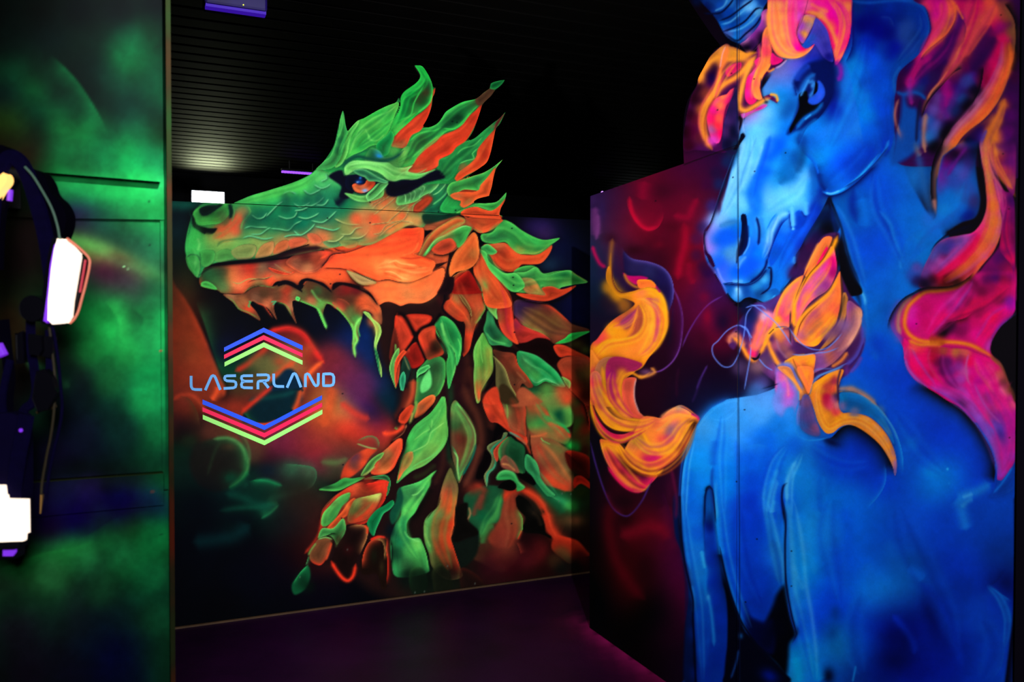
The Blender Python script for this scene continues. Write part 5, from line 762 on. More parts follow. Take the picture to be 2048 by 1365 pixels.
    ed('560,-30 700,80 830,160 950,240 1080,310 1180,410 1290,540 1380,680 1440,800 1480,920 1490,1050 1480,1180','02020c',100,.98,.05); ed('940,250 1040,300 1140,370 1250,480 1350,620','5c48a8',-24,.7); ed('1330,580 1420,720 1480,860 1505,1000 1505,1100','0a80d8',-26,.9)
    c.fd(); sh('1520,1145 1560,1150 1630,1090 1700,980 1740,880 1750,1000 1740,1150 1690,1250 1580,1310 1440,1330 1500,1250','0444b0',f=10); st('1690,990 1630,1090 1560,1190 1470,1290','0c78e0',24,.8,.8); ed('1750,920 1745,1140 1690,1250 1560,1310','0c58c0',24,.6)
    st('1060,1365 1160,1310 1300,1265 1440,1180','2098e8',100,1,.6); st('1120,1340 1240,1300','60b8f0',40,1,.5)
    bl(800,1030,120,80,'0890ec',.7); bl(540,720,70,70,'0074d8',.6); bl(950,1015,12,14,'30b0ff',.9); bl(968,1178,14,12,'1890ec',.7)
    # ---------- lower body, sheets k and l
    S('l')
    st('60,0 70,150 90,400 110,640 110,840 150,960','2c9ce4',50,.9,.9,tp=.08); st('100,480 150,600 180,680','38a4e4',36,.9,.8); st('240,130 220,350 270,560','1494e8',60,1,.7); bl(200,350,34,50,'2090ec',.6)
    st('1330,-10 1365,80 1400,230','2098ec',74,1,.55); st('1365,60 1400,20 1450,-10','3ca8e8',34,1,.5); ed('1560,640 1650,700 1740,760','0870d0',40,.8); st('1640,720 1700,830 1720,930','0a60c0',40,1,.7); ed('1700,520 1620,620 1560,640','001c70',40,.6); bl(1700,620,60,70,'001464',.9)
    st('850,860 930,960 1000,1080 1010,1160','0434c8',50,1,.8); st('1060,620 1180,760 1280,930 1330,1100 1380,1250','0034bc',60,1,.8); bl(930,1060,70,110,'000c60',.8,-20); bl(1150,900,70,170,'00106c',.8,-20); bl(880,1200,110,90,'000c58',.8); bl(1120,800,60,90,'001468',.6); st('960,520 1030,550 1080,600','0870dc',60,1,.8)
    bl(450,1080,60,140,'0870bc',.8,-10); bl(370,1320,50,70,'000c30',.95); bl(420,850,40,70,'00409c',.7); bl(400,1000,40,60,'004090',.5); st('575,1240 550,1365','1890e0',14,.8,.7); st('110,1180 140,1260 150,1365','00a8e8',60,1,.8); st('220,1160 270,1260 300,1365','0094e4',70,1,.85); st('130,1040 80,1130 70,1250 70,1365','0c84dc',44,1,.8)
    ed('1770,0 1775,500 1765,800 1740,1050 1700,1365','03021a',-90,.98,.0,f=14)
    ed('1580,1365 1660,1250 1690,1100 1720,930 1690,800','1060c4',-20,.4)
    S('k')
    # dark cleft between legs
    sh('890,-20 960,-20 970,120 990,300 1010,370 1040,500 1090,700 1150,860 1200,960 1280,1080 1340,1160 1440,1260 1520,1365 1040,1365 1060,1100 1060,850 1030,650 930,620 900,400','03041a',f=12)
    sh('900,-30 955,-30 965,150 985,320 1000,420 1030,620 1060,800 1060,1000 1050,1200 1020,1365 900,1365 940,1000 905,700 895,480','0034a8',f=14); bls('930,30,083c70 930,150,001c60 940,300,0434a0 960,450,0434b0 940,600,0030b0 960,750,0438b8 1000,900,0438b8 1000,1050,0038a8 980,1200,0030a4 980,1320,0038a8 910,200,00085c 900,100,000c44',40,.9)
    ed('900,0 890,150 895,300','00001c',18,.8); ed('960,60 975,200 1000,350 1015,430','000430',-26,.9); ed('1005,360 1040,520 1090,700 1160,880','00000c',50,.95,.1)
    st('985,-20 990,150 1010,320 1030,420','1090e8',44,.9,.95,tp=.05); st('1020,400 1060,560 1120,760 1180,920 1240,1030 1310,1130','0c78dc',22,.8,.95); st('1180,930 1260,1050','3cb0f0',10,.8,.8)
    sh('1500,640 1440,700 1400,800 1360,900 1330,1000 1300,1100 1420,1220 1500,1310 1520,1200 1530,1080 1580,1000 1540,880 1520,760','01020e',f=26); sh('1190,780 1240,880 1340,920 1400,900 1420,1000 1400,1150 1300,1100 1220,1000','040c50',f=30); bls('1240,940,000a3c 1300,1000,000430 1360,1060,010424 1430,960,000218',50,.7); bl(1290,760,110,80,'0430a8',.6)
    sh('1200,1000 1330,1150 1440,1250 1510,1330 1510,1400 1060,1400 1080,1250 1120,1120 1170,1060','02041c',f=14); st('1150,1120 1130,1220 1090,1340','1a50a0',16,.8,.7); bl(1380,1320,70,50,'0020a0',.8,30); bl(1165,1020,18,24,'1c68b0',.8); st('1210,1010 1300,1110 1400,1210 1500,1320','030418',30,.7,.9)
    st('1480,0 1500,160 1495,350 1500,600 1530,800 1560,950','040c3c',16,.7,.95,tp=.1); ed('1510,700 1530,850 1570,980 1590,1000 1560,1060 1520,1120','0838b8',-30,.8); bl(1495,130,12,50,'02041c',.95); bl(1582,995,14,34,'020420',.95,10); ed('1530,840 1560,930 1590,985','0c1850',8,.7)
    st('1390,-20 1370,100 1400,220 1440,330 1450,450','1c94e4',60,1,.8); st('1400,0 1400,100','4cb4ec',40,1,.7); st('1440,0 1450,200 1470,400 1480,600','0c70d8',34,1,.7); st('1400,300 1440,450 1460,620','1c60a0',50,1,.5)
    bls('1180,60,0848cc 1200,200,0040c8 1200,400,0448d0 1250,600,0444cc 1100,300,0464dc 1100,500,0458d4',70,.5)
    # outer leg line and its glow
    ed('705,-20 712,150 720,300 745,480 780,640 805,760 805,900 815,1100 825,1365','020428',-34,.95,.0); ed('650,240 700,370 760,560 790,700','58083c',-30,.6)
    sh('660,-20 705,-20 708,200 740,470 790,680 805,850 820,1365 740,1365 750,900 750,600 720,400 670,250','02184c',f=16); ed('700,-20 708,200 740,470 788,680 806,860 822,1365','010214',12,.95,.0); ed('600,-20 650,150 660,260 720,400 760,560 770,750 750,900','3c0434',44,.6,.0)
    st('730,-20 735,150 760,350 790,520','1484dc',36,.9,.9,tp=.1); bls('840,100,0864d0 850,250,0858cc 830,400,1470cc 860,550,1478cc 870,700,0c60c4 880,850,0448b8 860,1000,0438a8 900,1150,0438a8 870,1300,0430a0',50,.7); st('870,380 890,480 900,520','30a8e8',26,.9,.85); st('905,500 900,640 905,720','0c84dc',24,1,.7); st('920,710 945,850 960,1000 965,1100','1c84dc',26,.9,.85); bl(920,730,18,26,'38a4e8',.8); st('800,640 815,760 810,850','2484cc',18,.9,.7)
    S('g')
    # back line, forearm
    ed('1085,450 1190,340 1330,270 1480,245 1640,215 1820,130','00103c',-34,.9,.02); st('1340,255 1500,225 1640,215','04082c',26,.6,.9); ed('1640,215 1740,180 1820,135','04082c',-14,.95,.02)
    ed('920,1365 915,1150 925,950 960,750 1010,620 1080,480 1190,350 1330,275','0a2c80',-24,.9,.02,f=4); st('925,1365 925,1100 945,900 985,720','3ca8e8',18,.8,.9,tp=.05); st('1050,560 1150,430 1280,320 1430,285 1440,340 1360,430 1270,460 1190,440','48a8ec',12,.9,.8); bls('1120,500,48a0e0 1230,400,2090e0 1350,360,3090e4 1550,330,4c9ce4 1700,300,549ce8 1650,400,4898e4 1500,440,3494e4',70,.5)
    c.fd('0,1420,0,1230'); sh('1128,1440 1135,1150 1160,1080 1190,1070 1210,1150 1238,1440','0454a8',rim='021044',rw=16,f=5); c.fd(); ed('1145,1110 1150,1080 1180,1062 1205,1090','01020e',-12,.95,.05); st('1210,880 1200,1000 1210,1150 1225,1300','0c3c9c',30,1,.7); st('1240,1000 1240,1150 1245,1365','30a0e4',28,.9,.9,tp=.15); bls('1110,800,0890e8 1050,850,0890e0 1050,1000,0880e0 1060,1200,0470d8 1300,700,0878dc 1330,900,0078e4 1340,1100,0080e4 1550,1000,0044d0 1560,1200,0038c0 1530,820,0058e0 1700,1200,1484dc',60,.5); st('1790,1000 1740,1150 1700,1300','50b4ec',40,1,.8); bl(1640,650,130,110,'0c74e4',.6); ed('1480,720 1600,680 1720,700','1c88e8',30,.5)
    S('h')
    # chest lights and the long shadow under the curl
    st('420,830 370,950 340,1050 340,1200','58b8ee',40,.9,.9); st('230,990 190,1150 180,1300','34a4ee',40,1,.8); st('330,950 360,880','1494e4',30,1,.6); st('340,1030 305,1060 290,1150 300,1280 330,1400','04104c',20,.7,.95); ed('300,1280 320,1365','01041c',10,.8); st('130,1200 150,1100 220,980','1c8ce4',60,1,.6)
    ed('660,640 740,620 820,540 900,505 1000,530 1110,600 1200,690 1260,790 1300,890 1315,960','000210',110,.97,.12); bl(740,660,80,30,'000a3c',.8,20); ed('1225,850 1240,960 1220,1060 1160,1160 1060,1270','1484e0',24,.75); bl(950,860,160,90,'0044dc',.6); bl(1060,960,70,60,'0038b0',.5)
    st('1400,740 1500,640 1460,700','0868d4',60,1,.5); bl(1480,690,60,50,'0068d0',.6); bl(1650,930,80,60,'0090e8',.6); bl(1797,905,10,12,'30b8ff',.9)
    # ---------- left flame
    S('e'); sh('270,240 290,330 310,420 370,485 480,470 590,435 690,455 750,530 785,650 795,740 770,860 700,980 620,1080 570,1160 500,1200 440,1240 390,1300 380,1400 80,1400 90,1000 160,900 250,780 330,710 440,640 500,580 430,540 340,510 280,440 240,360 245,270','f08c20',f=7)
    bls('270,340,b87818 270,430,d08c1c 330,510,d89018 420,520,d88c1c 250,560,2a1c2c 300,620,2c1c30 400,600,a86824 560,480,ec8448 640,460,f8a028 720,520,f8a420 770,640,f89c1c 780,780,fba41c 750,880,f8a81c 690,980,f89c18 620,1050,fb9a24 520,550,f8902c 600,570,f89838 640,650,fba038 650,780,fba838 640,900,fb9c38 580,1000,f89038 480,1010,f48c34 370,1030,f49030 260,1000,f89c28 180,1000,f4a020 130,1070,f07c34 110,1200,f09428 300,920,f8981c 420,900,f89820 520,860,f48c38 420,760,c05c50 480,700,c0505c 560,720,b86848 350,740,e06048 290,780,f07c38 220,860,f05c48 170,920,ec4c50',48,.9)
    sh('590,540 640,530 690,560 720,640 735,730 720,840 690,930 660,900 680,800 680,690 650,600','c85068',f=9); bls('690,560,d07a58 700,640,c84878 700,740,c01c80 690,840,c03c80 670,900,d85c60 690,590,9a6a90',24,.9)
    st('545,445 640,440 720,480 770,570 790,700 785,800 740,900 660,1020','fbb01e',34,.7,.95,tp=.1); st('520,540 600,550 650,620 672,720 665,850 640,960 600,1050','fbac40',30,.8,.8); st('800,640 795,740 770,860','c87c30',10,1,.7)
    sh('360,760 420,700 500,640 535,600 520,700 470,770 400,820','a04068',f=10); sh('430,890 480,840 510,740 545,620 580,640 595,740 560,830 500,880','b8583c',f=10); st('530,600 500,720 460,820 400,880','f89030',18,.8,.8); bls('320,810,f8a41c 290,820,f8a820 370,850,f8a020',36,.9)
    st('540,580 590,680 590,790 530,870 420,910 300,915 200,950 130,1030','f8a820',26,.8,.9); st('140,1000 230,930 330,905','fbac24',22,.8,.8); ed('560,560 600,680','e08838',14,.6)
    ed('100,1000 180,1130 260,1090','e04858',24,.3)
    sh('390,300 420,320 480,330 560,330 620,350 560,380 520,410 470,390 420,350','c80870',f=10); st('400,300 430,370 490,420 560,440','c07830',26,.8,.9); sh('520,370 590,360 650,370 690,410 700,440 620,430 540,440','f87c34',rim='fb9c1c',rw=14,rd=(0,-1),f=5); st('690,420 730,480','b01070',16,.8,.8)
    st('600,440 480,480 360,490 310,420 285,330 275,240 280,120','d8901c',26,.8,.9,tp=.3); ed('310,200 295,330 320,420 370,475 460,470','401030',14,.7)
    # lower coil
    sh('100,1000 95,1200 90,1365 90,1500 380,1500 390,1300 500,1200 480,1160 380,1090 260,1065 180,1100','e88830',f=6); bls('180,1120,f08c38 140,1220,e84c58 110,1320,d81860 200,1200,d87850 220,1300,f0a020 280,1100,f8a41c 330,1150,e88028',40,.85)
    sh('180,1100 260,1065 380,1080 470,1130 520,1165 400,1160 320,1130 260,1180 240,1260 235,1365 120,1365 130,1200','c07850',f=6); st('300,1075 400,1080 480,1120 520,1165','3a1024',9,.4,.95,tp=.3)
    S('g')
    st('200,-30 215,60 230,180 260,290 340,400 440,450 560,455 700,440','f8a41c',44,.8,.95,tp=.1); st('270,-60 240,20 235,150','d89020',40,.8,.8)
    sh('240,-50 330,-120 560,-60 520,0 440,30 400,80 370,180 380,280 430,380 480,440 400,430 320,350 260,260 240,140','a02458',f=8); bls('290,60,a01478 290,160,b02860 320,250,b83450 380,40,e09028 350,100,e0882c 340,180,e88830 360,280,f89830 420,380,f09038 400,330,f89430',34,.9)
    st('640,20 560,70 470,30 400,60 370,150 375,260 430,370 500,440','f49c24',26,.8,.9,tp=.15); st('640,-20 680,20 600,60 520,60','e8983c',30,.9,.8); bl(600,20,60,30,'b07ab0',.5)
    sh('400,90 510,75 495,160 495,260 530,370 590,440 480,430 420,350 385,240','e05c44',rim='e88868',rw=12,rd=(1,0),f=6); bls('430,150,c05040 440,250,e86048',36,.6); st('508,80 495,180 500,280 540,390','d0a0a0',10,.8,.8)
    sh('90,50 140,10 190,60 200,200 230,330 320,430 460,470 600,470 640,480 560,530 400,560 260,510 170,430 120,300 95,180','d86c44',f=7)
    bls('110,120,e02060 110,230,e84060 140,330,b81858 160,200,a86c60 190,300,c87c40 240,400,f8a030 320,460,fba030 430,500,fb9c28 540,490,f89828 230,450,f08c28 330,520,f8a01c 440,540,f09c1c 150,80,c86868',38,.85)
    st('130,300 190,440 300,530 440,545 570,520 650,470','fba81e',30,.7,.95); ed('110,300 160,400 230,500 330,560 430,580','3c0c20',30,.8)
    sh('90,250 130,420 190,540 280,620 360,650 440,620 560,550 650,490 560,500 470,560 380,590 280,570 200,500 140,400','d81c58',f=8); bls('240,590,c03058 390,590,e04050 560,530,b00c78 600,500,c80c80 480,570,a81858 430,600,d84848',30,.85)
    st('85,260 120,420 180,560 260,640 360,660 460,620 560,560','fba81c',32,.8,.95,tp=.1)
    sh('560,440 660,430 740,440 800,380 900,325 960,340 1030,390 1085,450 1060,500 1020,580 960,700 860,820 740,900 640,960 560,960 460,900 380,820 420,700 480,600','f08c34',f=7)
    bls('620,470,e87c40 700,480,e06c48 760,440,f88c48 830,370,c88c50 900,350,a88878 960,380,f08858 1010,420,f89438 860,430,f88848 940,440,f8983c 740,540,f88c40 650,600,f48838 820,560,9c6478 880,500,c87068 740,640,e05848 820,640,c84858 680,690,f08c38 760,740,fba020 850,690,fba01c 900,600,f09028 960,520,c0701c 1010,500,3c1c10 960,600,b0641c 900,700,b8581c 560,650,c07c30 500,640,c89030 480,700,d07840 600,750,e06044 700,800,d01c68 600,820,d02860 640,850,d82c60 520,780,f07c34 560,870,f8a01c 660,920,f89c1c 740,860,ec5048 800,820,f06834 440,760,f8982c',44,.9)
    st('560,550 620,660 700,730 790,740 860,680 900,590 960,520 1040,470','fba41e',30,.8,.95); st('470,610 560,720 640,770','c08430',20,.9,.7); st('760,520 860,430 960,410 1050,440','fba03c',26,.8,.8); st('740,440 820,380 880,350','f8945c',26,.8,.7)
    st('690,560 780,500 860,420','e89850',18,.9,.7); ed('870,740 960,590 1030,480 1050,470','1c0c10',34,.7); st('1010,400 1070,430 1085,460','c8207c',22,.7,.9); ed('900,330 980,370 1060,430','3c1848',-12,.7)
    sh('180,640 240,640 340,660 400,720 470,810 560,880 660,950 710,960 640,1040 560,1110 460,1105 360,1030 280,900 220,780','e06838',f=6)
    bls('240,700,f8a020 240,780,f05c48 300,720,f09828 290,860,e84040 350,800,802434 420,860,3c1018 500,920,3c0c20 400,920,a81c40 580,980,8c0c50 480,980,c82048 560,1050,e01c58 380,980,f88c28 440,1050,f8883c 340,900,f84c40 520,1090,e85c48 640,1010,d81c60 360,740,f8a41c 310,790,c04838',36,.9)
    st('340,700 400,800 480,880 580,930 690,950 760,900','fba81c',30,.8,.95); ed('350,800 440,880 560,950 640,960','20080c',30,.9); st('190,660 230,790 300,920 390,1020 480,1080','fba83c',20,.8,.9); st('250,880 320,980 400,1060 480,1105 570,1110','e0105c',26,.8,.9); st('480,1105 580,1100 640,1040','c89a3c',14,.8,.7)
    st('90,640 140,850 220,1100 300,1260 400,1330 470,1310 560,1200 620,1080 660,1000','4c2c84',14,.9,.8,tp=.1); ed('220,1100 300,1260 400,1330','7a1440',-40,.6); bl(400,1200,140,90,'1a0410',.8); bl(820,1100,50,160,'44082c',.7); st('830,900 860,1050 880,1200 870,1365','6a1040',30,1,.6)
    st('1100,60 1060,200 1020,300','2c1850',20,1,.6); st('900,-20 880,100 880,250','300828',24,1,.6)
    # ---------- head
    c.style = None
    S('P')
    head = '1478,270 1500,215 1530,170 1560,130 1600,110 1650,90 1690,120 1720,250 1730,330 1700,370 1665,390 1655,395 1650,420 1600,500 1595,515 1570,560 1550,605 1520,600 1500,593 1478,605 1455,590 1440,560 1425,540 1412,520 1408,480 1415,465 1440,430 1460,350'
    sh(head,'1878dc',f=3)
    S('a')
    bls('900,600,7470b8 1000,640,6068c0 900,750,4c78c8 1000,750,4878d0 1100,600,5858c8 1200,520,2c30b0 1280,400,3838b0 1300,300,4444b8 1350,400,2c30a8 1250,600,0838b8 1150,700,1c60d0 850,820,4888d0 950,850,1484d4 1050,880,1070c8 880,950,48a0dc 950,950,2088d0 1040,1000,08509c 700,1050,9888d8 640,1100,7c84c8 800,1040,74b0ec 700,1150,6cb8f0 800,1150,5cb0ec 650,1250,5cb0ec 730,1280,60b8f0 850,1230,54acec 900,1150,3498dc 1000,1180,0470d0 950,1300,0460e4 1050,1320,0880dc 1150,1200,0878d0 1250,1120,0478dc 1350,1050,0458b8 1420,1000,04249c 1400,850,000860 1350,600,000c58 1400,700,00084c 1300,500,0c209c 1420,500,00086c 1180,1330,0460b8 1100,1050,1478d0',70,.95)
    S('c')
    bls('620,60,60b4ec 720,60,5cb4ec 820,60,50a8e8 900,60,0868e0 620,200,6cc0f4 700,200,68bcf4 760,160,54b0ec 540,300,70c0f4 500,420,6cb4f0 600,400,6cc0f4 680,330,64b8f0 450,550,6cb0ec 560,550,6cc0f4 440,650,74b8f0 540,660,60b8ec 650,580,5cb4ec 380,720,7cb0ec 320,800,8c90e4 300,900,9080e0 340,980,847ce0 860,150,0460e0 800,280,0460e4 760,400,0868e0 720,520,0c70d8 740,620,1074dc 900,200,1080d8 1000,180,0878d0 1050,280,046cb8 1000,340,0470b8 900,380,2490d8 850,450,48a0e4 1100,180,04509c 1160,280,3ca0e4 1180,340,60b4f0 1100,400,64bcf4 1150,450,64bcf4 1000,450,5cb4f0 950,520,5cb4f0 1050,540,64c0f4 1150,560,54b0ec 860,560,5cacec 850,650,50acec 950,620,58b4ec 1220,400,2c90dc 1230,500,1c7cd0 1260,400,0c6cc8 1200,150,0488dc 1250,80,0868c8 1280,200,0464c0 430,760,4890c8 400,850,1068e0 480,880,0460e0 540,820,0470d4 360,900,1c6cd8 440,950,1464e0 400,1020,3074dc 500,1000,3888cc 520,1100,3c80d4 440,1100,2064e4 450,1200,3464e8 540,1220,0468e8 620,1200,0460ec 700,1120,0458e8 780,1020,0478e8 760,900,1c80e0 700,850,1888e0 700,960,0460e8 850,980,4890dc 820,850,3094dc 800,760,40a8ec 1000,900,0464dc 960,1000,0464dc 1080,850,0454d4 1180,800,0448cc 1150,950,0438c0 1060,1050,0464dc 960,1120,0464cc 1000,1200,0470d8 920,1280,0460c0 1000,1300,0878dc 1250,700,0434b4 1300,600,002c98 1320,500,042c90 1280,300,00388c 1350,560,0c4898 800,1250,1478c0 730,1300,0450a8 640,1340,2c88d0 560,1340,60acec 480,1300,4878e4',56,.97)
    c.style = (.0,.06,.0)
    # cheek
    S('c')
    c.fd('0,-110,0,170'); sh('1220,-100 1400,-120 1560,-60 1820,-100 1880,60 1790,230 1700,330 1600,410 1500,470 1410,495 1350,470 1320,420 1300,320 1250,200 1150,80','0464dc',rim='0450c0',rw=30,f=8)
    bls('1250,60,0870cc 1350,40,0888e4 1450,40,0488e4 1350,150,0484dc 1300,130,0878c8 1450,180,0464e4 1550,100,0460e0 1650,80,0050d0 1550,220,0048d0 1650,200,003cb8 1450,300,0060d8 1400,400,0048a8 1500,380,0468d8 1600,330,0050d0 1750,100,0038b8 1750,0,0030a8',80,.9)
    c.fd(); st('1340,470 1410,492 1500,465 1600,400 1700,310 1790,210 1850,130','20a0f0',22,.7,.95,tp=.2); st('1370,478 1420,490 1500,462','60c0f8',14,.6,.8); ed('1330,480 1410,508 1520,480 1640,400 1760,290 1840,200','001058',34,.9,.1); st('1310,300 1330,400 1370,465','021c6c',44,.9,.8); ed('1290,210 1320,330 1310,420','003884',-60,.6)
    S('d'); st('420,260 500,180 560,90 590,0','1c8ce8',26,.8,.8); ed('170,440 350,320 480,190 590,50','001870',40,.7,.1)
    S('c'); st('1140,-60 1165,60 1160,160 1130,240 1090,300','06407c',70,1,.75); st('940,400 1010,350 1090,310','0860a8',50,1,.6); st('870,-40 820,120 770,260 740,400','0058dc',50,1,.7); st('620,-20 600,150 540,350 480,520 420,640','86ccfa',50,1,.7); st('800,40 760,180 700,330','7cc6f6',30,1,.6); st('1240,250 1270,380 1265,520','0a5cb4',50,1,.6)
    bl(1080,330,70,90,'0a64b0',.55,-20); bl(1010,310,60,60,'0a6ab8',.5); st('1010,60 1000,180 1040,280','0a68b8',60,1,.45); st('760,300 700,420 690,560 730,640','0c68d0',60,1,.6); st('780,700 800,820 790,900','1c70c8',40,1,.5)
    st('740,-20 690,120 620,300 590,460','4c94cc',12,1,.5); st('400,790 460,765 540,745 570,735','2c6ca8',40,1,.6); bl(470,880,110,80,'0854d8',.6); bl(620,1180,110,50,'0454d8',.5); bl(500,1050,50,60,'4888c0',.6)
    # throat lines, jaw
    S('c')
    ed('1400,510 1350,620 1280,740 1200,870 1140,990 1100,1060 1110,1160 1060,1260 980,1365','01042c',-26,.95,.03); sh('1400,520 1420,600 1490,740 1500,800 1400,960 1180,1250 1100,1365 1020,1365 1110,1170 1100,1070 1140,990 1210,870 1290,740 1360,620','04082c',f=10); st('1390,590 1350,720 1260,850 1180,960','0c4878',60,1,.8)
    bls('1300,900,200c44 1250,980,3a0c44 1180,1130,4a1848 1400,800,020414 1380,700,02103c',60,.85); sh('1410,520 1480,690 1530,900 1560,1050 1640,1240 1700,1400 1480,1400 1500,1150 1490,1000 1510,820 1460,700','02020c',f=9)
    st('1400,530 1460,660 1510,780 1550,950 1600,1120 1680,1300','02041c',24,.6,.9,tp=.1)
    ed('1330,640 1240,800 1160,930 1110,1030','041c78',22,.5); st('1090,1060 1080,1110 1090,1130','50b8f4',22,.8,.9)
    st('1130,1010 1040,1200 960,1330','0870dc',30,1,.5); sh('1130,640 1180,680 1210,700 1170,780 1100,820 1060,840 1000,960 920,1100 870,1150 850,1060 880,960 940,800 1020,720 1060,690','0450c8',f=12)
    bls('1000,800,2080dc 1040,740,3490e0 960,900,0468e0 900,1030,0450b8 1100,760,0040b8 1160,730,0038b0',40,.7)
    # paint drips of the light cheek patch
    st('1060,600 1070,700 1075,800','5cb8f0',44,.7,.95,tp=.12); st('1180,560 1190,640 1205,690','4cacec',50,.7,.95,tp=.12); bl(1075,810,16,14,'70c8f8',.9); ed('1040,640 1050,750 1065,830','041c80',14,.8); ed('1150,640 1180,690 1210,700','04207c',14,.8)
    st('1040,665 970,690 920,760 870,860 855,960','74c4f4',50,.7,.95); st('950,680 890,780 850,900 850,1000','a0c4f4',14,1,.5); ed('1050,700 980,760 930,860 880,980 850,1080 830,1150','001c7c',34,.9); ed('930,660 880,720 830,820','0468c8',-26,.7)
    # muzzle details
    sh('598,715 612,680 640,676 655,720 660,820 664,900 650,980 610,1040 575,1070 562,1130 553,1110 556,1020 580,940 600,860 606,760','020830',f=6); st('650,760 655,880 630,980 590,1060','02104c',34,.7,.9); st('600,700 620,680 640,690','02082c',16,.4,1); st('740,700 765,800 765,900 755,960','02145c',22,.8,.95); st('700,700 720,850 690,960 640,1060 590,1140','1c74e4',40,1,.6); st('680,880 670,960 620,1050','60a8f0',12,.9,.7); st('650,1060 600,1110 570,1180','5ca0e8',24,1,.7)
    ed('400,780 480,760 560,740','3c88c4',30,.6); st('590,880 560,1000 550,1120','5c9cd0',26,1,.6); bl(500,1030,60,50,'4890cc',.6); bl(480,870,90,60,'0460e4',.7)
    ed('420,1310 520,1300 640,1310 740,1270 820,1180','02104c',22,.9,.1,f=4); st('840,1160 870,1170 875,1240 860,1330','020c44',22,.6,.95); st('840,1080 820,1160 760,1240 680,1300','020c50',22,.6,.9); st('520,1290 620,1285','58a8f0',24,1,.7)
    ed('560,80 500,250 430,440 370,620 320,760 275,820 262,900 275,1000 300,1080 330,1150 400,1300','06041c',-16,1,.05,f=4); st('380,1160 420,1260 470,1320','7c90f0',20,.9,.7); st('300,1120 340,1170 370,1220','7880e0',18,.9,.8); sh('275,990 300,1030 330,1060 365,1150 345,1160 300,1080 270,1030','2c0438',f=4); sh('265,830 300,780 325,765 290,830','4c0424',f=4); ed('330,760 290,800 275,860','6880c8',10,.3)
    bls('250,800,1c0c44 200,900,3c1048 200,1050,300c40 340,600,2c2c78 400,400,0c2860 480,200,082c5c 520,100,0c3c64 380,300,1c0c3c 300,400,380438 300,1200,1c0444 260,1150,24083c',40,.6); ed('560,60 490,250 420,440 355,640','2c7cb8',-12,.35)
    S('e')
    sh('1300,395 1400,400 1540,400 1640,340 1700,270 1730,260 1730,380 1700,460 1780,440 1820,500 1720,580 1600,540 1520,520 1450,570 1380,540 1340,480','0c5cb0',f=5); bls('1400,470,2c7cc8 1430,480,68b0f0 1500,470,0c4c9c 1600,420,2484c4 1670,350,40a4dc 1640,490,0c4480 1700,530,2488cc 1440,530,3c94dc',34,.85); bl(1430,450,22,24,'90d0ff',.8); ed('1300,400 1400,405 1540,405 1640,345 1700,260','020c50',16,.95,.05); st('1735,270 1740,360 1720,440 1640,500','020c40',16,.6,.95); st('1600,550 1700,575 1780,500','38a8e8',14,.8,.9)
    ed('1340,480 1390,545 1450,572 1510,530 1600,540 1700,590','020208',24,.98,.03); sh('1450,575 1520,530 1590,545 1610,565 1540,600 1480,620 1400,590','020208',f=8)
    ed('1220,280 1280,380 1340,470','8080f0',-10,.7)
    # eye
    S('a')
    sh('1075,760 1110,690 1180,600 1260,560 1400,560 1440,700 1440,860 1400,950 1340,1040 1260,1100 1180,1170 1100,1190 1020,1220 1080,1080 1120,960 1120,860','021058',f=26)
    st('1120,900 1160,800 1210,720 1280,670','1c70c8',50,.9,.85); st('1100,740 1150,660 1230,590','1848c0',50,1,.7); sh('1130,860 1200,830 1210,900 1260,940 1320,930 1290,990 1200,1040 1120,1110 1050,1210 1040,1180 1090,1080 1130,980','01020a',f=9)
    sh('1300,730 1340,760 1365,820 1360,880 1310,940 1250,955 1210,930 1220,890 1270,860 1290,800','2058d8',rim='1c48b8',rw=12,f=8); st('1210,760 1250,740 1275,800 1240,860 1220,890','2c78c8',36,.7,.95); bl(1250,780,20,30,'3c90dc',.8); sh('1280,740 1300,760 1295,830 1260,860 1270,800','010418',f=6); bl(1310,880,20,40,'3c60e8',.7,30)
    st('1140,880 1180,800 1220,720','3c90dc',20,.9,.8); st('1100,1180 1180,1080 1290,1010 1350,930','0c74c4',36,.9,.85); st('1180,1090 1240,1040','3ca4f0',14,.8,.8); ed('1440,840 1390,960 1300,1080 1200,1160 1120,1330','010c50',40,.8,.1); ed('1090,780 1110,880','021464',20,.8)
    st('1140,1300 1180,1180 1300,1080','0c74c8',40,1,.6); bl(1160,1280,50,60,'043c98',.6)
    c.style = (.12,.14,.2)
    # brush lines that model the body
    S('g'); c.flow('1030,640 975,820 950,1000 945,1200 950,1365',80,['58b8f4','0c6cd4','2c9cec','0858cc'],.45); c.flow('1300,420 1290,600 1270,800 1280,1000 1300,1340',130,['2c98e8','0c60d0','3ca0ec','0a6cdc','0450c8'],.3)
    S('h'); c.flow('330,700 240,820 190,960 150,1120 140,1330',150,['0454d4','2c9cec','0c70e0','4cb4f4','0448c8'],.35); c.flow('470,760 420,860 370,960 355,1100 370,1340',80,['6cc8f8','1c88e4','48b0f0'],.4); c.flow('560,700 700,800 900,860 1080,840',170,['0448d0','0c6ce0','0440c4','0860d8'],.3); c.flow('640,960 620,1100 640,1300',170,['0c84e4','0454cc','0c74dc'],.3)
    c.flow('1320,400 1420,560 1560,760 1760,940',200,['0c60dc','0444c8','0a70e0','0450d0'],.3)
    S('l'); c.flow('80,0 90,200 105,420 120,640 170,860 220,1100 260,1340',190,['68c0f4','0c84e4','38a8ec','0864dc','1c90e8'],.4); c.flow('400,0 380,250 420,520 460,760',200,['0c6ce4','0a4cc8','1480e8','0654d0'],.3); c.flow('620,700 560,900 560,1100 620,1300',170,['0a60cc','0440a4','0c70d4'],.3)
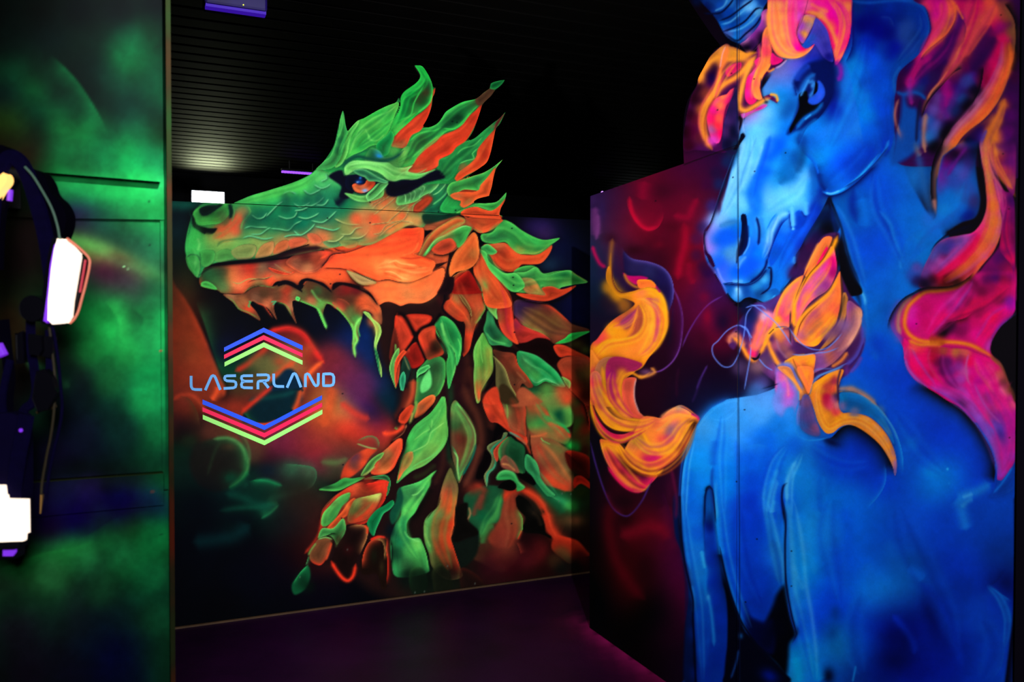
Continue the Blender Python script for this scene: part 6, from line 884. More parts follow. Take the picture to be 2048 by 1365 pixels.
    c.flow('900,60 980,300 1100,560 1240,840 1320,1100',240,['0a54cc','022c94','0848bc','0334a4'],.3); c.flow('1520,900 1600,1050 1590,1200 1520,1340',170,['0a50c0','0334a0','0c58c8'],.3); c.flow('1560,640 1650,740 1710,900 1690,1100',60,['1478d4','0a4cb4','1c80d8'],.45)
    S('k'); c.flow('740,40 760,300 800,560 840,800 860,1050 880,1340',90,['2890e4','0654c4','1874d4','0444b4'],.4); c.flow('1020,40 1040,300 1090,560 1170,800 1240,960',70,['2c98e8','0450cc','1878dc'],.4); c.flow('1160,60 1170,300 1220,560 1320,780',150,['0448cc','022cac','0854d8','0338b8'],.3); c.flow('1360,40 1400,260 1450,480 1470,640',90,['4cb0ec','0c60d0','2c90dc'],.4)
    S('d'); c.flow('90,600 180,860 260,1100 360,1340',170,['2c90e8','0450bc','0c70dc','0444b4'],.35); c.flow('480,320 500,600 620,860 720,1120',170,['0454d8','0c74e4','0448cc','1c84ec'],.3); c.flow('1300,380 1240,600 1100,740 940,860 820,1020',130,['0c74dc','3060c8','0c88e8'],.3)
    S('b'); c.flow('380,380 330,640 250,900 160,1120 60,1330',230,['0c60d8','0454c0','0c8ce4','0464d0','0c80dc'],.3); c.flow('880,120 900,260 800,420 680,560',80,['1c54b8','0434a0','2c64bc'],.35)
    S('c'); c.flow('680,-40 640,160 580,340 500,520 430,680',140,['84ccf8','4c9cdc','78c4f4','58ace8','84d0f8'],.35); c.flow('860,-20 800,180 740,360 710,520',60,['0450d0','0c70e4'],.4); c.flow('1180,360 1100,480 980,560 860,640',110,['78c8f4','4ca4e0','6cc0f4'],.3); c.flow('930,700 870,820 850,960 800,1080',60,['98ccf8','2c84dc','78b8f4'],.4)
    c.flow('1300,560 1240,700 1140,860 1040,1020 960,1180',110,['0840b8','0c60dc','0434a8'],.35); c.flow('1750,60 1640,200 1520,310 1400,400',140,['0450cc','0c68e0','0440b8'],.3)
    S('k'); st('710,-20 715,150 724,300 748,480 784,640 808,760 808,900 818,1100 828,1365','020526',16,.4,.9,tp=0); st('1008,350 1040,520 1088,700 1150,870 1200,965 1290,1090 1400,1210 1500,1310','020420',16,.5,.9); st('1482,60 1500,180 1496,350 1502,600 1532,800 1575,980 1582,1010 1550,1070','040c38',13,.5,.9)
    S('g'); st('925,1365 912,1200 918,1050 935,880 965,740','030c3c',9,.5,.7); st('1136,1400 1138,1180 1155,1085 1180,1066 1204,1090 1220,1200 1238,1400','020c3c',12,.5,.85,tp=.15)
    # ---------- horn and forelock
    S('a')
    sh('-60,-60 780,-60 800,90 780,200 700,380 650,480 600,470 560,400 480,340 440,290 380,180 280,60 100,-100','0a3c90',f=4)
    bls('200,0,04103c 300,60,041858 350,20,0c3c88 420,60,0c50b0 500,20,2878c4 480,120,0440a0 400,150,04286c 430,220,0450a0 520,180,04408c 600,100,2880cc 660,60,6cb4ec 700,40,58a8e8 520,260,0c48a0 580,280,0c60b0 500,310,3c60a8 640,220,1470cc 700,180,2880d0 760,110,60b0e8 760,180,2058b8 620,320,3058a8 560,340,0c70c0 480,300,3c58a0 720,280,4048a0 680,330,8858a8',36,.9)
    for q in ('260,120 400,120 480,60 540,-20','400,190 500,150 620,60 720,-10','430,290 540,250 640,190 740,80 800,80','450,300 560,370 640,310 740,220 800,120'): st(q,'020c38',16,.6,.95,tp=.12)
    for q in ('360,100 440,60 480,-10','420,220 500,200 600,120 700,30','480,290 600,260 700,190 780,100'): st(q,'58a8e0',16,.9,.7)
    sh('790,110 850,90 850,250 800,360 740,440 650,490 590,410 640,370 720,290 780,200','8c3ca0',f=6); bls('820,150,d868b8 800,230,9c3ca0 740,320,6c2474 700,400,341048 650,420,140424 640,380,9c5c90 780,340,280834',34,.9); ed('840,260 780,380 700,470 640,495','0a0418',24,.9)
    sh('440,310 500,360 560,385 600,410 650,480 680,500 600,480 540,430 480,400','040210',f=6)
    # mane tongues on the left of the face
    sh('470,400 500,420 560,440 700,500 760,420 830,290 850,200 900,480 960,540 1020,540 940,600 860,660 800,720 780,820 800,880 860,860 920,900 930,940 840,900 780,940 700,1010 620,1040 570,1060 560,1000 540,1100 520,1365 320,1365 290,1250 270,1100 280,960 250,1100 280,1250 330,1365 180,1365 80,1365 90,1150 140,900 200,780 220,680 300,540 400,440','46084c',f=5)
    bls('150,1200,440028 200,1100,5c0c28 250,1000,a85820 280,850,7c3428 300,700,2c0838 350,640,28082c 240,700,d88430 280,600,d8802c 350,500,b87428 430,460,d88c38 500,480,d08c30 560,500,d88c28 620,500,e89830 420,550,d88830 200,800,2c081c 180,900,280414 130,1050,2c0018 110,1200,280014 120,1320,340018 220,1250,58142c 350,950,e87038',44,.9)
    st('220,760 250,660 310,570 400,520 500,540 600,520 680,490 750,480','e89430',46,.8,.95,tp=.1); st('480,420 440,560 410,660 390,780 360,900','f88040',50,.8,.9,tp=.08); st('460,420 430,500 410,620','e8a0a0',10,.9,.8)
    sh('460,640 520,590 600,570 600,620 550,660 480,700','c81464',f=8); st('720,520 640,620 560,700 460,760 380,830 310,920 270,1050 265,1180 300,1300 340,1365','f89834',56,.8,.95,tp=.06); st('740,500 680,600 640,700 610,800 580,960 640,1010 720,970 800,920 870,890','fba43c',60,.8,.95,tp=.08)
    st('860,860 920,870 935,930','f0a030',24,.7,.9); sh('720,560 740,600 700,660 660,700 640,800 640,900 680,950 720,940 750,900 720,850 700,780 720,700 760,620 780,520','e01878',f=9); bls('700,740,f01890 680,850,f82098 690,930,f81870 720,660,c860b8',26,.8)
    sh('800,300 850,250 880,470 880,560 840,640 800,700 770,800 790,900 740,900 710,860 700,760 730,660 780,560 790,450','f88848',f=8); bls('820,380,e85070 800,470,e84068 820,560,fb8c48 790,640,fb9040 740,740,fb7858 750,840,fb8c48 840,470,f04860 770,700,fb9c48',34,.85)
    sh('880,480 920,510 980,540 960,570 910,590 870,580','e01478',f=6); st('1020,540 960,600 910,620','c8a0c8',16,.9,.7); st('870,580 840,640 860,650 910,620','f89c40',20,.7,.8)
    sh('290,1040 330,940 400,880 470,860 500,820 560,800 520,900 470,960 440,1080 430,1200 400,1300 350,1290 310,1200','d83c5c',f=7); bls('360,920,e85070 350,1000,e8188c 400,960,fb7850 450,880,f87050 400,1080,fb5848 380,1150,f83050 420,1220,f80060 370,1230,d82880 340,1180,b05898 340,1280,d040b8 380,1290,d838a0 480,900,d82868 330,1080,f81470',30,.9)
    sh('560,800 570,1365 440,1365 430,1290 440,1150 470,1020 510,900','1c1444',f=8); bls('520,950,2c1850 480,1100,442468 520,1050,301c58 460,1200,482060 540,1200,04082c 560,1330,0c3054 480,1320,0c0830',34,.8); ed('560,800 510,900 460,1040 440,1150','a01058',18,.6)
    sh('600,1040 640,1030 720,1000 800,950 840,960 800,990 740,1010 680,1040 620,1080','c04ca8',f=8); bl(760,990,40,14,'c81878',.8,-20); ed('780,700 790,860 830,930','041840',-12,.9); bl(830,930,20,14,'04143c',.8); ed('590,1080 580,1180 600,1240','7070b8',20,.6)
    sh('600,1220 620,1210 640,1240 600,1300 560,1365 530,1365 580,1280','02061c',f=5); ed('640,1000 620,1120 640,1230','a0b0e8',12,.5)
    # forelock above the eye
    sh('900,-420 1200,-560 1500,-380 1600,-60 1610,80 1605,230 1580,380 1530,500 1470,590 1450,520 1420,400 1380,280 1300,170 1270,150 1200,140 1180,130 1110,260 1110,330 1160,430 1210,440 1270,400 1240,450 1180,500 1100,530 1000,525 930,500 880,420 850,300 840,100','e82878',f=5)
    bls('860,50,fba058 950,50,fb9c60 870,150,fb8c48 960,150,fba058 880,250,f89040 960,250,fb9458 900,350,fb8c48 980,330,f8a058 960,420,fba04c 1050,490,fba054 1130,500,fba050 1000,480,fba850 1210,470,f8986c 1060,30,f050a0 1150,40,e840b0 1060,150,f84890 1120,150,e050c8 1060,250,f84c88 1060,350,f05080 1110,400,f80898 1080,300,f84888 1170,450,f80070 1120,470,f00890 1200,50,f060a0 1300,40,f020a0 1400,40,f010a0 1350,130,f08070 1400,130,f00898 1480,100,e800b0 1480,200,f800a0 1500,300,f00090 1440,230,f84868 1500,380,f81870 1570,60,fb8c50 1560,180,f87c50 1560,300,f84c68 1540,420,f83868 1500,480,fb7858 1470,540,f05870 1590,330,e81068',38,.93)
    st('1020,-30 1010,120 1020,260 1050,400 1110,480','fb9c5c',26,.9,.8); st('860,60 850,200 880,340 930,460 1020,510 1140,500 1230,460','fba046',44,.9,.8,tp=.1); st('920,40 940,200 930,330','f87c48',20,1,.6); st('1100,0 1100,150 1090,300','f05898',24,1,.6)
    st('1190,110 1260,120 1340,160 1400,240 1450,340 1480,440','fb9850',50,.8,.95,tp=.12); st('1440,-20 1520,60 1550,180 1545,300 1500,440 1470,540','fb8850',50,.9,.9,tp=.06); ed('1450,0 1510,80 1525,180 1510,280','c000b0',-30,.5); st('1290,170 1360,230 1410,330 1440,450','f8107c',40,.9,.8); ed('1605,0 1605,230 1580,380 1520,520','2c0480',-26,.8); st('1230,30 1300,70 1400,110','fb9058',30,1,.6)
    sh('1170,140 1280,150 1270,200 1230,280 1200,340 1160,400 1120,340 1115,270','b058a8',f=6); bls('1200,170,f0a060 1250,190,e0a070 1150,250,b04cc0 1170,310,f0a050 1200,260,c07ca0 1140,330,a83cc0 1230,230,b88c90',26,.9)
    sh('1280,165 1340,210 1390,290 1420,420 1440,560 1350,520 1270,400 1210,435 1160,420 1210,340 1250,260','4840b0',f=6); bls('1290,230,5048b8 1340,300,4040b4 1300,380,4444b8 1250,350,2c50b8 1200,400,0c50b0 1380,420,3430a0 1400,520,10107c',30,.85)
    st('1215,-20 1190,80 1150,200 1110,290','a03070',5,.4,.8,tp=.05); st('1450,560 1500,600 1510,680 1480,740','9018a0',44,1,.8)
    # ---------- throat flames
    S('f')
    sh('100,600 250,560 440,440 560,280 660,100 760,-40 900,-60 880,60 890,200 910,300 1000,500 1110,640 1100,760 1140,900 1100,1050 1000,1200 900,1300 860,1500 500,1500 400,1365 200,1200 90,1080 0,940 -60,1000 -100,900','502060',f=14)
    bls('540,400,4c1c64 400,560,602888 330,560,503080 580,150,301044 500,300,3c1858 940,400,50185c 1020,560,502070 880,60,0c0410 900,180,04020a 100,700,102060 60,800,1c2070 200,620,503c90 60,620,08103c 0,1160,48345c 150,1160,7c5868 250,1100,5c3c68 100,1250,38244c 200,1300,4c3c78 320,1180,8c4890',50,.85)
    st('880,-60 930,120 990,300 1060,480 1100,600','03030f',84,.7,.9,tp=.35)
    sh('300,680 350,560 420,450 500,370 580,320 560,400 520,480 490,600 480,720 440,800 380,790 320,760','f07858',f=7); bls('400,560,f8785c 380,650,e85070 470,600,c050a0 440,460,f89048 520,390,f88c40 430,700,f84878',36,.8); st('560,330 470,400 400,480 350,600 320,720','f89c34',22,.8,.9)
    sh('580,320 620,220 680,100 760,-20 840,-20 800,100 740,200 680,270 620,330','f88040',f=6); sh('690,240 740,140 790,60 810,80 770,160 710,240','f80868',f=6); st('720,20 650,160 590,290','f8a040',20,.9,.7)
    sh('480,760 490,600 530,470 600,370 680,290 760,190 820,60 850,60 870,150 880,260 850,370 790,460 700,520 620,590 560,680 520,780','f06878',f=6); bls('600,480,f08060 560,600,f86078 650,450,d850a8 700,400,b850a8 760,320,c048a0 800,250,d00890 840,200,d80078 850,290,b00470 780,420,a03890 720,480,9c5880 540,700,f86078 520,520,fba030 620,370,fb9838',40,.85)
    st('890,-40 830,100 740,220 620,340 540,440 500,540 490,660 490,800','f8a41c',40,.8,.95,tp=.05); st('840,-20 820,60 750,180 640,300 580,400 530,500','6c3c10',9,.7,.8); st('620,260 580,350 530,470 490,580','301030',10,.6,.8,tp=.3)
    sh('500,900 510,800 560,700 640,620 740,540 820,460 880,340 910,290 915,420 920,560 890,700 860,780 780,870 700,960 620,970 540,940','f47840',f=6)
    bls('880,400,f87c34 860,520,f88038 800,540,f08040 860,620,f86450 760,620,e07850 680,680,b04c70 620,740,c05c60 700,760,c0704c 800,700,fb8c30 840,740,fb9c24 740,830,fb8834 660,900,fb9c2c 700,950,fba424 620,830,c07060 560,860,c06478 580,790,d87048 780,800,fba02c',38,.85)
    st('900,330 830,460 720,560 610,650 540,740 500,850 510,930','f8a024',34,.8,.95,tp=.12); st('730,570 620,670 550,770 520,880','3c1808',9,.7,.8,tp=.3); st('880,720 800,820 720,900 690,960','fba41c',30,.8,.9); st('690,900 740,800 800,720','f87038',14,.9,.6)
    st('915,300 930,450 920,600 890,740','4c3018',14,.7,.85,tp=.15); sh('940,480 980,520 975,640 940,760 880,880 800,960 720,1010 800,900 880,780 920,680','c88040',f=8); st('970,540 970,640 920,780 820,930','f09c48',14,.9,.7); st('950,500 930,620 900,720','584028',16,.8,.7)
    sh('980,560 1060,600 1105,640 1105,740 1060,850 1000,960 920,1050 820,1140 700,1200 650,1220 680,1040 780,1000 880,900 960,760','a06080',f=8); bls('1070,660,d89078 1080,720,e8a090 1040,820,e09890 1000,900,e89c90 940,900,b06470 880,960,9c5870 940,780,8c6098 1000,700,a85c78 1010,620,904880 820,1060,c06460 740,1080,9c58a0 720,1160,9050a0 860,1050,b05c70 800,860,8c5870 880,830,7c4c78',44,.85)
    st('1105,640 1100,740 1050,860 980,960','f0b090',14,.9,.8); st('1110,780 1120,900 1100,980 1040,1080 960,1140','5c58c8',40,1,.8); st('1110,700 1140,800 1130,900','3060c0',24,1,.7); st('1130,930 1080,1060 1000,1150 960,1230','38186c',14,.8,.8); st('1110,1060 1060,1150 1000,1210','8048b0',30,1,.7); st('980,1020 920,1100 830,1160','f08c40',34,.8,.9)
    # small flames on the left and the ribbons
    st('120,1010 160,900 190,780 230,690 280,680','f87868',90,.8,.95,tp=.1); bls('230,700,d0a0c0 260,740,f07090 300,760,f06090 200,800,fb7858 170,900,fb7058 130,980,fb7060 110,1040,f82070 280,700,e880a0 330,740,fb9838 350,780,e87080',30,.85); st('350,700 300,800 240,870 220,960 170,1060','fba02c',40,.8,.9,tp=.15)
    st('-70,880 -20,920 30,990 70,1060 120,1095 170,1080','f89830',40,.8,.95,tp=.1); st('-100,950 -90,890 -40,860 0,900 40,980','e88860',46,.9,.8); sh('100,1070 150,1080 185,1030 170,1080 130,1100','140820',f=5); st('110,1075 150,1078 185,1030','0c0820',10,.5,.9)
    st('220,970 270,860 330,810 400,800','fba428',34,.8,.9); st('250,900 290,1020 350,1130 430,1210 520,1320 560,1400','fba030',44,.7,.95,tp=.08); bls('370,900,e08040 350,850,f89c30 420,860,d87060 400,980,a05c60 450,1050,b06c60 430,930,b05878 330,960,b85c70',32,.75); st('330,900 360,1000 440,1090','a07090',20,1,.5)
    st('460,640 455,800 460,950','2c2030',12,.7,.9,tp=.12); st('320,800 400,790 440,800','4c5068',9,.7,.8); st('260,860 310,810','4c3820',9,.7,.8); st('310,1120 380,1210 440,1280 520,1365','381c48',9,.7,.7)
    sh('400,1120 460,1080 560,1055 680,1045 670,1200 660,1300 640,1400 560,1400 520,1300 460,1220','fb8038',f=7); bls('430,1110,d08c20 520,1080,f89428 600,1070,fb9430 640,1100,fba424 560,1160,f87848 600,1250,f87048 480,1180,a07028 540,1120,fb8c38 580,1350,f89038',32,.85); st('480,1080 520,1180 580,1290 620,1400','4c3410',12,.7,.85,tp=.1); st('430,1100 500,1060 600,1045','fbac20',16,.7,.8)
    sh('700,1330 760,1260 820,1220 900,1170 920,1180 900,1300 880,1400 640,1400','b03858',f=8); sh('660,1400 700,1310 770,1240 840,1215 800,1280 770,1365 760,1400','fb9c24',f=6); st('925,1170 900,1280 890,1400','3c1c20',16,.7,.9,tp=.1); bl(860,1320,40,50,'9c1848',.7); bl(970,1200,30,50,'8038a0',.7)
    sh('340,1200 400,1240 460,1300 500,1400 330,1400','d058a8',f=12); bl(430,1320,24,50,'e86898',.8)
    for q in ('110,610 60,680 45,800 30,900','100,960 70,820 30,790 -30,780 -120,830 -200,920 -250,970 -240,1060 -160,1150 -80,1150 -30,1080 0,1000 40,860','90,590 130,600 250,690 330,760 400,850 470,960','100,970 90,1080 60,1250 40,1365','170,1080 230,1150 300,1190','470,1040 560,1050 700,1030 800,1020 900,980','440,790 500,880 580,960 680,1000 780,990 860,930 930,850',
              '640,1400 680,1290 760,1220 860,1180 980,1120','50,620 110,600 200,600 240,640'): st(q,'6c90ec',9,.8,.75,tp=.1)
    st('110,900 60,820 0,780','6898f0',10,.8,.7)
    ed('180,1365 300,1330 380,1300','04041c',-10,.9)
    S('h')
    sh('240,-20 360,-60 480,100 460,260 440,500 400,350 330,350 280,430 200,300 250,150','7880d8',f=26); bls('290,60,e068a8 330,150,c058c8 350,220,d058c0 340,300,b070d8 270,360,7890e8 300,200,9878d8 260,60,c860c0 390,100,7078c8',36,.85); st('300,40 340,120 350,250','e880a0',24,1,.6)
    sh('530,220 560,140 640,80 740,20 850,0 820,100 800,200 900,190 1000,210 1100,270 1200,370 1240,430 1150,340 1040,250 900,205 800,210 830,380 920,390 1060,420 1160,490 1250,600 1310,730 1335,860 1320,960 1300,880 1250,780 1180,680 1080,590 980,525 900,500 820,520 760,570 700,580 650,530 610,450 580,350','f09030',f=5)
    bls('600,150,fba028 650,100,fba41c 720,60,f89820 700,150,d04c40 760,100,a83050 740,180,e05040 600,250,fb8c2c 620,350,fba030 640,450,f8a028 690,530,fba41c 760,530,fb9c20 800,460,fba01c 700,420,fb9c28 860,440,fba02c 700,300,d82c58 730,330,e84870 700,250,c81050 760,270,b05080 790,250,402c60 800,330,c87888 960,430,f89c38 1060,460,e89c50 1150,540,d89460 1230,640,d08c68 1290,760,c07c80 1320,860,9c68a8 1320,930,6c58b8 920,190,8c7c88 1000,220,a87888 1100,280,988090 1180,370,4878b8 780,380,e84858',30,.93)
    sh('820,215 900,210 1000,230 1100,290 1180,370 1230,450 1290,580 1310,680 1240,570 1160,480 1060,415 930,385 830,370 810,290','0868b8',f=8); bls('850,250,0478b8 950,250,0874c0 1050,290,0470b8 900,330,1060a8 850,330,7468a0 1000,360,0c60a8 1120,370,0c70b8 1200,480,2070b0 950,390,787098 1250,560,3c70a8',34,.8); ed('800,205 900,203 1010,230 1120,300 1210,390 1300,520 1360,660 1390,800 1395,950','1890e4',24,.85,.1); ed('800,200 920,196 1020,225','04386c',14,.7); st('1100,290 1200,390 1300,530 1350,650','4c90cc',14,.9,.6)
    st('790,180 880,170 980,190 1080,250 1150,320','b88878',40,1,.8); st('830,-20 800,100 800,200 810,300','381c4c',16,.8,.85,tp=.1); st('560,60 600,0 760,-10','6c90e0',12,.9,.5); st('545,230 560,130 620,60 720,20 850,-30','5c98e0',18,.8,.85)
    sh('250,-20 360,-20 430,120 480,200 490,220 450,280 440,160 380,90','d08050',f=8); st('300,-10 400,100 450,180 480,230','fba040',34,.8,.85); st('480,200 490,320 470,460','c88458',40,.9,.85,tp=.15); st('400,-20 440,60 520,190 540,230','503828',16,.7,.85); sh('430,-20 560,-20 580,60 560,150 530,220 480,120','fb8040',f=7); bl(520,30,30,40,'fba028',.7)
    sh('480,240 530,230 560,300 600,450 640,590 560,600 470,540 450,420','4c4c90',f=12); bls('520,300,7c4c78 560,400,6c4c88 600,530,8c5080 480,500,3458a0 520,450,5c4890',34,.8); st('450,280 420,380 405,500 440,600 520,640 640,635 720,610','1c88dc',12,.9,.85,tp=.1); st('440,190 445,280','50a8e8',12,.9,.6)
    bls('150,300,549ce8 100,400,48a0ec 250,500,0878dc 150,600,0470e0 400,700,0458d0 60,200,4c90e0',60,.55)
    # bundles of brush lines along the flames
    S('e'); OR = 'fbb428 f08830 fbac3c e8684c f89c28 fbb024'.split(); PK = 'f8a038 e85068 c83078 f08048 fba428'.split()
    c.flow('600,560 680,620 715,720 700,860 640,980 540,1060',150,['fbb024','e87840','fba83c','e8685c','f89c34','fbb430'],.6)
    c.flow('150,1060 260,960 400,930 520,890 590,800 600,680 560,600',70,['fbb830','e88038','fbac30'],.6); c.flow('300,800 400,780 480,720 520,640',60,['d84c78','f89848','fba430'],.5)
    S('g'); c.flow('130,40 150,180 220,320 320,420 440,480 560,490 680,450',170,['e05048','fbac28','d87838','f8a438','c85058','fba828'],.55)
    c.flow('300,20 285,120 320,260 400,370 480,430',100,['c02870','e88c34','a82868','f8a030'],.5); c.flow('130,420 190,540 280,620 370,640 480,600 600,540',60,['e83058','fba830','b01860'],.55)
    c.flow('230,700 320,860 420,980 520,1060 600,1080',150,['fbac34','e83c58','701430','f88c3c','d01c5c'],.5); c.flow('360,690 460,830 600,910 740,890 880,780 980,620 1040,490',150,['fba828','c86040','fba434','8c3030','f89c30','b85c20'],.55)
    c.flow('500,620 620,720 760,720 860,640 920,540 1020,440',130,['f8a844','b86070','fba838','d87058','fbb040'],.5); c.flow('720,460 820,400 900,380 1000,410',80,['f8a868','e87060','fba848'],.5)
    S('a'); c.flow('420,620 400,740 340,860 270,980 240,1120 270,1280',90,['7c2828','d88430','fba83c','e86858'],.5); c.flow('560,560 480,640 400,780 360,900',70,['f8a040','e85070','fba440'],.5)
    c.flow('900,-20 900,150 930,340 1020,470 1140,500',130,['fba050','f88850','fbac60','f06878','fba454'],.5); c.flow('1080,-20 1070,150 1080,300 1110,430',80,['f05898','f83088','f86078'],.5)
    c.flow('1400,-20 1500,90 1540,220 1520,360 1470,520',110,['f020a0','e800a0','fb8450','f86468','fb9858'],.5); c.flow('760,400 780,500 740,640 700,780 700,900',70,['f86058','fba44c','f8407c'],.5)
    S('b'); c.flow('1640,380 1640,560 1570,760 1480,920 1360,1060 1220,1200 1120,1340',170,['fb8438','f86440','fb7c48','e85868','d87098','b85c98'],.55); c.flow('1100,-20 1120,120 1060,280 960,400 880,520',140,['f06050','fb7c48','e83c80','e02890','d81878'],.5)
    c.flow('1400,-20 1370,140 1300,330 1230,480 1150,620 1040,780',120,['e84858','d81868','f06450','a83858'],.5); c.flow('1560,40 1480,200 1390,340 1300,500',90,['f06048','c83858','e84860'],.5); c.flow('1180,300 1120,440 1020,560 920,640 830,740',90,['580468','8c087c','3c0460'],.5)
    c.flow('1640,960 1590,1080 1540,1200 1500,1340',80,['f08838','c86848','e87c38'],.5)
    S('d'); c.flow('1480,-10 1490,200 1530,400 1560,600 1540,800 1470,960 1360,1090 1240,1200 1100,1290',150,['d05c98','e87888','f8744c','fb8c38','fb9438','f06040'],.5)
    c.flow('1400,860 1290,1000 1160,1120 1020,1230',130,['f80868','e80058','b848a0','8c3ca0'],.5); c.flow('1680,600 1660,800 1680,960 1720,1080',70,['b00478','e00070','780068'],.5); c.flow('1540,20 1560,180 1630,320 1700,420',60,['fb9438','f08040','c84860'],.5)
    S('i'); c.flow('1240,150 1100,330 960,500 840,640 740,740',240,['a01068','d81080','c040a8','f00484','d80478','e830a0'],.5); c.flow('1640,200 1480,330 1300,440 1100,510 940,580',150,['c00464','8c0050','e80460','d00868'],.45)
    c.flow('1620,440 1480,560 1380,700 1280,820',150,['f80088','d8047c','f80470','c040b0'],.45); c.flow('520,900 560,1050 660,1200 800,1330',150,['a860c8','f00880','f80468','d00870'],.45); c.flow('1280,1000 1340,1120 1420,1240 1500,1400',160,['f00880','e00490','f8509c','e87478'],.45)
    c.flow('900,960 900,1080 960,1220 1060,1340',110,['780468','a83098','580858'],.4)
    S('j'); c.flow('760,60 960,150 1130,250 1280,400 1400,580 1480,760 1530,950 1560,1100',190,['e8209c','c030a8','b850c8','9c48c8','8858d8'],.45); c.flow('1400,80 1500,230 1600,380 1660,540 1680,720 1640,900',190,['e02094','c02898','f01c9c','b828ac'],.45)
    S('f'); c.flow('560,380 500,470 440,580 400,700',110,['f8a040','f07858','d85888'],.5); c.flow('820,170 760,280 660,400 580,520 530,660',110,['fba430','f87860','d850a0','a838a0'],.5); c.flow('890,420 840,540 740,640 640,740 570,860',160,['fb8c38','f07040','e0784c','c0586c','f8a038'],.45)
    c.flow('860,700 780,800 700,880 620,940',80,['fbac2c','f08440','fba430'],.5); c.flow('1060,660 1050,780 980,900 880,1010',110,['e8a088','b87078','8c5880'],.45); c.flow('260,700 220,840 160,980',70,['f07878','fb8c60','e060a0'],.45); c.flow('480,1080 540,1180 620,1330',80,['fba030','f8784c','fb9438'],.45)
    S('h'); c.flow('640,120 610,250 640,420 720,530 860,470 1000,470 1130,560 1240,700 1310,880',70,['fbac30','e88830','fbb440','e09050'],.55)
    c.c = c.c**1.16*1.02; c.mottle(11, .08, 22)
    S('P'); c.dots('1463,147 1508,158 1435,220 1466,355 1509,343 1571,306 1489,820 1473,964 2019,876 1472,664 1833,648 2002,30 1514,1079 1491,1205 1583,1103 1583,1173 1311,402 2006,308 2018,418')
    c.st('1474,-10 1474.5,200 1475.5,420 1477,640 1477.5,840 1479,1100 1480,1400','041030',1.6,.3,.8,tp=.0); c.st('1475,300 1476,460','0870a0',1.6,.3,.6,tp=.05)
    c.st('1368,330 1400,318 1433,306 1476,294','10040c',1.6,.3,.85,tp=.0)
    return c
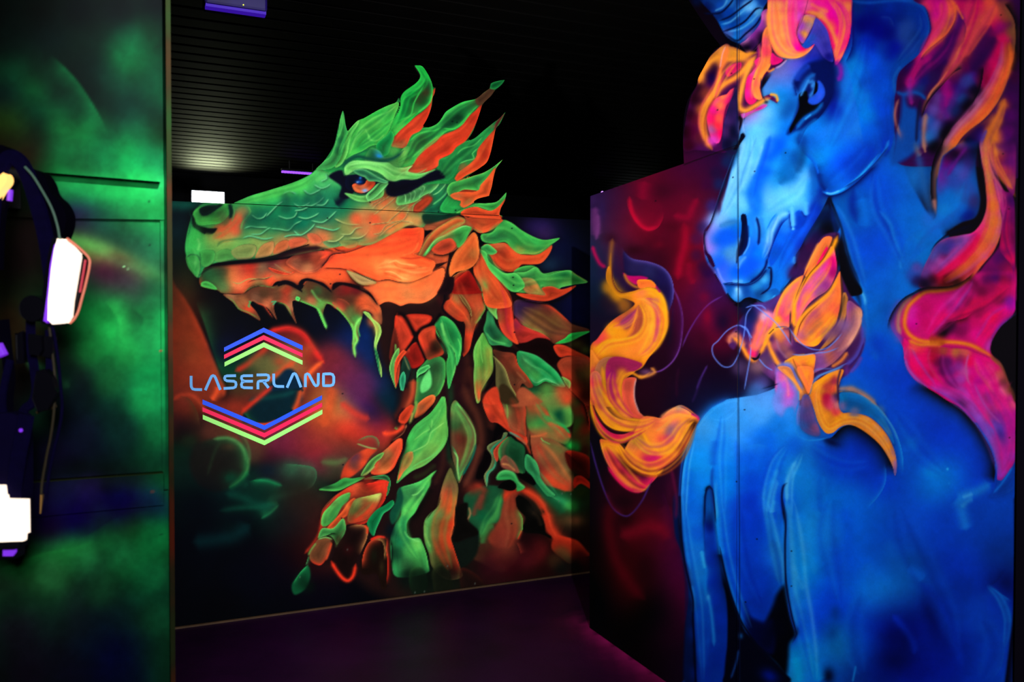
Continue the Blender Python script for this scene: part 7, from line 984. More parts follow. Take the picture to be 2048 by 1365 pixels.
def paint_green(X, Y):
    c = Canvas(X, Y, '04140c'); sh, st, ed, bl, bls, S = c.sh, c.st, c.ed, c.bl, c.bls, c.sheet
    S('P')
    # clouds: upper board
    bls('-80,100,04180f -200,180,062c18 -350,120,03100c -120,300,0c3a1c -280,330,0e4a24 -450,300,052014 -100,500,1c2810 -250,520,0c4824 -420,560,147034 -120,700,1a4020 -300,720,148040 -480,760,0a3c28 -150,900,0c1c28 -330,920,0c4830 -500,960,061c20 -120,1120,1a6a34 -300,1150,167438 -480,1180,0c4028 -150,1300,101c20 -350,1320,08241c',110,.95)
    bls('0,20,020a08 80,20,010504 160,20,020608 240,20,03080a 320,20,02080a 20,80,03120e 100,80,03100f 180,80,04140f 260,90,04301c 300,70,042414 20,150,063a22 80,140,062416 130,140,040f0c 190,140,031410 260,110,04401f 310,110,032c18 330,60,03180f 20,200,08241a 60,190,064020 120,190,061c14 170,180,030f0c 230,160,04281a 300,160,03301c 330,190,03381f 20,240,1c3c10 60,230,062c1a 110,230,084824 150,220,042818 200,220,03180f 260,220,03241a 310,230,032014 10,280,181c04 40,270,1c3010 80,270,0a1f10 130,270,0c5426 180,260,065024 220,270,054022 280,260,054426 320,270,03240f 20,310,1c1804 70,310,1c1c0c 110,300,0c4824 150,310,0c5a2c 200,300,066030 250,300,067034 300,310,055a30 330,330,086838 100,330,0c4c20 160,335,0c5428 220,330,066030 280,335,06783c',30,1)
    ed('100,110 150,160 190,220 215,270','0a6a34',34,.6); bl(255,100,36,40,'06502a',.6)
    bls('130,385,148040 180,385,149444 230,385,149a44 280,380,159a44 320,385,1a9c4c 150,410,0c6a38 200,415,109440 260,420,109040 320,420,129440 130,420,0c2c28',26,1)
    bls('160,450,1c2030 200,450,10382c 250,450,10502c 310,450,106c34 160,480,2c3c28 220,480,183828 280,490,14442c 320,480,106034 150,530,442c1c 200,520,5c6838 250,540,2c6c38 300,560,286c40 60,470,180c0c 40,520,140808 60,580,14200f 30,640,30200c 80,620,14381c',30,1)
    st('140,480 200,500 260,535 330,570','5aa84c',30,.9,.9,tp=.0); st('150,500 230,535 300,575','6c7c34',20,1,.6); bl(240,515,34,14,'4c3820',.6,18)
    bls('200,570,2a2828 250,580,28302c 310,600,14502c 180,590,146030 210,620,148c3c 240,650,1c9c44 180,650,189040 290,640,0c4824 270,640,10502a 320,640,129044 230,610,14642f 320,600,105a30 200,700,149040 250,700,168c40 300,700,118a44 150,720,1c3828 180,740,102c24 240,740,106c38 290,750,0e9c4c 320,780,0c8c48 140,800,101c28 180,820,0c2c2c 230,800,0c4030 270,800,0e6c3c 310,830,0e7440 150,880,101430 200,880,0c1c2c 250,890,0c302c 300,900,0c5030 320,920,0c4c30 100,900,100c2c 60,700,3c2c14 40,760,1c1414 20,850,10081c 100,780,14282c 80,840,0c3824',32,1)
    ed('210,600 238,640 240,690','2ab850',-26,.6); ed('265,615 290,640 270,680','1c9c48',-20,.4); st('50,725 90,740 140,775','5ac070',18,.9,.85)
    bls('40,990,1c1430 80,985,1c1840 130,985,1c1c48 180,980,241c50 230,980,18242c 280,975,184834 320,970,106c38 110,1010,181438 200,1005,1c1838 300,990,1a7c44 330,990,149048',22,1)
    bl(215,990,14,22,'0c1414',.9)
    bls('60,1030,140440 120,1035,140848 180,1030,140c50 240,1025,0c084c 300,1020,10304c 30,1060,0c0c28 100,1065,180c30 160,1060,0c0c44 210,1050,143c38 260,1050,18442c 310,1060,0c6c38 20,1120,1c6c34 60,1110,1c7838 110,1100,1f8440 160,1090,1f8a40 200,1085,146030 250,1090,146434 300,1100,107838 20,1150,1c4828 80,1150,185024 130,1150,1c6030 180,1120,184830 220,1150,145830 280,1140,107438 320,1160,0e4c2c 40,1200,143824 100,1200,16442a 160,1190,18342c 210,1200,102c2c 260,1180,0e4c2f 310,1190,0c4c30 40,1250,181c24 100,1250,142c28 160,1250,101c24 210,1250,0a1c2c 260,1240,0c2c2c 310,1240,104428 60,1300,141420 120,1310,0f1220 180,1300,08142c 230,1300,040c38 280,1290,08202c 320,1300,0c3c28 60,1350,120c1c 140,1350,0c0c20 210,1350,050830 270,1350,061430 320,1350,0c3828',30,1)
    ed('0,1140 40,1125 90,1108 150,1098 190,1080','28b04c',26,.75); ed('150,1080 190,1060 240,1030 300,1020','14103c',-30,.4)
    bls('120,760,123a2c 180,700,1a8a3c 250,700,1c9a44 300,680,1a9448 220,760,1a7a3c 290,800,16a050 320,860,107c40 240,860,0e3c34 160,860,121c34 310,1080,129048 240,1110,1c8a48 170,1120,24904a 100,1150,2c8044 300,1150,148448 200,1180,1a5c34 320,1240,125c38',24,.7)
    c.mottle(5, .22, 30)
    c.dots('313,93 299,403 299,490 323,1070',1.8,'0a1410'); c.dots('247,534 255,538',1.6,'a0f0a0'); c.dots('321,702 305,984',2.4,'c04c40')
    return c
# ---------------------------------------------------------------- helpers
COL = scene.collection
def nodes(m): m.use_nodes = True; return m.node_tree.nodes, m.node_tree.links
def mat(name, col, rough=.6, metal=0., spec=.3, emit=None, power=0., noise=0., scale=40., bump=0.):
    m = bpy.data.materials.new(name); N, L = nodes(m); p = N['Principled BSDF']
    p.inputs['Base Color'].default_value = (*col, 1); p.inputs['Roughness'].default_value = rough
    p.inputs['Metallic'].default_value = metal; p.inputs['Specular IOR Level'].default_value = spec
    if emit: p.inputs['Emission Color'].default_value = (*emit, 1); p.inputs['Emission Strength'].default_value = power
    if noise or bump:
        tc = N.new('ShaderNodeTexCoord'); t = N.new('ShaderNodeTexNoise'); t.inputs['Scale'].default_value = scale; t.inputs['Detail'].default_value = 5
        L.new(tc.outputs['Object'], t.inputs['Vector'])
        if noise:
            mx = N.new('ShaderNodeMix'); mx.data_type = 'RGBA'; mx.inputs[6].default_value = (*[c*(1-noise) for c in col],1); mx.inputs[7].default_value = (*[min(1,c*(1+noise)) for c in col],1)
            L.new(t.outputs['Fac'], mx.inputs[0]); L.new(mx.outputs[2], p.inputs['Base Color'])
        if bump:
            b = N.new('ShaderNodeBump'); b.inputs['Strength'].default_value = bump; b.inputs['Distance'].default_value = .002
            L.new(t.outputs['Fac'], b.inputs['Height']); L.new(b.outputs['Normal'], p.inputs['Normal'])
    return m
def painted(name, gain=.92, rough=.62):
    m = bpy.data.materials.new(name); N, L = nodes(m); p = N['Principled BSDF']
    a = N.new('ShaderNodeAttribute'); a.attribute_name = 'paint'
    t = N.new('ShaderNodeTexNoise'); t.inputs['Scale'].default_value = 160; t.inputs['Detail'].default_value = 3
    tc = N.new('ShaderNodeTexCoord'); L.new(tc.outputs['Object'], t.inputs['Vector'])
    r = N.new('ShaderNodeMapRange'); r.inputs[3].default_value = gain*.86; r.inputs[4].default_value = gain*1.1; L.new(t.outputs['Fac'], r.inputs[0])
    v = N.new('ShaderNodeVectorMath'); v.operation = 'SCALE'; L.new(a.outputs['Color'], v.inputs[0]); L.new(r.outputs[0], v.inputs['Scale'])
    L.new(v.outputs[0], p.inputs['Base Color']); p.inputs['Roughness'].default_value = rough; p.inputs['Specular IOR Level'].default_value = .03
    return m
MURAL = painted('mural_paint'); EDGE = mat('board_edge', (.02,.012,.012), .8); 
def tag(o, label=None, cat=None, group=None, kind=None):
    for k, v in (('label',label),('category',cat),('group',group),('kind',kind)):
        if v: o[k] = v
    return o
def empty(name, loc=(0,0,0), parent=None):
    o = bpy.data.objects.new(name, None); COL.objects.link(o); o.location = loc; o.empty_display_size = .1
    if parent: o.parent = parent
    return o
def obj(name, verts, faces, mats, parent=None, idx=None, smooth=False):
    # verts in world coordinates; the object's origin goes to the parent's (an Empty without rotation)
    me = bpy.data.meshes.new(name); v = np.asarray(verts, float)
    base = np.array(parent_origin(parent)) if parent else np.array([v[:,0].mean(), v[:,1].mean(), v[:,2].min()])
    me.from_pydata((v-base).tolist(), [], [list(f) for f in faces])
    mats = mats if isinstance(mats, (list, tuple)) else [mats]
    for m in mats: me.materials.append(m)
    if idx is not None: me.polygons.foreach_set('material_index', idx)
    if smooth: me.polygons.foreach_set('use_smooth', [True]*len(me.polygons))
    me.validate(); me.update()
    o = bpy.data.objects.new(name, me); COL.objects.link(o)
    if parent: o.parent = parent
    else: o.location = base
    return o
def parent_origin(p):
    v = Vector((0,0,0))
    while p: v += p.location; p = p.parent
    return v
def smooth_by_angle(o, ang=40):
    bm = bmesh.new(); bm.from_mesh(o.data)
    for f in bm.faces: f.smooth = True
    for e in bm.edges:
        if len(e.link_faces) == 2 and e.calc_face_angle(0) > math.radians(ang): e.smooth = False
    bm.to_mesh(o.data); bm.free()
def bevel(o, w, seg=2):
    m = o.modifiers.new('bevel', 'BEVEL'); m.width = w; m.segments = seg; m.limit_method = 'ANGLE'; return o
def lin(c): return np.where(c <= .04045, c/12.92, ((c+.055)/1.055)**2.4)

STEP = 1.7      # spacing of the painted surface's vertices, px of the drawing
def board(name, plane, outline, paint, parent, thick=.018, step=STEP, edge=None):
    # a painted board cut to an outline [(s, z), ...]; its face is a fine grid that carries the mural
    out = np.array(outline, float); s0, z0 = out.min(0); s1, z1 = out.max(0)
    # columns at even drawing spacing, rows at even spacing where the board is in view
    ss = np.linspace(s0, s1, 4000); px, _ = plane.photo(ss, np.full(4000, EYE)); d = np.abs(np.gradient(px))
    cum = np.cumsum(d); n = max(2, int(cum[-1]/step)); S = np.interp(np.linspace(cum[0], cum[-1], n+1), cum, ss)
    dep = (plane.xyz(np.array([s0,s1]), np.array([0,0])))[:,1].min(); dz = step*dep/FOC
    lo = EYE-690*plane.xyz(np.array([s0,s1]), np.array([0,0]))[:,1].max()/FOC; hi = EYE+670*plane.xyz(np.array([s0,s1]), np.array([0,0]))[:,1].max()/FOC
    Z = [z0]
    while Z[-1] < z1: Z.append(Z[-1]+(dz if lo < Z[-1] < hi else dz*5))
    Z = np.array(Z); Z[-1] = z1
    GS, GZ = np.meshgrid(S, Z); GS = GS.copy(); GZ = GZ.copy(); shp = GS.shape
    # inside test and snapping to the outline
    ins = np.zeros(shp, bool)
    for (ax, ay), (bx, by) in zip(out, np.roll(out, -1, 0)):
        if ay == by: continue
        ins ^= ((ay > GZ) != (by > GZ)) & (GS < (bx-ax)*(GZ-ay)/(by-ay)+ax)
    q = ins[:-1,:-1]|ins[1:,:-1]|ins[:-1,1:]|ins[1:,1:]
    use = np.zeros(shp, bool)
    for sl in ((slice(0,-1),slice(0,-1)),(slice(1,None),slice(0,-1)),(slice(0,-1),slice(1,None)),(slice(1,None),slice(1,None))): use[sl] |= q
    b = use & ~ins; ps, pz = GS[b], GZ[b]; best = np.full(ps.shape, 1e9); ns, nz = ps.copy(), pz.copy()
    for a, c in zip(out, np.roll(out, -1, 0)):
        dd = c-a; l2 = dd@dd
        if l2 < 1e-12: continue
        t = np.clip(((ps-a[0])*dd[0]+(pz-a[1])*dd[1])/l2, 0, 1); xs, xz = a[0]+t*dd[0], a[1]+t*dd[1]
        D = (ps-xs)**2+(pz-xz)**2; m = D < best; best[m] = D[m]; ns[m] = xs[m]; nz[m] = xz[m]
    GS[b], GZ[b] = ns, nz
    X, Y = plane.photo(GS, GZ); cv = paint(X, Y); col = lin(np.clip(cv.c, 0, 1))
    idx = -np.ones(shp, int); idx[use] = np.arange(use.sum())
    V = plane.xyz(GS[use], GZ[use]); C = np.ones((len(V), 4)); C[:,:3] = col[use]
    F = np.stack([idx[:-1,:-1][q], idx[:-1,1:][q], idx[1:,1:][q], idx[1:,:-1][q]], 1)
    # rim and back
    nb = len(V); m = len(out); R = np.vstack([plane.xyz(out[:,0], out[:,1]), plane.xyz(out[:,0], out[:,1], -thick)])
    V = np.vstack([V, R]); C = np.vstack([C, np.tile([.02,.012,.012,1], (2*m,1))])
    quads = [[nb+i, nb+(i+1)%m, nb+m+(i+1)%m, nb+m+i] for i in range(m)]
    tris = [[nb+m+i for i in t] for t in tessellate_polygon([[Vector((p[0], p[1], 0)) for p in out]])]
    base = np.array(parent_origin(parent)) if parent else V[:,:].min(0)
    me = bpy.data.meshes.new(name); nq = len(F)+len(quads); loops = np.concatenate([F.ravel(), np.array(quads).ravel(), np.array(tris).ravel()]).astype(np.int32)
    starts = np.concatenate([np.arange(nq)*4, nq*4+np.arange(len(tris))*3]).astype(np.int32)
    me.vertices.add(len(V)); me.vertices.foreach_set('co', (V-base).astype(np.float32).ravel())
    me.loops.add(len(loops)); me.loops.foreach_set('vertex_index', loops)
    me.polygons.add(len(starts)); me.polygons.foreach_set('loop_start', starts)
    me.materials.append(MURAL); me.materials.append(edge or EDGE)
    me.update(calc_edges=True)
    me.polygons.foreach_set('material_index', np.r_[np.zeros(len(F),np.int32), np.ones(len(starts)-len(F),np.int32)])
    at = me.color_attributes.new('paint', 'FLOAT_COLOR', 'POINT'); at.data.foreach_set('color', C.astype(np.float32).ravel())
    me.update()
    o = bpy.data.objects.new(name, me); COL.objects.link(o)
    if parent: o.parent = parent
    else: o.location = base
    return o
def trace(plane, s, extra=()):
    P = parse(s, 'P', False); return [tuple(plane.hit(x, y)) for x, y in P]+[tuple(e) for e in extra]
def boxp(plane, s0, s1, z0, z1, o0, o1):
    # a box on a vertical plane, from offset o0 to o1 towards the viewer
    P = []
    for o in (o0, o1):
        for s, z in ((s0,z0),(s1,z0),(s1,z1),(s0,z1)): P.append(plane.xyz(np.array(s), np.array(z), o))
    return P, [(0,1,2,3),(4,7,6,5),(0,4,5,1),(1,5,6,2),(2,6,7,3),(3,7,4,0)]
def box(c, sx, sy, sz, ux=(1,0,0)):
    ux = np.array(ux, float); ux /= np.linalg.norm(ux); uy = np.array([-ux[1], ux[0], 0.]); uz = np.array([0,0,1.]); c = np.array(c, float)
    P = [c+ux*a*sx/2+uy*b*sy/2+uz*d*sz/2 for d in (-1,1) for a, b in ((-1,-1),(1,-1),(1,1),(-1,1))]
    return P, [(3,2,1,0),(4,5,6,7),(0,1,5,4),(1,2,6,5),(2,3,7,6),(3,0,4,7)]
def join(*parts):
    V, F = [], []
    for v, f in parts: F += [tuple(i+len(V) for i in q) for q in f]; V += list(v)
    return V, F
def tube(pts, r, n=8):
    P = [Vector(p) for p in pts]; V, F = [], []; rr = r if isinstance(r, (list,tuple)) else [r]*len(P)
    up = Vector((0,0,1)); prev = None
    for i, p in enumerate(P):
        t = (P[min(i+1,len(P)-1)]-P[max(i-1,0)]).normalized()
        a = (prev-t*prev.dot(t)) if prev else t.cross(up if abs(t.z)<.9 else Vector((1,0,0)))
        a.normalize(); prev = a; b = t.cross(a)
        for k in range(n): V.append(p+(a*math.cos(2*math.pi*k/n)+b*math.sin(2*math.pi*k/n))*rr[i])
    for i in range(len(P)-1):
        for k in range(n): F.append((i*n+k, i*n+(k+1)%n, (i+1)*n+(k+1)%n, (i+1)*n+k))
    F.append(tuple(range(n))[::-1]); F.append(tuple((len(P)-1)*n+k for k in range(n)))
    return [list(v) for v in V], F
def ribbon(pts, w, t, nrm):
    # a strap along a path: width w (number or list) across, thickness t along nrm
    P = [Vector(p) for p in pts]; nrm = Vector(nrm).normalized(); V, F = [], []; ww = w if isinstance(w, (list,tuple)) else [w]*len(P)
    for i, p in enumerate(P):
        d = (P[min(i+1,len(P)-1)]-P[max(i-1,0)]).normalized(); s = d.cross(nrm).normalized()*ww[i]/2
        for a, b in ((-1,-.5),(-.8,.5),(.8,.5),(1,-.5)): V.append(list(p+s*a+nrm*t*b))
    for i in range(len(P)-1):
        for k in range(4): F.append((i*4+k, i*4+(k+1)%4, i*4+4+(k+1)%4, i*4+4+k))
    F.append((3,2,1,0)); n = len(P)*4; F.append((n-4,n-3,n-2,n-1)); return V, F
def slab(pts, nrm, t):
    # a plate with outline pts (3-D, nearly flat) and thickness t towards nrm
    P = [Vector(p) for p in pts]; n = len(P); nv = Vector(nrm).normalized()*t
    V = [list(p) for p in P]+[list(p+nv) for p in P]
    F = [tuple(t_) for t_ in tessellate_polygon([P])]+[tuple(n+i for i in t_)[::-1] for t_ in tessellate_polygon([P])]
    F += [(i, (i+1)%n, n+(i+1)%n, n+i) for i in range(n)]; return V, F

# ---------------------------------------------------------------- the room
CEIL = EYE+1.8
U = DRAGON.u; NRM = DRAGON.n
M_ceil = mat('black_ceiling_slats', (.0046,.0043,.0040), .65, 0, .03, noise=.3, scale=3)
M_void = mat('black_wall', (.003,.003,.004), .9, 0, .1)
def floor_material():
    m = bpy.data.materials.new('dark_purple_floor'); N, L = nodes(m); p = N['Principled BSDF']
    tc = N.new('ShaderNodeTexCoord'); n1 = N.new('ShaderNodeTexNoise'); n1.inputs['Scale'].default_value = 1.3; n1.inputs['Detail'].default_value = 9; n1.inputs['Roughness'].default_value = .62
    L.new(tc.outputs['Object'], n1.inputs['Vector'])
    r = N.new('ShaderNodeValToRGB'); r.color_ramp.elements[0].position = .32; r.color_ramp.elements[0].color = (.0035,.0002,.0052,1)
    r.color_ramp.elements[1].position = .75; r.color_ramp.elements[1].color = (.0120,.0006,.0150,1); L.new(n1.outputs['Fac'], r.inputs[0])
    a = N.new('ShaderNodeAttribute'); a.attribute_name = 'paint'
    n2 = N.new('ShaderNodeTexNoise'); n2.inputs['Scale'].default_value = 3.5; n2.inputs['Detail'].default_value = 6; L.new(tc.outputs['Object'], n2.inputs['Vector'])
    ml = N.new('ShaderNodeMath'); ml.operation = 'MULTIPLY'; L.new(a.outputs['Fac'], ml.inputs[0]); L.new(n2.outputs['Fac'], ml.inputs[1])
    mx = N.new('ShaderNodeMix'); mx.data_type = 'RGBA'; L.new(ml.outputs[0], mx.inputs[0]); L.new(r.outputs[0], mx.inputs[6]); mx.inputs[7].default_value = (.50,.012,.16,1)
    # specks of fluorescent paint and lint
    v = N.new('ShaderNodeTexVoronoi'); v.inputs['Scale'].default_value = 22; L.new(tc.outputs['Object'], v.inputs['Vector'])
    lt = N.new('ShaderNodeMath'); lt.operation = 'LESS_THAN'; lt.inputs[1].default_value = .022; L.new(v.outputs['Distance'], lt.inputs[0])
    gt = N.new('ShaderNodeMath'); gt.operation = 'GREATER_THAN'; gt.inputs[1].default_value = .62; L.new(n1.outputs['Fac'], gt.inputs[0])
    mm = N.new('ShaderNodeMath'); mm.operation = 'MULTIPLY'; L.new(lt.outputs[0], mm.inputs[0]); L.new(gt.outputs[0], mm.inputs[1])
    mx2 = N.new('ShaderNodeMix'); mx2.data_type = 'RGBA'; L.new(mm.outputs[0], mx2.inputs[0]); L.new(mx.outputs[2], mx2.inputs[6]); mx2.inputs[7].default_value = (.10,.08,.16,1)
    L.new(mx2.outputs[2], p.inputs['Base Color']); p.inputs['Roughness'].default_value = .45; p.inputs['Specular IOR Level'].default_value = .10
    n3 = N.new('ShaderNodeTexNoise'); n3.inputs['Scale'].default_value = 45; L.new(tc.outputs['Object'], n3.inputs['Vector'])
    b = N.new('ShaderNodeBump'); b.inputs['Strength'].default_value = .25; b.inputs['Distance'].default_value = .003; L.new(n3.outputs['Fac'], b.inputs['Height']); L.new(b.outputs['Normal'], p.inputs['Normal'])
    return m
def make_floor():
    # finer cells near the partitions so the magenta tint along the unicorn wall can be laid on them
    n = 240; xs = np.linspace(-7, 9, n+1); ys = np.linspace(-3, 16, n+1); GX, GY = np.meshgrid(xs, ys)
    V = np.stack([GX.ravel(), GY.ravel(), np.zeros(GX.size)], 1); i = np.arange((n+1)*(n+1)).reshape(n+1, n+1)
    F = np.stack([i[:-1,:-1].ravel(), i[:-1,1:].ravel(), i[1:,1:].ravel(), i[1:,:-1].ravel()], 1)
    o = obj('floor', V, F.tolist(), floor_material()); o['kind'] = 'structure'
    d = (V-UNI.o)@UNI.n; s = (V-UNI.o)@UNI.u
    k = np.exp(-np.clip(d, 0, None)/.055)*.6*(s>-.25)*np.clip((s+.25)/.3, 0, 1)+np.exp(-np.clip(d, 0, None)/.35)*.014*(s>-.1)  # magenta tint fades with distance from the unicorn wall
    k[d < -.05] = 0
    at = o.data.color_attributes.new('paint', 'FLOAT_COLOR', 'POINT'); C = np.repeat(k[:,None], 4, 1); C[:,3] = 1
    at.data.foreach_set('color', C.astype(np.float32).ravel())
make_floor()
# slatted ceiling, the slats run parallel to the dragon wall
far = Plane(at_depth(413, 396, 10.2), U)
def make_ceiling():
    V, F = [], []; pitch = .175; k = 0; c0 = np.array([0., 5., 0.])
    for i in range(-52, 54):
        o = c0+far.n*(-i*pitch); w = pitch*.85/2; e = .008
        prof = [(-w, .03), (-w, e), (-w+e, 0), (w-e, 0), (w, e), (w, .03)]
        base = len(V)
        for s in (-11, 11):
            for a, zz in prof: V.append(o+U*s+far.n*a+np.array([0,0,CEIL+zz]))
        for a in range(5): F.append((base+a, base+a+1, base+6+a+1, base+6+a))
    # backing sheet above the slats
    b = len(V); V += [c0+U*s+far.n*t+np.array([0,0,CEIL+.05]) for s, t in ((-12,-10),(12,-10),(12,10),(-12,10))]; F.append((b,b+1,b+2,b+3))
    o = obj('ceiling', V, F, M_ceil); o['kind'] = 'structure'
make_ceiling()
v, f = boxp(far, -8, 10, 0, CEIL+.06, -.1, 0); o = obj('wall_back', v, f, M_void); o['kind'] = 'structure'
for nm, c, sx, sy in (('wall_right', (8.6, 7, CEIL/2), .1, 20), ('wall_rear', (0,-2.6,CEIL/2), 15, .1)):
    v, f = box(c, sx, sy, CEIL); o = obj(nm, v, f, M_void); o['kind'] = 'structure'

# ---------------------------------------------------------------- dragon partition
H = DRAGON.hit
sL, sR = H(348,800)[0], H(1180,800)[0]; zL, zR = H(348,402.5)[1], H(1180,440.5)[1]
sl0, sr0 = sL-.75, sR+.75
def top(s): return zL+(zR-zL)*(s-sL)/(sR-sL)
dm = empty('mural_partition', tuple(DRAGON.xyz(np.array((sL+sR)/2), np.array(0.))))
tag(dm, 'far partition painted with a green and orange dragon head that rises above its top edge', 'mural partition', 'painted maze partitions')
board('lower_board', DRAGON, [(sl0,.012),(sr0,.012),(sr0,top(sr0)),(sl0,top(sl0))], paint_dragon, dm)
o = board('cutout_board', DRAGON, trace(DRAGON, DRAGON_TOP, [(H(1004,437)[0], top(H(1004,437)[0])+.0035), (H(467,406)[0], top(H(467,406)[0])+.0035)]), paint_dragon, dm)
o['label'] = 'jagged crest board cut along the dragon silhouette'
M_trim = mat('brown_floor_trim', (.05,.026,.012), .6, noise=.5, scale=12)
v, f = boxp(DRAGON, sl0, sr0, 0, .008, -.01, .008); o = obj('baseboard_back', v, f, M_trim); o['kind'] = 'structure'
# screws in the boards
M_screw = mat('dark_screw', (.02,.02,.02), .5, .6)

# ---------------------------------------------------------------- laser tag logo on the dragon partition
def flat(name, pts, material, parent, plane=DRAGON, t=.0016):
    P = [plane.xyz(*map(np.array, plane.hit(x, y)), .0012) for x, y in pts]
    v, f = slab(P, NRM, t); return obj(name, v, f, material, parent)
def sheet_pts(s, sh): return parse(' '.join(w if w.endswith('*') else w+'*' for w in s.split()), sh, True)
M_lb = mat('sky_blue_vinyl', (.13,.42,.86), .5); M_bl = mat('royal_blue_vinyl', (.006,.085,.95), .5); M_mg = mat('magenta_vinyl', (.95,.0015,.085), .5); M_lm = mat('lime_vinyl', (.36,.95,.20), .5)
def poly_only(s, sh):
    ox, oy, k = SHEETS[sh]; return [(ox+float(a)/k, oy+float(b)/k) for a, b in (w.split(',') for w in s.split())]
lg = empty('wall_logo', tuple(DRAGON.xyz(*map(np.array, DRAGON.hit(525, 780)))))
tag(lg, 'light blue lettering between blue, magenta and lime chevrons on the dragon partition', 'wall logo')
for nm, m_, s, sh_ in (('upper_chevron', M_bl, '450,795 855,592 1252,775 1252,822 855,640 450,838', 'D'), ('upper_chevron', M_mg, '450,870 855,668 1252,855 1252,895 855,715 450,912', 'D'),
        ('upper_chevron', M_lm, '455,945 857,742 1252,928 1252,972 857,792 455,990', 'D'), ('lower_chevron', M_bl, '332,100 965,365 1553,57 1553,100 965,412 332,148', 'F'),
        ('lower_chevron', M_mg, '332,178 965,442 1555,132 1555,175 965,490 332,222', 'F'), ('lower_chevron', M_lm, '335,255 965,518 1557,203 1557,248 965,568 335,302', 'F')):
    o = flat(nm, poly_only(s, sh_), m_, lg); o['label'] = {M_bl:'blue', M_mg:'magenta', M_lm:'lime'}[m_]+' '+nm.replace('_',' ')
def strokes(name, lines, w=28):
    V, F = [], []
    for s in lines:
        closed = s.endswith('@'); P = parse(s.rstrip('@ '), 'D', closed); w_ = w/5.1125/2; n = len(P); off = len(V)
        L, R = [], []
        for i in range(n):
            a = P[i-1] if (i or closed) else P[i]; b = P[(i+1)%n] if (i < n-1 or closed) else P[i]
            d = b-a; d = d/np.hypot(*d); q = np.array([-d[1], d[0]])
            L.append(P[i]+q*w_); R.append(P[i]-q*w_)
        for lift in (.0012, .0028):
            for a, b in zip(L, R):
                V.append(DRAGON.xyz(*map(np.array, DRAGON.hit(*a)), lift)); V.append(DRAGON.xyz(*map(np.array, DRAGON.hit(*b)), lift))
        for i in range(n if closed else n-1):
            j = (i+1)%n; k = 2*n
            for q in ((2*i,2*j,2*j+1,2*i+1), (k+2*i+1,k+2*j+1,k+2*j,k+2*i), (2*i,k+2*i,k+2*j,2*j), (2*i+1,2*j+1,k+2*j+1,k+2*i+1)): F.append(tuple(off+x for x in q))
    return obj(name, V, F, M_lb, lg)
for nm, ls in (('letter_l', ['113,1085* 113,1165* 115,1195 128,1218 155,1225* 225,1226*']), ('letter_a', ['258,1232* 312,1110* 324,1088 338,1082 352,1088 364,1108* 412,1228*']),
        ('letter_s', ['572,1083* 480,1085* 460,1092 455,1108 460,1124 480,1136* 550,1140* 568,1150 573,1175 566,1198 545,1208* 445,1214*']),
        ('letter_e', ['745,1083* 650,1084* 631,1091 627,1108 634,1128 660,1140* 745,1140*', '660,1140* 634,1152 627,1175 632,1197 655,1206* 745,1208*']),
        ('letter_r', ['782,1076* 880,1074* 902,1080 909,1104 900,1128 878,1135* 815,1138* 800,1144 796,1160* 796,1222*', '852,1140* 905,1208*']),
        ('letter_l', ['957,1062* 957,1140* 960,1168 975,1188 1000,1193* 1064,1194*']), ('letter_a', ['1093,1206* 1146,1086* 1156,1066 1168,1061 1180,1066 1192,1086* 1236,1202*']),
        ('letter_n', ['1281,1200* 1281,1095* 1284,1072 1300,1064 1318,1072* 1372,1172* 1388,1188 1404,1183 1412,1165* 1414,1056*']),
        ('letter_d', ['1466,1186* 1466,1066* 1535,1064* 1560,1072 1571,1095* 1571,1150* 1562,1176 1535,1185* @'])):
    strokes(nm, ls)

# ---------------------------------------------------------------- unicorn partition
G_ = UNI.hit
s0, s1, s2 = G_(1180,800)[0], G_(1475,800)[0], G_(2031,800)[0]; z0, z1_ = G_(1180,392.7)[1], G_(1433,305)[1]
def utop(s): return z0+(z1_-z0)*(s-s0)/(G_(1433,305)[0]-s0)
um = empty('mural_partition', tuple(UNI.xyz(np.array((s0+s2)/2), np.array(0.))))
tag(um, 'right-hand partition painted with a blue unicorn with a burning orange and magenta mane', 'mural partition', 'painted maze partitions')
g_ = .0012
board('lower_board', UNI, [(s0,.004),(s1-g_,.004),(s1-g_,utop(s1)),(s0,utop(s0))], paint_unicorn, um)
tp = trace(UNI, UNICORN_TOP); tp = [(a, utop(a)+.002 if i == 0 or i == len(parse('1433,305* 1368,329*','P',False))-1 else b) for i, (a, b) in enumerate(tp)]
tp += [tuple(G_(1350,-38)), tuple(G_(1322,-72)), tuple(G_(1400,-90)), (s1-g_, G_(1475,-105)[1]), (s1-g_, utop(s1)+.002)]
board('cutout_board', UNI, tp, paint_unicorn, um)['label'] = 'narrow cut-out board with the horn tip and flames'
zt = G_(1475,-105)[1]
R_ = [(s1+g_,.004),(s2,.004),(s2,2.62),(s2-.06,2.80),(s2-.2,2.93),(s2-.42,3.02),(s2-.6,3.0),(s2-.8,3.08),(s1+.12,3.1),(s1+g_,min(zt,3.12))]
board('tall_board', UNI, R_, paint_unicorn, um)
# studs behind the unicorn boards
M_stud = mat('raw_stud_timber', (.10,.07,.05), .8, noise=.3, scale=20)
for s in (s0+.03, s1, s2-.05):
    v, f = boxp(UNI, s-.02, s+.02, .0, 2.15, -.06, -.019); obj('stud', v, f, M_stud, um)
for s in (sL+.1, (sL+sR)/2, sR-.2):
    v, f = boxp(DRAGON, s-.02, s+.02, .0, 2.15, -.06, -.019); obj('stud', v, f, M_stud, dm)
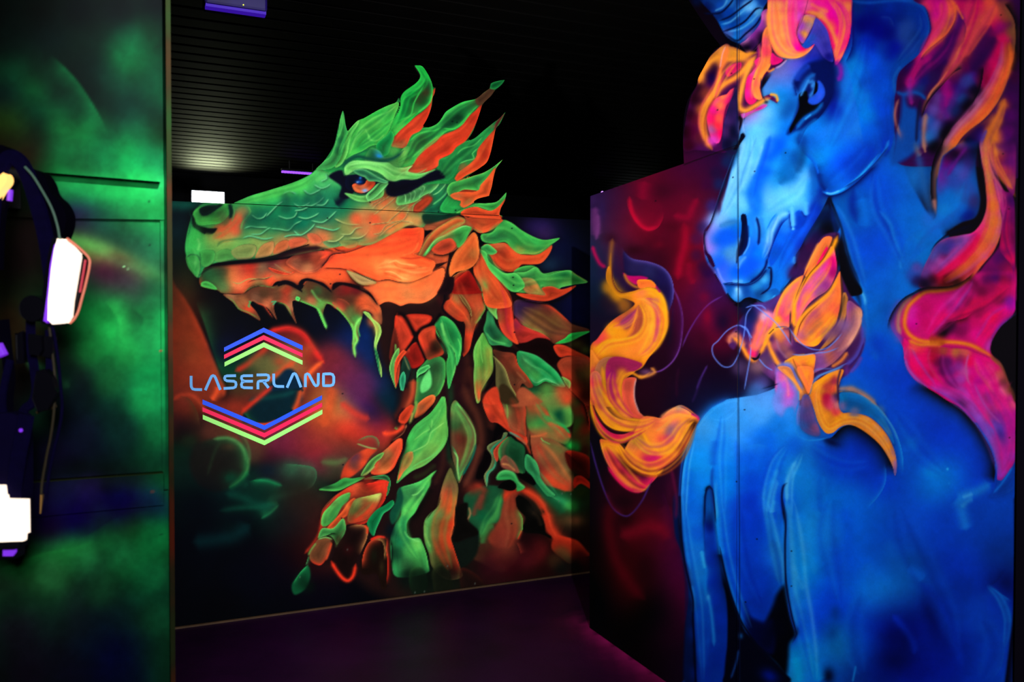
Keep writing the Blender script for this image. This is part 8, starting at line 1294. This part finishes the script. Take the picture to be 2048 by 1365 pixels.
# the next partition beyond the gap on the right: a dark end post with a sliver of crimson board
p0 = UNI.xyz(np.array(s2+.004), np.array(0.)); 
v, f = boxp(UNI, s2+.004, s2+.03, 0, 2.9, -.06, -.002); o = obj('trim_1', v, f, mat('dark_post', (.0015,.0005,.004), .8, spec=.05)); o['kind'] = 'structure'
v, f = boxp(UNI, s2+.035, s2+.65, 0, 2.9, -.05, -.012); o = obj('wall_near_right', v, f, mat('crimson_board', (.05,.0008,.008), .7, spec=.05, noise=.9, scale=2.2)); o['kind'] = 'structure'

# ---------------------------------------------------------------- left partition, painted green smoke
GR = Plane(at_depth(341, 650, 1.9), U)
def lin2(p, q): # wall line through two photo points, returned as z(s)
    a, b = GR.hit(*p), GR.hit(*q); return lambda s: a[1]+(b[1]-a[1])*(s-a[0])/(b[0]-a[0])
gl = empty('wall_left', tuple(GR.xyz(np.array(0.), np.array(0.)))); gl['kind'] = 'structure'
sA = GR.hit(0,650)[0]-1.2; sB = GR.hit(323,650)[0]; sC = GR.hit(336,650)[0]; sD = GR.hit(345.5,650)[0]
za = lin2((90,345),(322,364)); zb = lin2((69,966),(335,947)); zc = lin2((60,1036),(335,1010)); zu = lin2((150,434),(335,437))
M_ply = bpy.data.materials.new('plywood_edge'); N, L = nodes(M_ply)
n_ = N.new('ShaderNodeTexNoise'); n_.inputs['Scale'].default_value = 3.2; n_.inputs['Detail'].default_value = 3; tc_ = N.new('ShaderNodeTexCoord'); L.new(tc_.outputs['Object'], n_.inputs['Vector'])
r_ = N.new('ShaderNodeValToRGB'); e_ = r_.color_ramp.elements; e_[0].position = .35; e_[0].color = (.01,.045,.01,1); e_[1].position = .5; e_[1].color = (.022,.020,.008,1); x_ = e_.new(.62); x_.color = (.09,.014,.006,1)
L.new(n_.outputs['Fac'], r_.inputs[0]); L.new(r_.outputs[0], N['Principled BSDF'].inputs['Base Color']); N['Principled BSDF'].inputs['Roughness'].default_value = .8; N['Principled BSDF'].inputs['Specular IOR Level'].default_value = .04
RC = GR.shifted(-.036); RR = GR.shifted(-.026); RB = GR.shifted(-.010); JB = GR.shifted(-.030)
board('upper_board', GR, [(sA,za(sA)),(sB,za(sB)),(sB,2.75),(sA,2.75)], paint_green, gl, .02, 4, M_void)
board('recessed_board', RC, [(sA,zb(sA)-.05),(sC-.002,zb(sB)-.05),(sC-.002,za(sB)+.1),(sA,za(sA)+.1)], paint_green, gl, .015, 4)
board('upper_rail', RR, [(sA,zu(sA)),(sC-.003,zu(sB)),(sC-.003,za(sB)+.02),(sA,za(sA)+.02)], paint_green, gl, .015, 4)
board('lower_rail', GR, [(sA,zc(sA)),(sC-.012,zc(sC)),(sC-.012,zb(sC)),(sA,zb(sA))], paint_green, gl, .044, 4, mat('olive_ledge', (.10,.13,.012), .6))
board('lower_board', RB, [(sA,0.005),(sC-.002,0.005),(sC-.002,zc(sB)+.03),(sA,zc(sA)+.03)], paint_green, gl, .015, 4)
board('jamb', JB, [(sB,0),(sC,0),(sC,2.75),(sB,2.75)], paint_green, gl, .06, 3)
v, f = boxp(GR, sC, sD, 0, 2.75, -.07, .004); o = obj('edge_trim', v, f, M_ply, gl)
o['label'] = 'bare plywood edge strip with overspray'

# ---------------------------------------------------------------- lights of the place that are in view
M_white = mat('white_light_panel', (.8,.85,.9), .5, emit=(.86,.93,1.), power=9)
M_uv = mat('uv_tube', (.1,.02,.4), .4, emit=(.20,.04,1.), power=9)
M_uvdim = mat('uv_lens_dim', (.03,.008,.22), .3, emit=(.035,.006,.35), power=.9)
M_blk = mat('black_housing', (.01,.01,.012), .5)
def light_panel(px, py, wpx, hpx, label, e=None):
    a, b = far.hit(px-wpx/2, py+hpx/2), far.hit(px+wpx/2, py-hpx/2)
    t = empty('light_panel', tuple(far.xyz(np.array((a[0]+b[0])/2), np.array(a[1])))); tag(t, label, 'light', 'lit boxes on the far wall')
    v, f = boxp(far, a[0]-.01, b[0]+.01, a[1]-.01, b[1]+.01, 0.002, .07); obj('housing', v, f, M_blk, t)
    v, f = boxp(far, a[0], b[0], a[1], b[1], .0705, .082); obj('diffuser', v, f, M_white, t)
light_panel(415, 399, 64, 24, 'bright white light box on the far wall above the dragon partition, left side')
light_panel(1262, 404, 60, 24, 'light box behind the unicorn partition that glows on the ceiling slats')
lamp('AREA', 'panel_light', tuple(far.xyz(*map(np.array, far.hit(415, 396)), .3)), tuple(far.xyz(*map(np.array, far.hit(415, 100)), 1.6)), 15, (.80,.90,.50), shape='RECTANGLE', size=.36, size_y=.12, spread=1.9)
lamp('AREA', 'panel_light', tuple(far.xyz(*map(np.array, far.hit(1262, 405)), .3)), tuple(far.xyz(*map(np.array, far.hit(1262, 100)), 1.6)), 10, (.80,.90,.50), shape='RECTANGLE', size=.36, size_y=.12)

def led_bar():
    a, b = at_depth(563, 343.5, 9.3), at_depth(640, 349, 9.6); d = (b-a); L_ = np.linalg.norm(d); d /= L_
    t = empty('led_bar', tuple((a+b)/2)); tag(t, 'thin violet LED bar glowing under the ceiling behind the dragon snout', 'led bar')
    v, f = box((a+b)/2+np.array([0,0,.025]), L_, .035, .02, d); obj('housing', v, f, M_blk, t)
    V, F = [], []
    for k in range(14):
        p = a+d*L_*(k+.5)/14; v, f = box(p, L_/14*.72, .025, .022, d); F += [tuple(i+len(V) for i in q) for q in f]; V += v
    obj('led_strip', V, F, mat('violet_led', (.3,.1,.8), .4, emit=(.30,.07,1.), power=1.5), t)
    for q in (.2, .8):
        p = a+d*L_*q; v, f = tube([p+np.array([0,0,.03]), np.array([p[0],p[1],CEIL+.002])], .006); obj('hanger', v, f, M_blk, t)
led_bar()
def flood(px, py, y, wpx, label):
    c = at_depth(px, py, y); w_ = wpx*y/FOC
    t = empty('uv_flood_light', tuple(c)); tag(t, label, 'flood light')
    v, f = box(c+np.array([0,.0,.035]), w_, .14, .07, U); o = obj('housing', v, f, mat('violet_lit_housing', (.010,.003,.10), .45, noise=.8, scale=9), t); bevel(o, .012, 2)
    v, f = box(c-NRM*-.0+np.array([0,0,-.004])+NRM*.035, w_*.96, .05, .016, U); obj('lens', v, f, M_uvdim, t)
    v, f = tube([c+NRM*.076+U*.03+np.array([0,0,.012]), c+NRM*.079+U*.03+np.array([0,0,.012])], .003); obj('status_lamp', v, f, mat('yellow_diode', (.5,.5,.05), .4, emit=(.8,.9,.05), power=1.6), t)
    for q in (-.4, .4):
        p = c+U*q*w_; v, f = box(p+np.array([0,0,(CEIL-c[2])/2+.04]), .012, .03, CEIL-c[2]-.068, U); obj('bracket', v, f, M_blk, t)
flood(470, 24, 4.12, 118, 'violet blacklight flood fixture hanging under the slatted ceiling at the top left')
def spot_dot():
    c = at_depth(1204, 386, 10.6); t = empty('uv_spot_light', tuple(c)); tag(t, 'tiny violet spot lamp on a thin bracket above the corner of the unicorn partition', 'spot light')
    v, f = tube([c+np.array([0,.06,.02]), c+np.array([0,-.03,0])], .02, 12); obj('barrel', v, f, M_blk, t)
    v, f = tube([c+np.array([0,-.031,0]), c+np.array([0,-.036,0])], .016, 12); obj('lens', v, f, mat('violet_spot', (.3,.1,.8), .4, emit=(.5,.2,1.), power=3), t)
    v, f = join(tube([c+np.array([0,.04,.02]), np.array([c[0],c[1]+.04,CEIL+.002])], .005)); obj('bracket', v, f, M_blk, t)
spot_dot()

# ---------------------------------------------------------------- laser tag vest hanging on a peg of the left partition
VD = 1.60
def vp(px, py, d=0.): return at_depth(px, py, VD+d)
def vpath(s, d=0., closed=False):
    P = parse(s, 'P', closed); return [vp(x, y, d) for x, y in P]
TO = (0,-1,0)
M_web = mat('navy_black_webbing', (.0022,.0008,.024), .8, spec=.06, noise=.5, scale=60); M_pad = mat('black_padding', (.0012,.0008,.005), .95, spec=.03)
M_nyl = mat('dark_nylon_body', (.0026,.0010,.022), .8, spec=.06, noise=.4, scale=20); M_plas = mat('black_buckle_plastic', (.0010,.0008,.004), .5, spec=.15)
M_lit = mat('lit_sensor_lens', (.9,.85,.8), .4, emit=(1.,.80,.62), power=1.35); M_rim = mat('orange_pink_rim', (.5,.12,.08), .4, emit=(1.,.30,.18), power=.55)
M_vio = mat('violet_side_lens', (.2,.05,.6), .4, emit=(.18,.02,.75), power=.75); M_yel = mat('amber_lens', (.6,.3,.05), .4, emit=(1.,.55,.16), power=1.5)
vest = empty('laser_tag_vest', tuple(vp(40, 1100)))
tag(vest, 'black laser tag vest with glowing white sensors hanging from the green partition', 'vest')
def part(name, vf, m_, parent=vest, label=None, bev=0, sub=False):
    o = obj(name, vf[0], vf[1], m_, parent)
    if bev: bevel(o, bev, 3)
    if label: o['label'] = label
    smooth_by_angle(o, 45)
    return o
# padded shoulder yoke
part('shoulder_pad', slab(vpath('-70,420 -50,350 -10,308 20,298 34,302 52,320 70,340 96,348 112,366 122,392 140,410 150,430 151,450 146,470 138,484 128,482 120,470 112,440 98,404 80,372 60,350 44,340 30,332 10,330 -14,350 -30,400 -34,470 -40,560 -70,560', .03, True), TO, .035), M_pad, bev=.006)
part('shoulder_strap', ribbon(vpath('-24,640 -22,520 -16,420 -4,350 14,316 36,322 54,352 70,400 84,450 94,500 102,560 106,610', -.012), [.030]*200, .006, TO), M_web)
part('inner_strap', ribbon(vpath('-6,540 -2,450 6,400 18,372 30,356'), .022, .006, TO), M_pad)
part('piping', tube(vpath('50,334 66,352 86,384 104,418 115,452 121,487', -.032), .0022), mat('grey_green_piping', (.12,.24,.17), .5))
part('shoulder_lamp', slab(vpath('-10,392 -4,372 12,356 20,350 26,356 26,368 14,384 2,404 -8,420', -.005, True), TO, .02), M_yel, label='amber lamp on the far shoulder', bev=.003)
part('shoulder_light', tube([vp(21, 380), vp(19, 402)], .005), M_vio, label='small violet light on the inner shoulder')
# front shoulder sensor
sen = part('shoulder_sensor', slab(vpath('112,478* 126,474* 136,478* 166,504* 180,522* 178,540* 164,602* 158,626* 150,640* 132,652* 108,652* 92,648* 88,640* 96,560* 104,510*', -.01, True), TO, .014), M_plas, label='angular sensor housing')
part('sensor_lens', slab(vpath('122,480* 132,480* 150,494* 163,508* 164,516* 155,570* 149,604* 146,634* 138,646* 112,648* 103,640* 104,600* 110,540* 116,500*', -.0245, True), TO, .012), M_lit, sen, 'glowing white lens', bev=.004)
part('side_lens', slab(vpath('112,492* 118,484* 112,520* 105,580* 103,640* 98,646* 91,642* 98,590* 104,530*', -.0245, True), TO, .006), M_vio, sen, 'violet lens edge', bev=.002)
part('rim', tube(vpath('134,477 150,489 166,503 178,517 179,532 171,570 163,600 157,622 149,638 140,647', -.03), .0022), M_rim, sen, 'orange and pink glowing rim')
part('slot_light', tube(vpath('171,520 167,545 160,585', -.03), .0020), mat('red_slot', (.4,.03,.05), .5, emit=(.8,.06,.10), power=.45), sen, 'red light slot')
# round knob and buckles
def disc(px, py, r, d, t):
    c = vp(px, py, d); P = [c+np.array([math.cos(a)*r, 0, math.sin(a)*r]) for a in np.linspace(0, 2*math.pi, 28, endpoint=False)]
    return slab(P, TO, t)
part('speaker_pod', disc(82, 618, .024, .0, .03), M_plas, bev=.004)
for q, d in (('40,668* 56,664* 58,724* 42,726*', .01), ('64,668* 90,672* 92,700* 86,712* 66,708*', -.01), ('92,672* 115,674* 113,702* 108,716* 92,712*', 0.)):
    part('buckle', slab(vpath(q, d, True), TO, .014), M_plas, bev=.003)
part('ladder_lock', slab(vpath('82,742* 100,738* 112,752* 118,776* 124,784* 118,796* 104,818* 84,822* 74,796* 78,764*', -.006, True), TO, .016), M_plas, bev=.003)
part('side_webbing', ribbon(vpath('60,640 62,700 68,740 72,780 64,806 48,820 40,850 34,900', .004), .018, .004, TO), M_web)
part('hanging_webbing', ribbon(vpath('98,660 100,700 99,740 96,790', -.004), .016, .004, TO), M_web)
part('hanging_webbing', ribbon(vpath('6,640 12,700 18,760 14,800 16,840', .006), .022, .004, TO), M_pad)
part('hanging_webbing', ribbon(vpath('20,720 10,760 4,800 8,840', .0), .014, .004, TO), M_web)
part('belt_loop', tube(vpath('74,826 84,820 100,817 112,812', -.006), .003), mat('brass_ring', (.12,.07,.03), .5, .6))
part('cable', tube(vpath('104,650 110,680 116,720 122,780 124,820 118,860 108,900 98,950 92,1000', -.02), .0030), M_web)
part('cable', tube(vpath('98,650 104,700 110,760 108,820 102,870 92,920 84,970 82,1010', -.008), .0026), mat('olive_cable', (.03,.022,.008), .6))
part('cable_tip', tube([vp(84, 990, -.01), vp(81, 1028, -.01)], [.0035, .0015]), mat('brass_tip', (.45,.26,.08), .4, .8))
# lower body and lit block
part('vest_body', slab(vpath('-90,820 -40,826 10,824 40,822 56,826 64,834 66,880 67,950 66,990 60,1000 20,1000 -90,1000', .012, True), TO, .04), M_nyl, bev=.008)
part('front_strap', ribbon(vpath('52,830 44,870 34,920 24,990', -.035), .030, .004, TO), M_web)
part('rivet', disc(43, 861, .0035, -.036, .003), M_vio)
ch = part('chest_sensor', slab(vpath('-80,966* 20,966* 22,994* 64,994* 66,1068* 58,1070* 56,1090* 44,1092* -80,1094*', -.002, True), TO, .03), M_plas, label='square chest unit')
part('sensor_lens', slab(vpath('-78,970* 16,970* 19,997* 60,998* 61,1065* 55,1067* 54,1080* -78,1085*', -.033, True), TO, .012), M_lit, ch, 'glowing warm white lens', bev=.003)
part('sensor_clip', slab(vpath('-2,1094* 50,1092* 50,1108* 40,1114* -2,1116*', -.005, True), TO, .016), M_plas)
part('clip_light', slab(vpath('8,1086* 35,1086* 34,1104* 28,1112* 8,1112*', -.022, True), TO, .004), M_vio, label='violet light under the chest unit')
part('chest_light', tube([vp(-4, 690, -.01), vp(7, 712, -.01)], .009), M_vio)
# peg
pg = empty('wall_peg', tuple(vp(10, 335, .05))); tag(pg, 'dark wall peg on the green partition that carries the laser tag vest', 'peg')
p_ = vp(8, 338, 0.); wall_y = GR.hit(8, 338); wp = GR.xyz(np.array(wall_y[0]), np.array(p_[2]-.012))
part('arm', tube([wp+GR.n*.001, wp+GR.n*.06, p_+np.array([0,-.03,-.004]), p_+np.array([0,-.045,.02])], .006, 10), M_plas, pg)
part('plate', boxp(GR, wall_y[0]-.03, wall_y[0]+.03, p_[2]-.05, p_[2]+.03, .001, .005), M_plas, pg)
